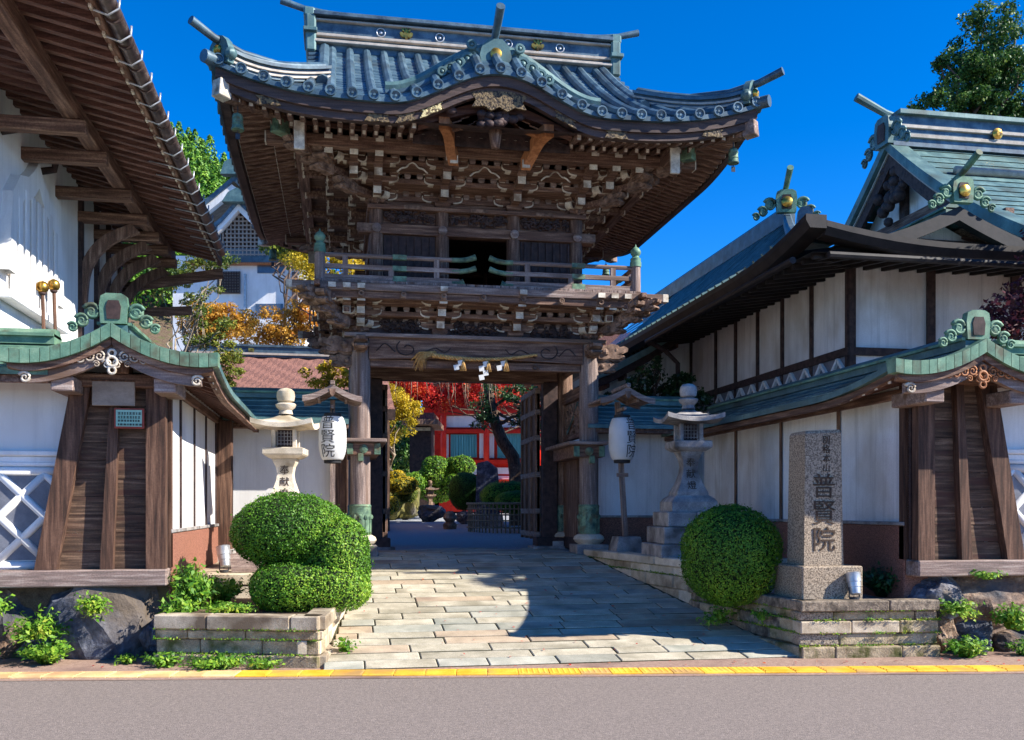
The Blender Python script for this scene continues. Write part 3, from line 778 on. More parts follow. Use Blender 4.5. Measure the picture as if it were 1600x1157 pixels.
def beast_mb(L=.42, h=.2, w=.13):
    """carved nosing: a curling animal head in profile, pushed along -y"""
    out = [(0, -.5), (.25, -.55), (.45, -.42), (.55, -.5), (.8, -.48), (.95, -.3), (.88, -.12), (.7, -.1), (.86, .02), (1.0, .15), (1.02, .38), (.88, .5), (.75, .42), (.7, .55), (.5, .62), (.3, .5), (0, .5)]
    m = MB(); m.prism([(a * L, b_ * h) for a, b_ in out], (0, 0, 0), (0, -1, 0), (0, 0, 1), (1, 0, 0), w)
    m.prism([(a * L * .8 + .03, b_ * h * .75) for a, b_ in out], (0, 0, 0), (0, -1, 0), (0, 0, 1), (1, 0, 0), w * 1.5)
    for s_ in (-1, 1):
        m.ball((s_ * w * .55, -L * .62, h * .22), w * .28, 8, 6); m.ball((s_ * w * .6, -L * .28, h * .05), w * .42, 8, 6); m.ball((s_ * w * .5, -L * .85, -h * .25), w * .25, 8, 6)
    return m
BEAST = None
def storey_brackets(z0, hw, hy, n, so, sh, xs, ysd, base=.13):
    """rows of bracket clusters round the body; returns nothing"""
    global BEAST
    dk, tp = cluster_mb(n, so, sh, base=base)
    med = dk.mesh('bracket_cluster', W_DARKX); met = tp.mesh('bracket_paint', PALE)
    cdk, ctp = cluster_mb(n, so * 1.38, sh, base=base, L0=.6)
    cmed = cdk.mesh('bracket_cluster', W_DARKX); cmet = ctp.mesh('bracket_paint', PALE)
    if BEAST is None: BEAST = beast_mb().mesh('carved_nosing', CARVE)
    short = {}
    for q in range(1, n):
        a_, b_ = cluster_mb(q, so, sh, base=.05, L0=.5); short[q] = (a_.mesh('bracket_cluster', W_DARKX), b_.mesh('bracket_paint', PALE))
    def put(x, y, rz, corner=False, tier=0):
        M = Matrix.Translation((x, y, z0 - GZ + (tier * sh + base - .05 if tier else 0))) @ Matrix.Rotation(rz, 4, 'Z')
        me_, mp_ = short[n - tier] if tier else ((cmed, cmet) if corner else (med, met))
        o = link('bracket_cluster', me_, gate, M); tag(link('bracket_paint', mp_, o), kind='stuff')
        return o
    for x in xs: put(x, -hy, 0); put(x, hy, math.pi)
    for y in ysd: put(-hw, y, -math.pi / 2); put(hw, y, math.pi / 2)
    for sx in (-1, 1):
        for sy in (-1, 1):
            put(sx * hw, sy * hy, 0 if sy < 0 else math.pi); put(sx * hw, sy * hy, -math.pi / 2 if sx < 0 else math.pi / 2)
            a = {(-1, -1): -45, (1, -1): 45, (1, 1): 135, (-1, 1): 225}[(sx, sy)]
            put(sx * hw, sy * hy, R(a), True)
            for q in range(1, n):                     # stepped clusters standing out past the corner
                put(sx * (hw + q * so), sy * (hy + q * so), 0 if sy < 0 else math.pi, False, q)
                put(sx * (hw + q * so), sy * (hy + q * so), -math.pi / 2 if sx < 0 else math.pi / 2, False, q)
            for k in range(n):
                o = Vector((sx, sy, 0)).normalized() * (k + 1) * so * 1.35
                M = Matrix.Translation((sx * hw + o.x, sy * hy + o.y, z0 - GZ + base + k * sh + .06)) @ Matrix.Rotation(R(a), 4, 'Z')
                link('carved_nosing', BEAST, gate, M)
                for da in ((-45, 45) if k == n - 1 else ()):
                    q = Vector((sx, sy, 0)).normalized() * (k * so * 1.3 + .1)
                    M = Matrix.Translation((sx * hw + q.x, sy * hy + q.y, z0 - GZ + base + k * sh + .02)) @ Matrix.Rotation(R(a + da * .55), 4, 'Z') @ Matrix.Scale(1.1, 4)
                    link('carved_nosing', BEAST, gate, M)
    # continuous tie beams and little ceilings between the steps
    for k in range(n + 1):
        ex = k * so; z = z0 + base + k * sh + sh * .0
        for (x0, x1, y0, y1) in ((-hw - ex - .3, hw + ex + .3, -hy - ex, None), (-hw - ex - .3, hw + ex + .3, hy + ex, None), (-hw - ex, None, -hy - ex - .3, hy + ex + .3), (hw + ex, None, -hy - ex - .3, hy + ex + .3)):
            m = MB(); dz = .003 if y1 is not None else 0
            if y1 is None: m.bx(x0, x1, y0 - .045, y0 + .045, z + dz, z + sh * .5 + dz, .006)
            else: m.bx(x0 - .045, x0 + .045, y0, y1, z + dz, z + sh * .5 + dz, .006)
            gp('tie_beam', W_DARKX if y1 is None else W_DARKY, m)
        if k < n:                                     # rows of small bearing blocks carrying the next beam
            m = MB(); st_ = .2
            for a in (-1, 1):
                c_ = int((hw + ex) / st_)
                for q in range(-c_, c_ + 1): taper_block(m, (q * st_, a * (hy + ex), z + sh * .5), .1, sh * .5)
                c_ = int((hy + ex) / st_)
                for q in range(-c_, c_ + 1): taper_block(m, (a * (hw + ex), q * st_, z + sh * .5 + .002), .1, sh * .5)
            tag(gp('bearing_blocks', W_GREYX, m), kind='stuff')
        if k < n:
            zc = z + sh * 1.02
            m = MB(); e2 = ex + so
            for a in (-1, 1):
                m.bx(-hw - e2, hw + e2, a * (hy + ex), a * (hy + e2), zc, zc + .02); m.bx(a * (hw + ex), a * (hw + e2), -hy - ex, hy + ex, zc + .003, zc + .023)
            gp('bracket_board', W_DARKX, m)
# ---- lower storey
PX, PYF = 1.94, -1.5
def pillar(x, y, z1, r=.165):
    m = MB(); m.lathe([(r * .96, 1.16), (r, 1.4), (r, 3.9), (r * .92, z1)], 24, (x, y, 0)); o = gp('pillar', W_GREY if y < -1 else W_DARK, m, None, 'auto')
    m = MB(); m.lathe([(.20, .85), (.20, .99), (.19, 1.0), (.24, 1.03), (.27, 1.08), (.25, 1.13), (.19, 1.165)], 20, (x, y, 0)); gp('pillar_base', GRANPALE, m, o, 'auto')
    m = MB(); m.bx(x - .28, x + .28, y - .28, y + .28, .80, .99, .012); gp('pillar_plinth', GRANGREY, m, o)
    m = MB(); m.lathe([(r * 1.0 + .012, 1.17), (r + .014, 1.5), (r + .014, 1.62)], 24, (x, y, 0))
    for k in range(12):
        a = 2 * math.pi * k / 12; c = Vector((x + math.cos(a) * (r + .012), y + math.sin(a) * (r + .012), 1.36))
        m.beam(c - Vector((0, 0, .17)), c + Vector((0, 0, .05)), .03, .022, (math.cos(a), math.sin(a), 0))
        m.ball(c + Vector((0, 0, .1)), .035, 6, 4, (1, 1, 1.3))
    m.lathe([(r + .014, 1.62), (r + .02, 1.64), (r + .004, 1.67)], 24, (x, y, 0))
    gp('pillar_shoe', PATINAB, m, o, 'auto')
    return o
for sx in (-1, 1):
    for y in (PYF, .35, 1.6):
        pillar(sx * PX, y, 4.45)
# front rainbow beam with carved spirals, plate on top
m = MB(); poly = []
for t in lin(-1, 1, 25): poly.append((t * 1.8, 4.05 + .045 * (1 - t * t)))
for t in lin(1, -1, 25): poly.append((t * 1.8, 4.40 + .01 * (1 - t * t)))
m.prism(poly, (0, PYF - .02, 0), (1, 0, 0), (0, 0, 1), (0, -1, 0), .22); rb = gp('rainbow_beam', W_DARKX, m)
for sg in (-1, 1):
    m = MB(); c = Vector((sg * 1.18, PYF - .135, 4.235)); pts = []
    for k in range(60):
        t = k / 59 * 4.2 * math.pi / 2 + .6; r = .03 + .017 * t
        pts.append(c + Vector((sg * math.cos(t) * r * 1.25, 0, math.sin(t) * r * .95)))
    m.tube(pts, .011, 5); gp('carved_spiral', W_BLACK, m, rb, True)
    m = MB(); m.tube(cat_rom([c + Vector((-sg * .2, 0, -.1)), c + Vector((-sg * .45, 0, .02)), c + Vector((-sg * .62, 0, -.05)), c + Vector((-sg * .72, 0, .03))], 6), .01, 5); gp('carved_spiral', W_BLACK, m, rb, True)
    m = MB(); m.tube(cat_rom([c + Vector((sg * .2, 0, -.06)), c + Vector((sg * .36, 0, .07)), c + Vector((sg * .5, 0, -.05))], 6), .01, 5); gp('carved_spiral', W_BLACK, m, rb, True)
m = MB(); m.bx(-2.2, 2.2, PYF - .2, PYF + .2, 4.405, 4.47, .008); gp('top_plate', W_GREYX, m)
m = MB(); m.bx(-2.2, 2.2, 1.4, 1.8, 4.405, 4.47, .008); gp('top_plate', W_DARKX, m)
for sx in (-1, 1):
    m = MB(); m.bx(sx * (PX - .19), sx * (PX + .19), -1.302, 1.398, 4.405, 4.47, .008); gp('top_plate', W_DARKY, m)
    for z0, z1 in ((3.55, 3.75), (4.1, 4.36)):
        m = MB(); m.bx(sx * (PX - .07), sx * (PX + .07), PYF + .12, 1.5, z0, z1, .008); gp('side_beam', W_DARKY, m)
    # carved beast heads poking out of the pillar tops
    for k, (z, s_) in enumerate(((4.26, 1.35), (4.02, .95))):
        link('carved_nosing', bpy.data.meshes.get('carved_nosing') or beast_mb().mesh('carved_nosing', CARVE), gate, Matrix.Translation((sx * (PX + .1), PYF, z - GZ)) @ Matrix.Rotation(R(90) * sx, 4, 'Z') @ Matrix.Scale(s_, 4))
    link('carved_nosing', bpy.data.meshes['carved_nosing'], gate, Matrix.Translation((sx * PX, PYF - .1, 4.27 - GZ)) @ Matrix.Scale(1.1, 4))
    # side bay: rails, carved panel, shelf with green fittings, low boards
    m = MB(); m.bx(sx * (PX - .03), sx * (PX + .03), PYF + .15, .2, 2.95, 3.52); pn = gp('carved_panel', CARVE, m)
    m = MB()
    for q in range(16):
        c = Vector((sx * (PX - .04), random.uniform(PYF + .28, .1), random.uniform(3.02, 3.46))); m.torus(c, .07, .02, 10, 5, ((0, 1, 0), (0, 0, 1))); m.ball(c, .03, 6, 4)
    tag(gp('panel_relief', CARVE, m, pn, True), kind='stuff')
    m = MB(); m.bx(sx * (PX - .055), sx * (PX + .055), PYF + .14, .22, 2.86, 2.95, .006); gp('side_rail', W_DARKY, m)
    m = MB(); m.bx(sx * (PX - .05), sx * (PX + .05), PYF + .7, .2, 1.0, 2.6); gp('side_board', W_DARK, m)
    m = MB(); m.bx(sx * (PX - .07), sx * (PX + .07), PYF + .14, .22, .86, 1.08, .01); gp('ground_sill', W_BLACK, m)
    m = MB(); m.bx(sx * (PX - .42), sx * (PX + .26), PYF - .3, .1, 2.68, 2.74, .01); sh_ = gp('shelf', W_GREYX, m)
    m = MB(); m.bx(sx * (PX - .3), sx * (PX + .2), PYF - .21, -.05, 2.47, 2.677, .01); gp('shelf_bracket', W_DARKX, m, sh_)
    for dx in (-.27, .17):
        m = MB(); m.bx(sx * (PX + dx) - .05, sx * (PX + dx) + .05, PYF - .235, PYF - .205, 2.48, 2.66, .005); gp('copper_fitting', PATINAB, m, sh_)
    m = MB(); m.bx(sx * PX - .045, sx * PX + .045, PYF - .24, PYF - .16, 2.37, 2.5, .005); gp('copper_fitting', PATINAB, m, sh_)
    m = MB(); m.lathe([(.07, 0), (.07, .02), (.03, .035)], 12); m.xf(Matrix.Translation((sx * (PX - .05), PYF - .21, 2.57)) @ Matrix.Rotation(R(90), 4, 'X')); gp('copper_boss', PATINAB, m, sh_)
    # door row: jamb, open leaf
    m = MB(); m.bx(sx * 1.5, sx * 1.78, .2, .42, 1.0, 4.0, .012); gp('door_jamb', W_BLACK, m)
    m = MB(); m.bx(sx * 1.36, sx * 2.2, .1, .5, .82, 1.06, .012); gp('door_footing', W_BLACK, m)
    m = MB(); m.bx(sx * 1.28, sx * 2.26, -.0, .62, .78, .90, .012); gp('stone_footing', GRANGREY, m)
    leaf = MB(); leaf.bx(sx * 1.44, sx * 1.485, .46, 1.92, 1.02, 3.9); dl = gp('door_leaf', W_DARK, leaf)
    for z in (1.06, 1.5, 2.2, 2.9, 3.4, 3.8):
        m = MB(); m.bx(sx * 1.395, sx * 1.5, .44, 1.94, z, z + .1, .006); gp('door_rail', W_GREYX if sx > 0 else W_DARK, m, dl)
    for y in (.46, .93, 1.42, 1.86):
        m = MB(); m.bx(sx * 1.398, sx * 1.497, y, y + .08, 1.01, 3.9, .006); gp('door_stile', W_DARK, m, dl)
m = MB(); m.bx(-1.78, 1.78, .2, .44, 3.96, 4.4, .01); gp('door_lintel', W_DARKX, m)
m = MB(); m.bx(-1.78, 1.78, PYF - .06, PYF + .06, 3.93, 4.06, .01); gp('lintel_tie', W_DARKX, m)
m = MB(); m.bx(-2.0, 2.0, -1.3, 1.5, 4.36, 4.40); gp('passage_ceiling', W_BLACK, m)
for k in range(4):
    m = MB(); m.torus(Vector((-1.0 + k * .66, PYF - .075, 3.99)), .035, .014, 10, 5); m.ball(Vector((-.94 + k * .66, PYF - .075, 3.985)), .03, 6, 4); gp('carved_rosette', CARVE, m)
storey_brackets(4.47, PX, 1.5, 3, .225, .155, (-.64, .64), (-.5, .5), base=.11)
m = MB(); m.bx(-1.9, 1.9, PYF - .02, PYF + .1, 4.47, 5.05); gp('frieze_board', W_BLACK, m)
for sx in (-1, 1): m = MB(); m.bx(sx * (PX - .08), sx * (PX + .02), -1.39, 1.5, 4.47, 5.05); gp('frieze_board', W_BLACK, m)
def carving(x0, x1, y, z0, z1, n, name='frieze_carving'):
    m = MB()
    for q in range(n):
        c = Vector((random.uniform(x0, x1), y, random.uniform(z0, z1))); r = random.uniform(.035, .075)
        pts = [c + Vector((math.cos(t) * r * (1 - t / 9), -.02, math.sin(t) * r * (1 - t / 9))) for t in lin(random.uniform(0, 2), 6.5, 9)]
        m.tube(pts, [.02 - .0014 * k for k in range(9)], 5)
    tag(gp(name, W_BLACK, m, None, True), kind='stuff')
for x0, x1 in ((-1.6, -.95), (-.4, .4), (.95, 1.6)): carving(x0, x1, PYF - .05, 4.52, 4.68, 34)
# ---- balcony
BZ = 5.10; BX, BYY = 2.64, -2.25
floor = MB()
for k in range(38):
    x0 = -BX + k * 2 * BX / 38
    m = MB(); m.bx(x0 + .004, x0 + 2 * BX / 38 - .004, BYY, 2.25, BZ + .05, BZ + .09, .004); gp('balcony_board', W_GREY, m)
for a in (-1, 1):
    m = MB(); m.bx(-BX - .45, BX + .45, a * 2.22 - .06, a * 2.22 + .06, BZ - .075, BZ + .048, .01); gp('balcony_beam', W_GREYX, m)
    m = MB(); m.bx(a * (BX - .03) - .06, a * (BX - .03) + .06, -2.15, 2.15, BZ - .071, BZ + .044, .01); gp('balcony_beam', W_DARKY, m)
    m = MB(); m.bx(-BX - .02, BX + .02, a * 2.19 - .05, a * 2.19 + .05, BZ - .19, BZ - .078, .008); gp('balcony_beam', W_DARKX, m)
    for s_ in (-1, 1):
        m = MB(); m.bx(s_ * (BX + .36), s_ * (BX + .455), a * 2.22 - .064, a * 2.22 + .064, BZ - .079, BZ + .052, .006); gp('beam_end', PALE, m)
for x in (-2.45, -1.94, -1.28, -.64, 0, .64, 1.28, 1.94, 2.45):
    m = MB(); m.torus(Vector((x, -2.285, BZ - .12)), .035, .014, 10, 5); m.bx(x - .045, x + .045, -2.26, -2.235, BZ - .175, BZ - .085); gp('carved_rosette', CARVE, m)
def rail_side(p0, p1, cut0=False, cut1=False):
    p0, p1 = Vector(p0), Vector(p1); d = (p1 - p0).normalized(); L = (p1 - p0).length
    up = Vector((0, 0, 1))
    for z, r, rnd in ((BZ + .13, .045, 0), (BZ + .32, .035, 0), (BZ + .50, .036, 1)):
        m = MB()
        if rnd: m.tube([p0 + up * z, p1 + up * z], r, 8)
        else: m.beam(p0 + up * z, p1 + up * z, r * 1.9, r * 2 * (1.0 if z > BZ + .2 else 1.3))
        ro = gp('handrail' if rnd else 'rail', W_GREYX, m)
        for cut, p, sg in ((cut0, p0, -1), (cut1, p1, 1)):
            if not cut: continue
            e = p + up * z; m = MB()
            k = .9 if z > BZ + .2 else .25
            m.tube([e - d * sg * .12, e + d * sg * .02, e + d * sg * .16 * k + up * .02 * k, e + d * sg * .3 * k + up * .07 * k], [r * 1.12, r * 1.15, r * 1.2, r * 1.4], 8)
            gp('rail_end_cap', PATINAB, m, ro)
        nwr = max(1, int(L / 1.1))
        for k in range(nwr):
            c = p0 + d * L * (k + .5 + .06 * (-1) ** k) / nwr + up * z
            m = MB(); m.beam(c - d * .11, c + d * .11, r * 2.1, r * (2.25 if not rnd else 2.05) * (1.0 if z > BZ + .2 else 1.25)); gp('rail_wrap', PATINAB if (k + int(z * 100)) % 3 else W_GREYX, m, ro)
    ns = max(2, int(L / .62))
    for k in range(ns):
        c = p0 + d * L * (k + .5) / ns
        m = MB(); z1 = .5 if k % 2 == 0 else .32
        m.box(c + up * (BZ + (.09 + z1) / 2), (.085, .06, z1 - .1)); gp('baluster', W_GREY, m)
yf = -2.12
rail_side((-2.55, yf, 0), (-.38, yf, 0), False, True); rail_side((.38, yf, 0), (2.55, yf, 0), True, False)
for sx in (-1, 1): rail_side((sx * 2.55, yf, 0), (sx * 2.55, 2.12, 0))
rail_side((-2.55, 2.12, 0), (2.55, 2.12, 0))
for sx in (-1, 1):
    for y in (yf, 2.12):
        m = MB(); m.lathe([(.085, BZ + .05), (.082, BZ + .52)], 14, (sx * 2.58, y, 0)); po = gp('newel_post', W_GREY, m, None, 'auto')
        m = MB(); m.lathe([(.095, BZ + .521), (.095, BZ + .60), (.085, BZ + .61), (.088, BZ + .66), (.06, BZ + .68), (.055, BZ + .70), (.085, BZ + .74), (.09, BZ + .78), (.06, BZ + .83), (.015, BZ + .86), (.005, BZ + .90)], 14, (sx * 2.58, y, 0)); gp('newel_finial', PATINA, m, po, 'auto')
# ---- upper storey body
UX, UY = 1.68, 1.6
for x in (-UX, -.6, .6, UX):
    for y in (-UY, UY):
        m = MB(); m.lathe([(.115, BZ + .09), (.115, 6.55)], 16, (x, y, 0)); gp('upper_pillar', W_DARK, m, None, 'auto')
for a in (-1, 1):
    m = MB(); m.bx(-UX - .3, UX + .3, a * UY - .10, a * UY + .10, 6.10, 6.26, .008); gp('upper_beam', W_DARKX, m)
    m = MB(); m.bx(-UX - .15, UX + .15, a * UY - .15, a * UY + .15, 6.49, 6.56, .008); gp('upper_plate', W_DARKX, m)
    m = MB(); m.bx(a * UX - .10, a * UX + .10, -1.5, 1.5, 6.103, 6.263, .008); gp('upper_beam', W_DARKY, m)
    m = MB(); m.bx(a * UX - .15, a * UX + .15, -1.45, 1.45, 6.493, 6.563, .008); gp('upper_plate', W_DARKY, m)
    m = MB(); m.bx(a * UX - .03, a * UX + .03, -1.55, 1.55, BZ + .09, 7.5); gp('upper_wall', W_DARK, m)
    m = MB(); m.bx(a * .72, a * 1.6, -UY - .02, -UY + .04, BZ + .09, 6.11); gp('upper_wall', W_BLACK, m)
    for k in range(7):
        x = .78 + k * .125; m = MB(); m.bx(a * x, a * (x + .03), -UY - .05, -UY - .018, BZ + .12, 6.08); gp('window_slat', W_BLACK, m)
    m = MB(); m.bx(-UX, UX, a * (UY - .03) - .03, a * (UY - .03) + .03, 6.26, 7.55); gp('upper_wall', W_DARKX, m)
    m = MB(); m.bx(a * (UX + .02), a * (UX + .32), -UY - .115, -UY - .095, 6.12, 6.25, .005); gp('beam_fitting', CARVE, m)
m = MB(); m.bx(-UX, UX, 1.5, 1.54, BZ + .09, 6.2); gp('upper_wall', W_BLACK, m)
m = MB(); m.bx(-1.6, 1.6, -1.5, 1.45, BZ + .095, BZ + .12); gp('upper_floor', W_BLACK, m)
m = MB(); m.bx(-1.6, 1.6, -1.5, 1.45, 6.3, 6.33); gp('upper_ceiling', W_BLACK, m)
for x0, x1 in ((-1.55, -.75), (-.45, .45), (.75, 1.55)): carving(x0, x1, -UY - .05, 6.31, 6.45, 40)
for x in (-.6, .6, -UX, UX):
    m = MB(); m.lathe([(.075, 0), (.075, .02), (.03, .04)], 12); m.xf(Matrix.Translation((x, -UY - .12, 6.18)) @ Matrix.Rotation(R(90), 4, 'X')); gp('copper_boss', W_GREYX, m)
for x in (-1.1, 0, 1.1):
    m = MB(); m.bx(x - .14, x + .14, -UY - .165, -UY - .145, 6.495, 6.555, .004); gp('beam_fitting', CARVE, m)
storey_brackets(6.56, UX, UY, 3, .38, .16, (-.6, .6), (-.55, .55), base=.10)
# wavy frog-leg struts between the top arms, outlined in pale paint
for x in (-1.15, 0, 1.15):
    m = MB(); pts = [(-.24, 0), (-.17, .06), (-.1, .08), (-.05, .13), (0, .155), (.05, .13), (.1, .08), (.17, .06), (.24, 0)]
    m.tube(cat_rom([Vector((x + a, -UY - .80, 6.87 + b_)) for a, b_ in pts], 4), .014, 6, True, (0, 1, 0)); gp('painted_strut', PALE, m, None, True)
# eave purlins
PD = 1.15
for a in (-1, 1):
    m = MB(); m.bx(-3.35, 3.35, a * (BY - PD) - .09, a * (BY - PD) + .09, 7.045, 7.225, .01); gp('eave_purlin', W_DARKX, m)
    m = MB(); m.bx(a * (AX - PD) - .09, a * (AX - PD) + .09, -3.25, 3.25, 7.042, 7.222, .01); gp('eave_purlin', W_DARKY, m)
    for y in (-1, 1):                                 # pale purlin ends at the corners
        m = MB(); m.bx(a * 3.352, a * 3.37, y * (BY - PD) - .08, y * (BY - PD) + .08, 7.055, 7.215); gp('purlin_end', PALE, m)
        m = MB(); m.bx(a * (AX - PD) - .075, a * (AX - PD) + .075, y * 3.252, y * 3.30, 6.80, 7.215, .008); gp('purlin_end', PALE, m)
# ---- front gable infill under the curved eave
m = MB()
outer = [(x, 7.37 + kb(x) - .30) for x in lin(-1.2, 1.2, 31)]
poly = outer + [(1.2, 7.05), (-1.2, 7.05)]
m.prism(poly, (0, -BY + .75, 0), (1, 0, 0), (0, 0, 1), (0, -1, 0), .05); gp('gable_board', W_BLACK, m)
m = MB()                                              # arched inner beam
ar = [(x, 7.30 + kb(x * .95) * .86 - .16) for x in lin(-1.15, 1.15, 31)]; br = [(x, z - .12 - .03 * math.cos(x * 2.6)) for x, z in ar[::-1]]
m.prism(ar + br, (0, -BY + .45, 0), (1, 0, 0), (0, 0, 1), (0, -1, 0), .16); gp('arched_beam', W_RED, m, None, 'auto')
m = MB(); poly = [(-.42, .12), (-.2, .16), (0, .17), (.2, .16), (.42, .12), (.34, .02), (.4, -.08), (.22, -.06), (.12, -.12), (0, -.06), (-.12, -.12), (-.22, -.06), (-.4, -.08), (-.34, .02)]
m.prism(poly, (0, -BY + .12, 7.47), (1, 0, 0), (0, 0, 1), (0, -1, 0), .05); gp('gilt_plate', FILI, m)
m = MB()
for k in range(26):
    c = Vector((random.gauss(0, .16), -BY + .24 + random.uniform(-.05, .05), random.gauss(7.30, .055))); m.ball(c, random.uniform(.04, .08), 7, 5, (1.2, .8, .8))
tag(gp('pendant_carving', W_BLACK, m, None, True), kind='stuff')
m = MB(); m.lathe([(.06, -.2), (.08, -.1), (.1, .05), (.06, .1)], 10, (-.02, -BY + .35, 7.1)); gp('pendant_post', W_DARK, m, None, True)
for x, z0 in ((-.62, 7.1), (.62, 7.1)):
    m = MB(); sg = 1 if x > 0 else -1
    path = cat_rom([Vector((x - sg * .06, -BY + 1.0, 6.93)), Vector((x, -BY + .85, 7.05)), Vector((x + sg * .07, -BY + .55, 7.17)), Vector((x + sg * .16, -BY + .32, 7.21))], 5)
    rings = []
    for p in path: rings.append([p + Vector((a, 0, b_)) for a, b_ in ((-.075, -.09), (.075, -.09), (.075, .09), (-.075, .09))])
    m.loft(rings); gp('gable_brace', W_NEW, m)
    for k in range(4):
        m = MB(); m.prism(arm_profile(.42 - .06 * k, .09, .12), (x - sg * (.1 + .09 * k), -BY + .5, 7.2 + .055 * k), (1, 0, -.35 * sg), (.35 * sg, 0, 1), (0, 1, 0), .1); gp('curved_bracket', W_NEW if x > 0 else W_DARK, m)
    m = MB(); m.bx(x - .06 - sg * .06, x + .06 - sg * .06, -BY + .93, -BY + .955, 6.86, 6.98); gp('bracket_paint', PALE, m)
# gilt filigree fittings on the eave boards
for x, w, bright in ((-3.25, .34, 0), (-1.75, .36, 0), (-.98, .34, 1), (.98, .34, 0), (1.75, .36, 0), (3.25, .34, 0), (-1.35, .3, 0)):
    zc = 7.37 + kb(x) - .25 + lift(x, BY); sl = (kb(x + .05) - kb(x - .05)) / .1
    m = MB(); poly = [(-w / 2, -.045), (-w / 2 + .05, .02), (-w / 2, .06), (0, .07), (w / 2, .06), (w / 2 - .05, .02), (w / 2, -.045), (.08, -.055), (0, -.04), (-.08, -.055)]
    poly = [(a, b_ * 1.1 + a * sl) for a, b_ in poly]
    m.prism(poly, (x, -BY + .10 - .012, zc), (1, 0, 0), (0, 0, 1), (0, -1, 0), .03); gp('gilt_fitting', FILIB if bright else FILI, m)
# timber plugs hiding the void between the upper wall and roof
m = MB(); m.bx(-UX, UX, -UY, UY, 7.5, 7.75); gp('attic_floor', W_BLACK, m)
# ---- bells hanging at the four eave corners
for k, (sx, sy) in enumerate(((-1, -1), (1, -1), (-1, 1), (1, 1))):
    p = Vector((GX + sx * (AX - .32), GY + sy * (BY - .32), 7.17))
    lab = {(-1, -1): 'bright green bronze wind bell under the front eave corner beside the white storehouse', (1, -1): 'dark green wind bell under the front eave corner on the annex side', (-1, 1): 'dark wind bell under the rear eave corner beside the white storehouse', (1, 1): 'small wind bell under the rear eave corner on the annex side'}[(sx, sy)]
    t = thing('wind_bell', lab, 'bell', p, 0, 'wind bells at the gate eave corners')
    m = MB(); m.tube([Vector((0, 0, .1)), Vector((0, 0, -.06))], .012, 6); sub(t, 'chain', DSTEEL, m)
    m = MB(); m.lathe([(.125, -.40), (.135, -.38), (.115, -.33), (.105, -.2), (.11, -.13), (.095, -.08), (.05, -.05), (.015, -.03)], 16)
    m.lathe([(.118, -.29), (.122, -.28), (.114, -.27)], 16); m.lathe([(.113, -.17), (.117, -.16), (.110, -.15)], 16); sub(t, 'bell_body', PATINAB, m, 'auto')
    m = MB(); m.tube([Vector((0, 0, -.1)), Vector((0, 0, -.5))], .008, 5); m.box((0, 0, -.52), (.09, .01, .12)); sub(t, 'clapper', DSTEEL, m)
    t.scale = (.68, .68, .68)
# ---- straw rope with paper streamers
rope_y = GY + PYF - .16
t = thing('straw_rope', 'twisted straw rope with white paper streamers strung on the gate beam', 'rope', (GX, rope_y, 4.12))
def rz_(x): return 4.20 - .10 * (1 - (x / 1.0) ** 2) if abs(x) < 1 else 4.20 - .05 * (abs(x) - 1)
xs = lin(-.72, 1.05, 90)
for ph in (0, 2.09, 4.19):
    m = MB(); pts = []; rr = []
    for x in xs:
        w = .024 * (1 - .45 * ((x + .72) / 1.77)); a = x * 42 + ph
        pts.append(Vector((GX + x - .05, rope_y + math.cos(a) * w - .02, rz_(x) - .02 + math.sin(a) * w))); rr.append(w * .95)
    m.tube(pts, rr, 6); m.build('rope_strand', STRAW, t, True)
m = MB(); c = Vector((GX - .80, rope_y - .02, 4.14))
for k in range(46):
    a = random.uniform(-.5, .5); e = c + Vector((-.24 + random.uniform(-.08, .2), random.uniform(-.06, .04), -.05 - random.uniform(.02, .24)))
    m.tube([c + Vector((random.uniform(-.0, .1), 0, random.uniform(-.03, .06))), (c + e) / 2 + Vector((-.05, 0, .07)), e], [.012, .009, .003], 4)
m.build('straw_tail', STRAW, t, True)
for x in (-.42, 0.0, .30):
    m = MB(); p = Vector((GX + x + .08, rope_y - .06, rz_(x + .12) - .06))
    for k in range(24):
        m.tube([p + Vector((.08, 0, .03)), p + Vector((.08 + random.uniform(-.05, .05), random.uniform(-.03, .03), -.17))], [.012, .005], 4)
    m.build('straw_tassel', STRAW, t, True)
    m = MB(); q = p.copy(); hh = .075
    n = 4 if abs(x) < .1 else 2
    for k in range(n):
        dx = .035 * (-1) ** k
        m.box(q + Vector((dx, -.005 * k, -k * hh - .04)), (.085, .004, hh * 1.15), eul(R(6), R(-12), 0))
    m.build('paper_streamer', PLASTER, t)
# ================================================================== boundary walls with copper roofs, terraces, rocks
def rock_mesh(seed, n=3, rough=.18, mat=ROCK, flat=0.0):
    import bmesh
    rg_ = random.Random(seed); bm = bmesh.new(); bmesh.ops.create_icosphere(bm, subdivisions=n, radius=.5)
    dirs = [(Vector((rg_.gauss(0, 1), rg_.gauss(0, 1), rg_.gauss(0, 1))).normalized(), rg_.uniform(.30, .46)) for _ in range(26)]
    ph = [rg_.uniform(0, 6) for _ in range(6)]
    for v in bm.verts:
        p = v.co.copy()
        # boxy swell, then planar facets for a broken-stone look
        q = Vector([math.copysign(abs(c * 2) ** .62, c) * .5 for c in p])
        for d, h in dirs:
            e = q.dot(d) - h
            if e > 0: q -= d * e * .92
        q += q.normalized() * rough * .045 * (math.sin(q.x * 13 + ph[0]) + math.sin(q.y * 15 + ph[1]) + math.sin(q.z * 17 + ph[2]) + .8 * math.sin(q.x * 31 + q.z * 19 + ph[3]) + .6 * math.sin(q.y * 41 - q.z * 37 + ph[4]) + .5 * math.sin(q.x * 57 + q.y * 49 + ph[5]))
        v.co = q
    me = bpy.data.meshes.new('rock'); bm.to_mesh(me); bm.free(); me.materials.append(mat)
    return me
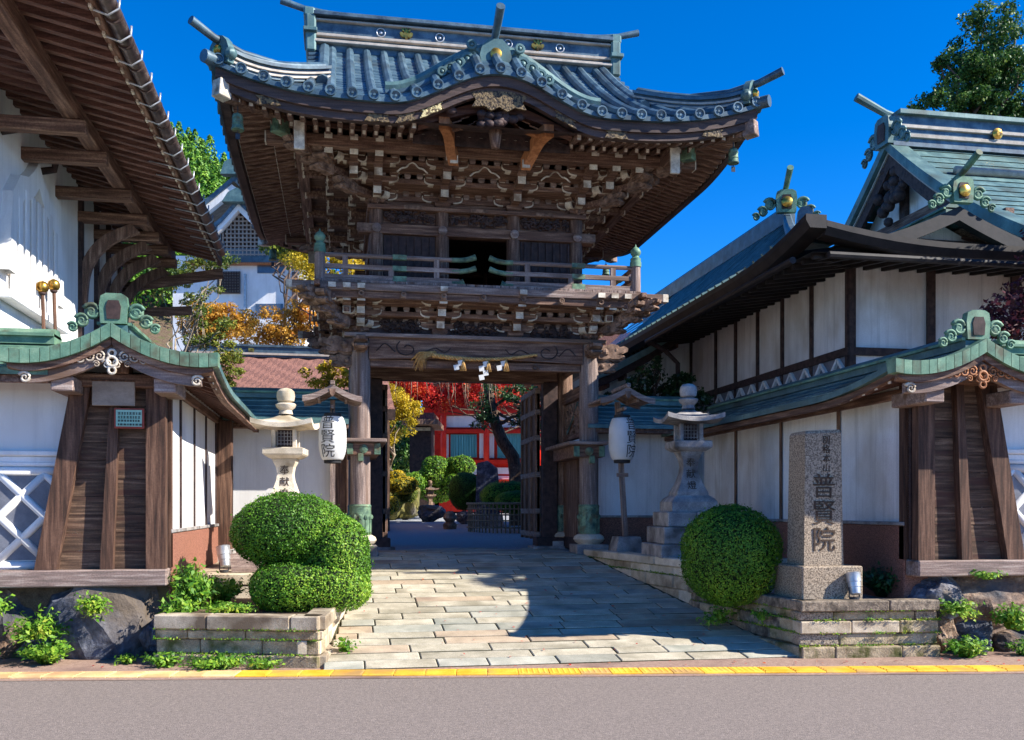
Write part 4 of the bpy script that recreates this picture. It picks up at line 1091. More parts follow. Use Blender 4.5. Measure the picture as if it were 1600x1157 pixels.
ROCKS = [rock_mesh(k, 4, .3, (ROCK, ROCKB, ROCK, ROCKB)[k % 4]) for k in range(8)]
def rock(parent, c, size, k=0, rz=0, rx=0, name='stone'):
    M = Matrix.Translation(c) @ Euler((rx, 0, rz)).to_matrix().to_4x4() @ Matrix.Diagonal((*size, 1))
    if parent is not None: M = WM[parent.name].inverted() @ M
    return link(name, ROCKS[k % 8], parent, M)

def scroll(m, c, r, sg, turns=1.6, th=.3, ax=(1, 0, 0)):
    ax = Vector(ax); pts = []; rr = []
    for k in range(22):
        t = k / 21; a = t * turns * 2 * math.pi + .4; q = r * (1 - .85 * t)
        pts.append(c + ax * sg * math.cos(a) * q + Vector((0, 0, math.sin(a) * q))); rr.append(r * th * (1 - .5 * t))
    m.tube(pts, rr, 6)
def onigawara(parent, p, s_, mat, boss=None, facing=(0, -1, 0), horn=False, name='ridge_end_ornament', inner=W_BLACK):
    """arched ridge-end ornament with scrolls at both sides"""
    f = Vector(facing).normalized(); ax = Vector((0, 0, 1)).cross(f) * -1; up = Vector((0, 0, 1)); p = Vector(p)
    m = MB()
    out = [(-.17, 0), (.17, 0), (.19, .25), (.17, .38), (.1, .42), (-.1, .42), (-.17, .38), (-.19, .25)]
    inn = [(-.085, .03), (.085, .03), (.1, .2), (.07, .29), (-.07, .29), (-.1, .2)]
    m.prism([(a * s_, b_ * s_) for a, b_ in out], p, ax, up, f, .12 * s_)
    o = m.build(name, mat, parent)
    m = MB(); m.prism([(a * s_, b_ * s_ + .03 * s_) for a, b_ in inn], p + f * .045 * s_, ax, up, f, .06 * s_); m.build('ornament_recess', inner, o)
    for sg in (-1, 1):
        m = MB()
        for (x, z, r) in ((.29, .16, .12), (.42, .03, .10), (.54, -.06, .075)):
            c = p + ax * sg * x * s_ + up * (z * s_) + f * .02; scroll(m, c, r * s_, sg, ax=ax, th=.24); m.ball(c - f * .02 * s_, r * .9 * s_, 10, 5, (max(.3, abs(ax.x)), max(.3, abs(ax.y)), 1))
        m.build('ornament_scroll', mat, o, True)
    if boss:
        m = MB(); m.lathe([(.1 * s_, 0), (.1 * s_, .02 * s_), (.04 * s_, .05 * s_)], 14)
        m.xf(Matrix.Translation(p + f * .08 * s_ + up * .18 * s_) @ f.to_track_quat('Z', 'Y').to_matrix().to_4x4()); m.build('gilt_boss', boss, o, 'auto')
    if horn:
        m = MB(); m.tube([p - f * .5 * s_ + up * .36 * s_, p + up * .48 * s_, p + f * .45 * s_ + up * .68 * s_], [.04 * s_, .052 * s_, .06 * s_], 9, True, ax); m.build('ridge_horn', PATROOF if mat != PATINA else mat, o, 'auto')
    return o

def wall_roof(parent, P, W, zr, ze, hw, y0, y1, lf=.27, courses=6, mat=PATROOF, ridge=True, verge0=True, verge1=False, liftlen=1.9, one_side=None):
    """small gabled wall roof; P(x, y, z) maps wall coordinates (across, along) to the world"""
    def zz(x, y):
        t = abs(x) / hw; z = zr + (ze - zr) * (1.45 * t - .45 * t * t)
        if lf > 0 and y < y0 + liftlen: z += lf * t * t * ((y0 + liftlen - y) / liftlen) ** 2
        return z
    ys = lin(y0, y1, 25)
    for sg in (-1, 1):
        m = MB()
        xs = lin(0, hw, courses + 1)
        for i in range(courses):
            a, b_ = xs[i], xs[i + 1]
            m.grid(lambda q, y: P(sg * (a + (b_ - a) * q), y, zz(a + (b_ - a) * q, y) + .016 * q), lin(0, 1, 3), ys)
            if i < courses - 1: m.grid(lambda q, y: P(sg * b_, y, zz(b_, y) + .016 * (1 - q)), (0, 1), ys)
        # thick edge at the eave
        m.loft([[P(sg * (hw - .0), y, zz(hw, y) + .016), P(sg * hw, y, zz(hw, y) - .05), P(sg * (hw - .12), y, zz(hw - .12, y) - .06), P(sg * (hw - .12), y, zz(hw - .12, y) - .005)] for y in ys], True, True)
        m.build('roof_slope', mat, parent)
        m = MB(); m.grid(lambda x, y: P(sg * x, y, zz(x, y) - .07), lin(hw - .08, .3, 5), ys); m.build('eave_board', W_DARK, parent)
        m = MB(); m.loft([[P(sg * (hw - .06), y, zz(hw, y) - .052), P(sg * (hw - .06), y, zz(hw, y) - .12), P(sg * (hw - .14), y, zz(hw, y) - .12), P(sg * (hw - .14), y, zz(hw, y) - .052)] for y in ys]); m.build('eave_fascia', W_DARKY, parent)
        y = y0 + .25
        while y < y1 - .05:
            m = MB(); m.beam(P(sg * (hw - .1), y, zz(hw - .1, y) - .115), P(sg * .42, y, zz(.42, y) - .115), .05, .06); m.build('rafter', W_RED, parent)
            m = MB(); m.beam(P(sg * (hw - .1), y, zz(hw - .1, y) - .115), P(sg * (hw - .088), y, zz(hw - .088, y) - .115), .046, .056); m.build('rafter_tip', PALE, parent)
            y += .26
    if ridge:
        m = MB(); m.loft([[P(a, y, zr + c) for a, c in ((-.13, -.05), (.13, -.05), (.13, .07), (.07, .12), (-.07, .12), (-.13, .07))] for y in lin(y0 + .12, y1, 12)]); m.build('ridge', mat, parent)
        m = MB(); m.loft([[P(a, y, zr + c) for a, c in ((-.17, .03), (.17, .03), (.17, .06), (-.17, .06))] for y in lin(y0 + .12, y1, 12)]); m.build('ridge_band', PATINA, parent)
    return zz
def gable_front(parent, P, zz, hw, y0, dark_side=-1):
    """copper verge in segments, bargeboards, pendant carving at the front gable of a wall roof"""
    n = 22; xs = lin(-hw - .02, hw + .02, n + 1)
    for i in range(n):
        a, b_ = xs[i], xs[i + 1]; g = .003
        ring = lambda x: [P(x, y0 - .05, zz(x, y0) + .03), P(x, y0 - .05, zz(x, y0) - .115), P(x, y0 + .1, zz(x, y0) - .115), P(x, y0 + .14, zz(x, y0) + .03)]
        m = MB(); m.loft([ring(a + g), ring(b_ - g)], True, True); m.build('verge_sheet', PATINA, parent)
    for sg in (-1, 1):
        for k, (z0, z1, yy) in enumerate(((-.118, -.19, .0), (-.192, -.30, .05))):
            m = MB(); x1 = hw - .04 if k == 0 else hw - .16
            m.loft([[P(sg * x, y0 + yy, zz(x, y0) + z0), P(sg * x, y0 + yy, zz(x, y0) + z1 + (0 if x < hw * .8 else .05 * (x - hw * .8) / (hw * .2))), P(sg * x, y0 + yy + .07, zz(x, y0) + z1), P(sg * x, y0 + yy + .07, zz(x, y0) + z0)] for x in lin(0.004, x1, 14)])
            m.build('bargeboard', (W_DARKX, W_NEW if False else W_GREYX)[k], parent)
        m = MB(); c = P(sg * (hw - .2), y0 + .03, zz(hw - .2, y0) - .25)
        scroll(m, c, .06, sg); m.build('carved_scroll', PALE, parent, True)
        m = MB(); c = P(sg * .5, 0, 0); m.bx(c.x - .11, c.x + .11, P(0, y0 + .1, 0).y, P(0, y0 + .75, 0).y, zz(.5, y0) - .42, zz(.5, y0) - .27, .012); m.build('purlin_end', W_GREYX, parent)
    m = MB(); c = P(0, y0 + .03, zz(0, y0) - .36)
    pc = c; m.torus(c + Vector((0, -.01, .0)), .05, .018, 12, 6); m.torus(c + Vector((0, -.01, -.09)), .035, .014, 12, 6); m.torus(c + Vector((0, -.01, .085)), .035, .014, 12, 6)
    for sg in (-1, 1):
        for (x, z, r) in ((.05, -.03, .05), (.12, .05, .06), (.22, .04, .06), (.31, .02, .055), (.39, -.0, .04), (.15, -.03, .035)):
            scroll(m, c + Vector((sg * x, -.01, z)), r, sg, th=.22)
    tag(m.build('pendant_carving', PALE if dark_side < 0 else W_NEW, parent, True), kind='stuff')

def pier(parent, cx, y0, zs, sg, labels=None):
    """timber-clad wall end: sg=+1 when the open court is at +x"""
    X = lambda a: cx + sg * a                         # a>0 towards the court
    inn = .44
    m = MB(); m.bx(X(-1.35), X(inn + .02), y0 - .1, y0 + .16, zs, zs + .18, .015); m.build('timber_sill', W_GREYX, parent)
    def post(a0, a1, b0, b1, z0, z1, dy, name, mt):    # bottom a0..a1, top b0..b1
        m = MB(); V = [Vector((X(a), y, z)) for z, (p, q) in ((z0, (a0, a1)), (z1, (b0, b1))) for a, y in ((p, y0 - dy), (q, y0 - dy), (q, y0 + .06), (p, y0 + .06))]
        m.add(V, [(0, 1, 2, 3), (4, 5, 6, 7), (0, 1, 5, 4), (1, 2, 6, 5), (2, 3, 7, 6), (3, 0, 4, 7)]); m.build(name, mt, parent)
    z0, z1 = zs + .183, zs + 2.12
    post(.24, .44, .24, .44, z0, z1, .06, 'pier_post', W_POST)
    post(-.88, -.66, -.52, -.32, z0, z1, .06, 'pier_post', W_POST)
    post(-.23, -.10, -.12, -.03, z0, z1, .05, 'pier_batten', W_POST)
    m = MB(); V = [Vector((X(a), y, z)) for y in (y0 + .10, y0 + .14) for a, z in ((-.84, z0), (.43, z0), (.43, z1), (-.48, z1))]
    m.add(V, [(0, 1, 2, 3), (4, 5, 6, 7), (0, 1, 5, 4), (1, 2, 6, 5), (2, 3, 7, 6), (3, 0, 4, 7)]); m.build('pier_backing', W_BLACK, parent)
    nz = 10
    for (a0, a1, b0, b1) in ((-.68, -.23, -.34, -.12), (-.11, .24, -.04, .24)):
        for k in range(nz):
            t0, t1 = k / nz, (k + 1) / nz; f = lambda p, q, t: p + (q - p) * t
            za, zb = z0 + (z1 - z0) * t0 + .002, z0 + (z1 - z0) * t1 - .002
            dy = random.uniform(0, .008)
            m = MB(); V = []
            for z, t in ((za, t0), (zb, t1)):
                for a, y in ((f(a0, b0, t), y0 + .045 + dy), (f(a1, b1, t), y0 + .045 + dy), (f(a1, b1, t), y0 + .09), (f(a0, b0, t), y0 + .09)): V.append(Vector((X(a), y, z)))
            m.add(V, [(3, 2, 1, 0), (4, 5, 6, 7), (0, 1, 5, 4), (1, 2, 6, 5), (2, 3, 7, 6), (3, 0, 4, 7)]); m.build('plank', W_PLANK, parent)
    m = MB(); m.bx(X(-.7), X(.5), y0 - .12, y0 + .2, z1, z1 + .14, .012); m.build('pier_beam', W_DARKX, parent)
    m = MB(); m.bx(X(-.08), X(.08), y0 - .15, y0 + .1, z1 + .14, z1 + .36, .012); m.build('pier_strut', W_DARK, parent)

def namako(parent, xa, xb, y, z0, zmid, z1):
    """plaster wall with a lattice of raised joints over grey tiles below a moulding"""
    m = MB(); m.bx(xa, xb, y, y + .3, z0, z1); m.build('plaster_wall_core', PLASTER, parent)
    lo, hi = min(xa, xb), max(xa, xb)
    for z, d, h in ((zmid + .1, .06, .06), (zmid - .01, .04, .05), (zmid + .03, .03, .07)):
        m = MB(); m.bx(lo, hi, y - d, y - .001, z, z + h, .012); m.build('plaster_moulding', PLASTER, parent)
    f0, f1 = z0 + .1, zmid - .08
    for z in (z0 + .04, zmid - .06):
        m = MB(); m.tube([Vector((lo, y - .01, z)), Vector((hi, y - .01, z))], .05, 8); m.build('plaster_rib', PLASTER, parent, True)
    S = .46
    def clip(p, q):
        # clip a segment to the panel
        d = q - p; t0, t1 = 0., 1.
        for a, dd, l, h in ((p.x, d.x, lo + .03, hi - .03), (p.z, d.z, f0, f1)):
            if abs(dd) < 1e-6: continue
            ta, tb = (l - a) / dd, (h - a) / dd
            if ta > tb: ta, tb = tb, ta
            t0, t1 = max(t0, ta), min(t1, tb)
        return (p + d * t0, p + d * t1) if t1 - t0 > .02 else None
    k = -8
    for k in range(-10, 12):
        for s_ in (-1, 1):
            p = Vector((lo + k * S, y - .012, f0 - .0)); q = p + Vector((s_ * 3, 0, 3)); r = clip(p, q)
            if r:
                m = MB(); m.tube(r, .045, 8); m.build('plaster_rib', PLASTER, parent, True)
    # grey diamond tiles between the ribs, clipped by the frame
    def poly_clip(P):
        for ax, lim, s_ in ((0, lo + .02, 1), (0, hi - .02, -1), (1, f0, 1), (1, f1, -1)):
            out = []
            for i in range(len(P)):
                a, b_ = P[i], P[(i + 1) % len(P)]; ia, ib = s_ * (a[ax] - lim) >= 0, s_ * (b_[ax] - lim) >= 0
                if ia: out.append(a)
                if ia != ib:
                    t = (lim - a[ax]) / (b_[ax] - a[ax]); out.append((a[0] + (b_[0] - a[0]) * t, a[1] + (b_[1] - a[1]) * t))
            P = out
            if len(P) < 3: return None
        return P
    for i in range(-1, int((hi - lo) / S * 2) + 3):
        for j in range(0, 8):
            cx_, cz = lo + i * S * .5, f0 + j * S * .5
            if (i + j) % 2 == 0: continue
            P = poly_clip([(cx_ - S / 2 + .01, cz), (cx_, cz - S / 2 + .01), (cx_ + S / 2 - .01, cz), (cx_, cz + S / 2 - .01)])
            if P:
                m = MB(); m.prism(P, (0, y - .006, 0), (1, 0, 0), (0, 0, 1), (0, -1, 0), .02); m.build('wall_tile', NAMAKO, parent)

def side_wall(name, label, cx, y0, y1, sg, zs, posts, gran_top, zr, ze, lf):
    t = thing(name, label, 'wall', (cx, y0, zs))
    xf_ = cx + sg * .42
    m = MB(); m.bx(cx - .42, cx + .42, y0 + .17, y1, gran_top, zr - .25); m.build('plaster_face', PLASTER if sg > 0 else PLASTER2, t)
    m = MB(); m.bx(cx - .46, cx + .46, y0 + .18, y1, zs - .3, gran_top, .01); m.build('granite_footing', GRANRED, t)
    m = MB(); m.bx(cx - .475, cx + .475, y0 + .175, y1 + .01, gran_top, gran_top + .04, .006); m.build('footing_ledge', GRANGREY, t)
    for y in posts:
        m = MB(); m.bx(xf_ - .03, xf_ + sg * .02 + .0, y - .035, y + .035, gran_top + .04, ze + .05); m.build('wall_batten', W_BLACK if sg > 0 else W_DARK, t)
    m = MB(); m.bx(cx - .47, cx + .47, y0 + .17, y1, ze - .08, ze + .03, .01); m.build('wall_plate', W_DARKY, t)
    m = MB(); m.bx(cx - .46, cx + .46, y0 + .17, y0 + .28, zs + .18, ze + .1); m.build('end_post', W_POST, t)
    pier(t, cx, y0, zs, sg)
    P = lambda x, y, z: Vector((cx + x, y, z))
    zz = wall_roof(t, P, None, zr, ze, 1.03, y0 - .55, y1 + .5, lf)
    gable_front(t, P, zz, 1.03, y0 - .55, -sg)
    onigawara(t, (cx, y0 - .42, zr + .04), .74, PATINA, None)
    return t
LW = side_wall('boundary_wall', 'white plaster boundary wall with weathered timber end and gabled copper roof holding a green notice', -2.28, 10.88, 16.0, 1, .77, (11.9, 13.0, 14.1, 15.2), 1.33, 3.46, 2.98, .2)
RW = side_wall('boundary_wall', 'shaded plaster boundary wall with timber end and copper roof behind the carved name stone', 6.69, 9.63, 15.9, -1, .85, (11.28, 12.9, 14.5), 1.41, 3.36, 2.92, .2)
# the street-front lattice walls beyond each timber end
for nm, lab, xa, xb, y, z0, zm, z1, zs in (
        ('lattice_wall', 'white raised-joint lattice wall with grey tiles, next to the end timbers with the notice', -2.7, -5.4, 11.02, .95, 2.06, 3.02, .77),
        ('lattice_wall', 'white raised-joint lattice wall with grey tiles, next to the end timbers behind the name stone', 7.1, 9.8, 9.78, 1.03, 2.12, 3.02, .85)):
    t = thing(nm, lab, 'wall', ((xa + xb) / 2, y, zs))
    namako(t, xa, xb, y, z0, zm, z1)
    m = MB(); m.bx(min(xa, xb), max(xa, xb), y - .1, y + .3, zs, z0 - .002, .012); m.build('timber_sill', W_GREYX, t)
    m = MB(); m.bx(min(xa, xb), max(xa, xb), y - .06, y + .36, z1, z1 + .12, .01); m.build('wall_plate', W_DARKX, t)
    yc = y + .15; sgx = -1 if xb < xa else 1
    P = lambda x, a, z, yc=yc, sgx=sgx, xa=xa: Vector((xa + sgx * a, yc + x * sgx, z))
    wall_roof(t, P, None, 3.42, 3.0, .8, 0.2, abs(xb - xa), 0, mat=PATINA)
# back walls joining the side walls to the gate
for lab, x0, x1 in (('short white plaster wall under a low copper roof, between notice wall and gate', -1.86, .1), ('short white plaster wall under a low copper roof, between annex wall and gate', 4.46, 6.27)):
    t = thing('garden_wall', lab, 'wall', ((x0 + x1) / 2, 16.6, .85))
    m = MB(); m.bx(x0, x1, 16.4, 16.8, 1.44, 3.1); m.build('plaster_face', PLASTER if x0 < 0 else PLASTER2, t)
    m = MB(); m.bx(x0, x1, 16.36, 16.84, .7, 1.44, .01); m.build('granite_footing', GRANRED, t)
    m = MB(); m.bx(x0, x1, 16.35, 16.85, 1.441, 1.48, .006); m.build('footing_ledge', GRANGREY, t)
    m = MB(); m.bx(x0, x1, 16.34, 16.86, 2.92, 3.02, .01); m.build('wall_plate', W_DARKX, t)
    P = lambda x, a, z, x0=x0: Vector((a, 16.6 + x, z))
    wall_roof(t, P, None, 3.5, 3.02, .8, x0 - .3, x1 + .05, 0)
# thick lit post and return at the far end of the left wall
t = thing('gate_side_post', 'thick brown timber post at the far end of the wall with the notice', 'post', (-1.75, 15.3, .85))
m = MB(); m.bx(-1.86, -1.62, 15.2, 15.44, .8, 2.95, .015); sub_ = m.build('post', W_POST, t)
m = MB(); m.bx(-1.9, -1.58, 15.16, 15.48, .7, .98, .015); m.build('post_base', GRANGREY, t)
t = thing('gate_side_post', 'brown timber post standing against the gate beside the paper lantern on its plastered side', 'post', (-.02, 16.2, .85))
m = MB(); m.bx(-.12, .12, 16.12, 16.34, .8, 3.0, .012); m.build('post', W_POST, t)
m = MB(); m.bx(-.16, .16, 16.08, 16.38, .7, .98, .015); m.build('post_base', GRANGREY, t)
# plaques on the left timber end
t = thing('blank_board', 'blank taupe wooden board hung above the green notice on the timber wall end', 'board', (-2.35, 10.78, 2.72))
m = MB(); m.bx(-2.57, -2.14, 10.755, 10.785, 2.69, 2.95, .006); m.build('board', BOARD, t)
m = MB(); m.bx(-2.575, -2.135, 10.75, 10.79, 2.945, 2.965, .004); m.build('board_ledge', W_POST, t)
t = thing('notice_plate', 'small pale green notice plate with a dark red frame on the timber wall end', 'notice', (-2.19, 10.75, 2.45))
m = MB(); m.bx(-2.345, -2.045, 10.74, 10.775, 2.45, 2.665, .004); m.build('frame', NOTRED, t)
m = MB(); m.bx(-2.325, -2.065, 10.732, 10.742, 2.47, 2.645); m.build('plate', NOTICE, t)
m = MB()
for r in range(4):
    x = -2.305
    while x < -2.09:
        w = random.uniform(.012, .03); h = .026 if r < 2 else .018
        for q in range(3): m.bx(x, x + w, 10.7295, 10.7318, 2.615 - r * .04 - q * h * .4, 2.615 - r * .04 - q * h * .4 + .005)
        m.bx(x + w * .4, x + w * .4 + .005, 10.729, 10.7317, 2.60 - r * .04, 2.622 - r * .04)
        x += w + .008
m.build('notice_print', INK, t)['kind'] = 'stuff'

# ---------------------------------------------------------------- terraces and stone courses
def block(parent, p0, p1, z0, z1, depth, mat, inward):
    """dressed stone between two plan points, thickness towards inward"""
    p0, p1 = Vector(p0), Vector(p1); d = (p1 - p0); L = d.length
    if L < .04: return
    d /= L; n = Vector(inward); c = (p0 + p1) / 2 + n * depth / 2
    m = MB(); rot = Matrix((d, n, Vector((0, 0, 1)))).transposed()
    if d.cross(n).z < 0: rot = Matrix((d, n, Vector((0, 0, 1)))).transposed()
    m.box(Vector((0, 0, 0)), (L - .008, depth, z1 - z0 - .006), rot, .012)
    link('stone_block', m.mesh('stone_block', mat), parent, WM[parent.name].inverted() @ Matrix.Translation((c.x, c.y, (z0 + z1) / 2)))
def course_wall(parent, a, b_, courses, inward, mats, zmin=None, lens=(.5, .95), depth=.24):
    a, b_ = Vector(a), Vector(b_); L = (b_ - a).length; d = (b_ - a) / L; n = Vector(inward).normalized()
    for ci, (z0, z1, ins) in enumerate(courses):
        s_ = 0; first = True
        while s_ < L - .01:
            w = random.uniform(*lens) * (random.uniform(.4, 1) if first else 1); first = False
            e = min(L, s_ + w)
            if L - e < .25: e = L
            mid = a + d * (s_ + e) / 2
            if zmin is None or z1 > zmin(mid) + .01:
                j = random.uniform(-.008, .008)
                block(parent, a + d * s_ + n * (ins + j), a + d * e + n * (ins + j), z0, z1, depth, random.choice(mats), n)
            s_ = e
# right planter: street face and ramp face
rp_ = thing('stone_planter', 'stepped granite planter of stacked courses carrying the carved name stone', 'planter', (5.7, 10.4, 0))
for k_ in ('x',):
    cR = Vector((4.86, 9.58, 0)); eR = Vector((6.42, 9.46, 0))
    crs = [(-.06, .12, -.06), (.12, .25, .02), (.25, .39, -.01), (.39, .49, .03), (.49, .61, -.03)]
    nin = Vector((.08, 1, 0)).normalized()
    course_wall(rp_, cR, eR, crs[:4], nin, [GRANITE, GRANMOSS, GRANMOSS, GRANROSE])
    course_wall(rp_, cR, eR, crs[4:], nin, [GRANDARK], lens=(1.5, 2.0))
    rr = lambda p: ramp_z(p.y) - .05
    a = Vector((ramp_r(9.6) + .0, 9.62, 0)); b2 = Vector((ramp_r(12.1) + .0, 12.1, 0))
    course_wall(rp_, a, b2, crs[:4], (1, .12, 0), [GRANDARK, GRANMOSS], rr); course_wall(rp_, a, b2, crs[4:], (1, .12, 0), [GRANDARK], rr, lens=(.9, 1.3))
    m = MB(); m.add([Vector(p) for p in ((4.95, 9.62, .565), (6.5, 9.5, .565), (6.5, 12.3, .565), (4.62, 12.3, .565))], [(0, 1, 2, 3)]); m.build('planter_gravel', GRAVEL, rp_)
rt = thing('stone_terrace', 'raised granite kerb and terrace under the shaded stone lantern', 'terrace', (5.2, 14, .6))
a = Vector((ramp_r(12.1) + .02, 12.1, 0)); b2 = Vector((4.08, 15.7, 0))
course_wall(rt, a, b2, [(.3, .5, .03), (.5, .68, .01), (.68, .80, .02)], (1, .15, 0), [GRANITE, GRANPALE], lambda p: ramp_z(p.y) - .05)
course_wall(rt, a, b2, [(.80, .92, -.03)], (1, .15, 0), [GRANPALE], lambda p: ramp_z(p.y) - .05, lens=(.8, 1.4), depth=.34)
course_wall(rt, Vector((4.62, 12.12, 0)), Vector((6.3, 12.12, 0)), [(.5, .74, .02), (.74, .92, 0)], (0, 1, 0), [GRANITE, GRANPALE])
m = MB(); m.add([Vector(p) for p in ((4.66, 12.2, .9), (6.3, 12.2, .9), (6.3, 16.4, .9), (4.16, 16.4, .9))], [(0, 1, 2, 3)]); m.build('terrace_paving', GRANGREY, rt)
# left planter
lp_ = thing('stone_planter', 'low stacked granite planter under the big clipped shrub beside the ramp', 'planter', (-.9, 10.5, 0))
aL = Vector((-1.86, 10.30, 0)); cL = Vector((-.20, 9.82, 0)); nl = Vector((.27, 1, 0)).normalized()
crs = [(-.06, .12, -.03), (.12, .27, .03), (.27, .37, .01), (.37, .52, -.03)]
course_wall(lp_, aL, cL, crs[:3], nl, [GRANITE, GRANMOSS, GRANMOSS]); course_wall(lp_, aL, cL, crs[3:], nl, [GRANDARK, GRANITE], lens=(.8, 1.4))
a = Vector((ramp_l(9.85) - .0, 9.86, 0)); b2 = Vector((ramp_l(13.2), 13.2, 0))
course_wall(lp_, a, b2, crs, (-1, .1, 0), [GRANPALE, GRANITE], lambda p: ramp_z(p.y) - .05)
m = MB(); m.add([Vector(p) for p in ((-1.9, 10.3, .47), (-.25, 9.9, .47), (.1, 13.2, .47), (-1.9, 13.2, .47))], [(0, 1, 2, 3)]); m.build('planter_soil', EARTH, lp_)
lt = thing('stone_terrace', 'sunlit granite step and terrace behind the clipped shrub by the notice wall', 'terrace', (-.9, 14, .5))
course_wall(lt, Vector((-1.86, 12.5, 0)), Vector((.05, 12.5, 0)), [(.45, .63, .02), (.63, .78, 0)], (0, 1, 0), [GRANITE, GRANPALE])
course_wall(lt, Vector((.12, 13.2, 0)), Vector((.36, 15.7, 0)), [(.45, .63, .02), (.63, .86, 0)], (-1, .1, 0), [GRANPALE], lambda p: ramp_z(p.y) - .05)
m = MB(); m.add([Vector(p) for p in ((-1.86, 12.6, .765), (.02, 12.6, .765), (.3, 16.4, .80), (-1.86, 16.4, .80))], [(0, 1, 2, 3)]); m.build('terrace_paving', GRANITE, lt)
# rock footing under the timber ends
lr = thing('rock_footing', 'massive dark blue-grey boulder footing under the wall end with the notice', 'rock wall', (-2.6, 11, 0))
m = MB(); m.bx(-9, -1.85, 11.05, 16.3, -.1, .765); m.build('earth_core', EARTH, lr)
rock(lr, (-2.46, 11.2, .38), (1.8, 1.05, 1.75), 0, .05); rock(lr, (-1.98, 11.15, .2), (.5, .7, .9), 4, .3); rock(lr, (-3.42, 11.25, .4), (.95, .9, 1.1), 1, .4); rock(lr, (-3.12, 11.0, .08), (.6, .6, .5), 2, 1.0)
rg2 = random.Random(3)
for k in range(9): rock(lr, (-3.75 - .52 * (k % 5), 11.15 + rg2.uniform(-.05, .05), .2 + .42 * (k // 5)), (.62, .6, .5), k, rg2.uniform(0, 6), rg2.uniform(-.2, .2))
r2 = thing('rock_footing', 'rough rubble rock footing under the wall end behind the name stone', 'rock wall', (7.2, 9.8, 0))
m = MB(); m.bx(6.27, 12, 9.9, 16.2, -.1, .845); m.build('earth_core', EARTH, r2)
for (x, z, sx, sz, k, rz) in ((6.62, .6, .62, .55, 0, .3), (7.38, .52, .95, .72, 1, .1), (8.25, .55, .85, .66, 3, 1.2), (6.6, .18, .34, .42, 3, .5), (6.95, .25, .4, .34, 2, 2.0), (7.0, .08, .5, .36, 4, .9), (7.5, .1, .48, .3, 5, .2), (7.95, .14, .55, .4, 2, .4), (8.5, .12, .6, .4, 4, .7), (9.0, .5, .9, .7, 5, .2), (9.3, .1, .8, .5, 6, .4)):
    rock(r2, (x, 9.82, z), (sx * 1.28, .74, sz * 1.28), k, rz * .3)
# ================================================================== storehouse on the notice side
LX, EX = -3.85, -2.14
kura = thing('white_storehouse', 'tall white plaster storehouse with deep dark eaves, brown gutter and bell-shaped window', 'building', (LX, 14, .8))
m = MB(); m.bx(-10, LX, 11.55, 18.2, .5, 6.75); m.build('plaster_wall', PLASTER, kura)
zra = lambda x: 6.12 + (EX - x) * .22                 # rafter line, climbing from gutter to wall
m = MB(); m.grid(lambda x, y: Vector((x, y, zra(x) + .06)), lin(EX - .05, -9.0, 4), lin(8.5, 18.4, 8)); m.build('eave_board', W_RED, kura)
m = MB()
m.grid(lambda x, y: Vector((x, y, zra(x) + .28 + .18 * max(0, EX - x))), lin(EX + .02, -9.0, 8), lin(8.45, 18.5, 8)); m.build('roof', ROOFD, kura)
m = MB(); m.bx(EX - .08, EX, 8.45, 18.5, 6.10, 6.40, .01); m.build('eave_fascia', W_DARKY, kura)
m = MB(); m.loft([[Vector((x, yy, zra(x) + c)) for yy, c in ((8.40, -.08), (8.48, -.08), (8.48, .4 + .18 * (EX - x)), (8.40, .4 + .18 * (EX - x)))] for x in lin(EX, -9.0, 6)]); m.build('bargeboard', W_DARKX, kura)
y = 8.6
while y < 18.2:
    m = MB(); m.beam((EX - .06, y, zra(EX)), (-4.1, y, zra(-4.1)), .085, .105); m.build('rafter', W_RED, kura)
    m = MB(); m.box((EX - .048, y, zra(EX)), (.025, .08, .1)); m.build('rafter_tip', PALE, kura)
    y += .255
m = MB(); m.tube([Vector((EX + .09, 8.45, 6.17)), Vector((EX + .09, 17.6, 6.13))], .078, 12); gut = m.build('gutter', GUTTER, kura, 'auto')
m = MB(); m.tube([Vector((EX + .02, 8.45, 6.33)), Vector((EX + .02, 18.4, 6.33))], .04, 8); m.build('roof_edge', PATROOF, kura, 'auto')
y = 8.65
while y < 17.5:
    m = MB(); m.tube([Vector((EX - .3, y, 6.13)), Vector((EX - .02, y, 6.08)), Vector((EX + .09, y, 6.04)), Vector((EX + .185, y, 6.11)), Vector((EX + .19, y, 6.2))], .011, 5); m.build('gutter_bracket', STEEL, gut, True)
    m = MB(); m.lathe([(.082, 0), (.086, .01), (.086, .03), (.082, .04)], 12); m.xf(Matrix.Translation((EX + .09, y + .24, 6.15)) @ Matrix.Rotation(R(90), 4, 'X')); m.build('gutter_joint', GUTTER, gut, 'auto')
    y += .5
PXX = -3.02
m = MB(); m.bx(PXX - .09, PXX + .09, 8.5, 18.3, 6.06, 6.26, .012); m.build('eave_purlin', W_DARKY, kura)
for y in (11.75, 12.75, 14.2, 15.35, 16.3, 17.1, 17.95):
    m = MB(); m.bx(LX - .05, PXX + .16, y - .075, y + .075, 5.90, 6.055, .012); m.build('corbel_beam', W_DARKX, kura)
for y in (15.35, 16.3, 17.1, 17.95):
    m = MB(); m.bx(LX, LX + .06, y - .06, y + .06, .8, 6.5); m.build('wall_post', W_BLACK, kura)
    m = MB(); pts = cat_rom([Vector((LX + .05, y, 4.7)), Vector((LX + .12, y, 5.25)), Vector((LX + .38, y, 5.62)), Vector((PXX - .02, y, 5.85))], 6)
    m.loft([[p + Vector((a, b_, c)) for a, b_, c in ((-.06, -.05, .06), (-.06, .05, .06), (.06, .05, -.06), (.06, -.05, -.06))] for p in pts]); m.build('curved_brace', W_DARK, kura, 'auto')
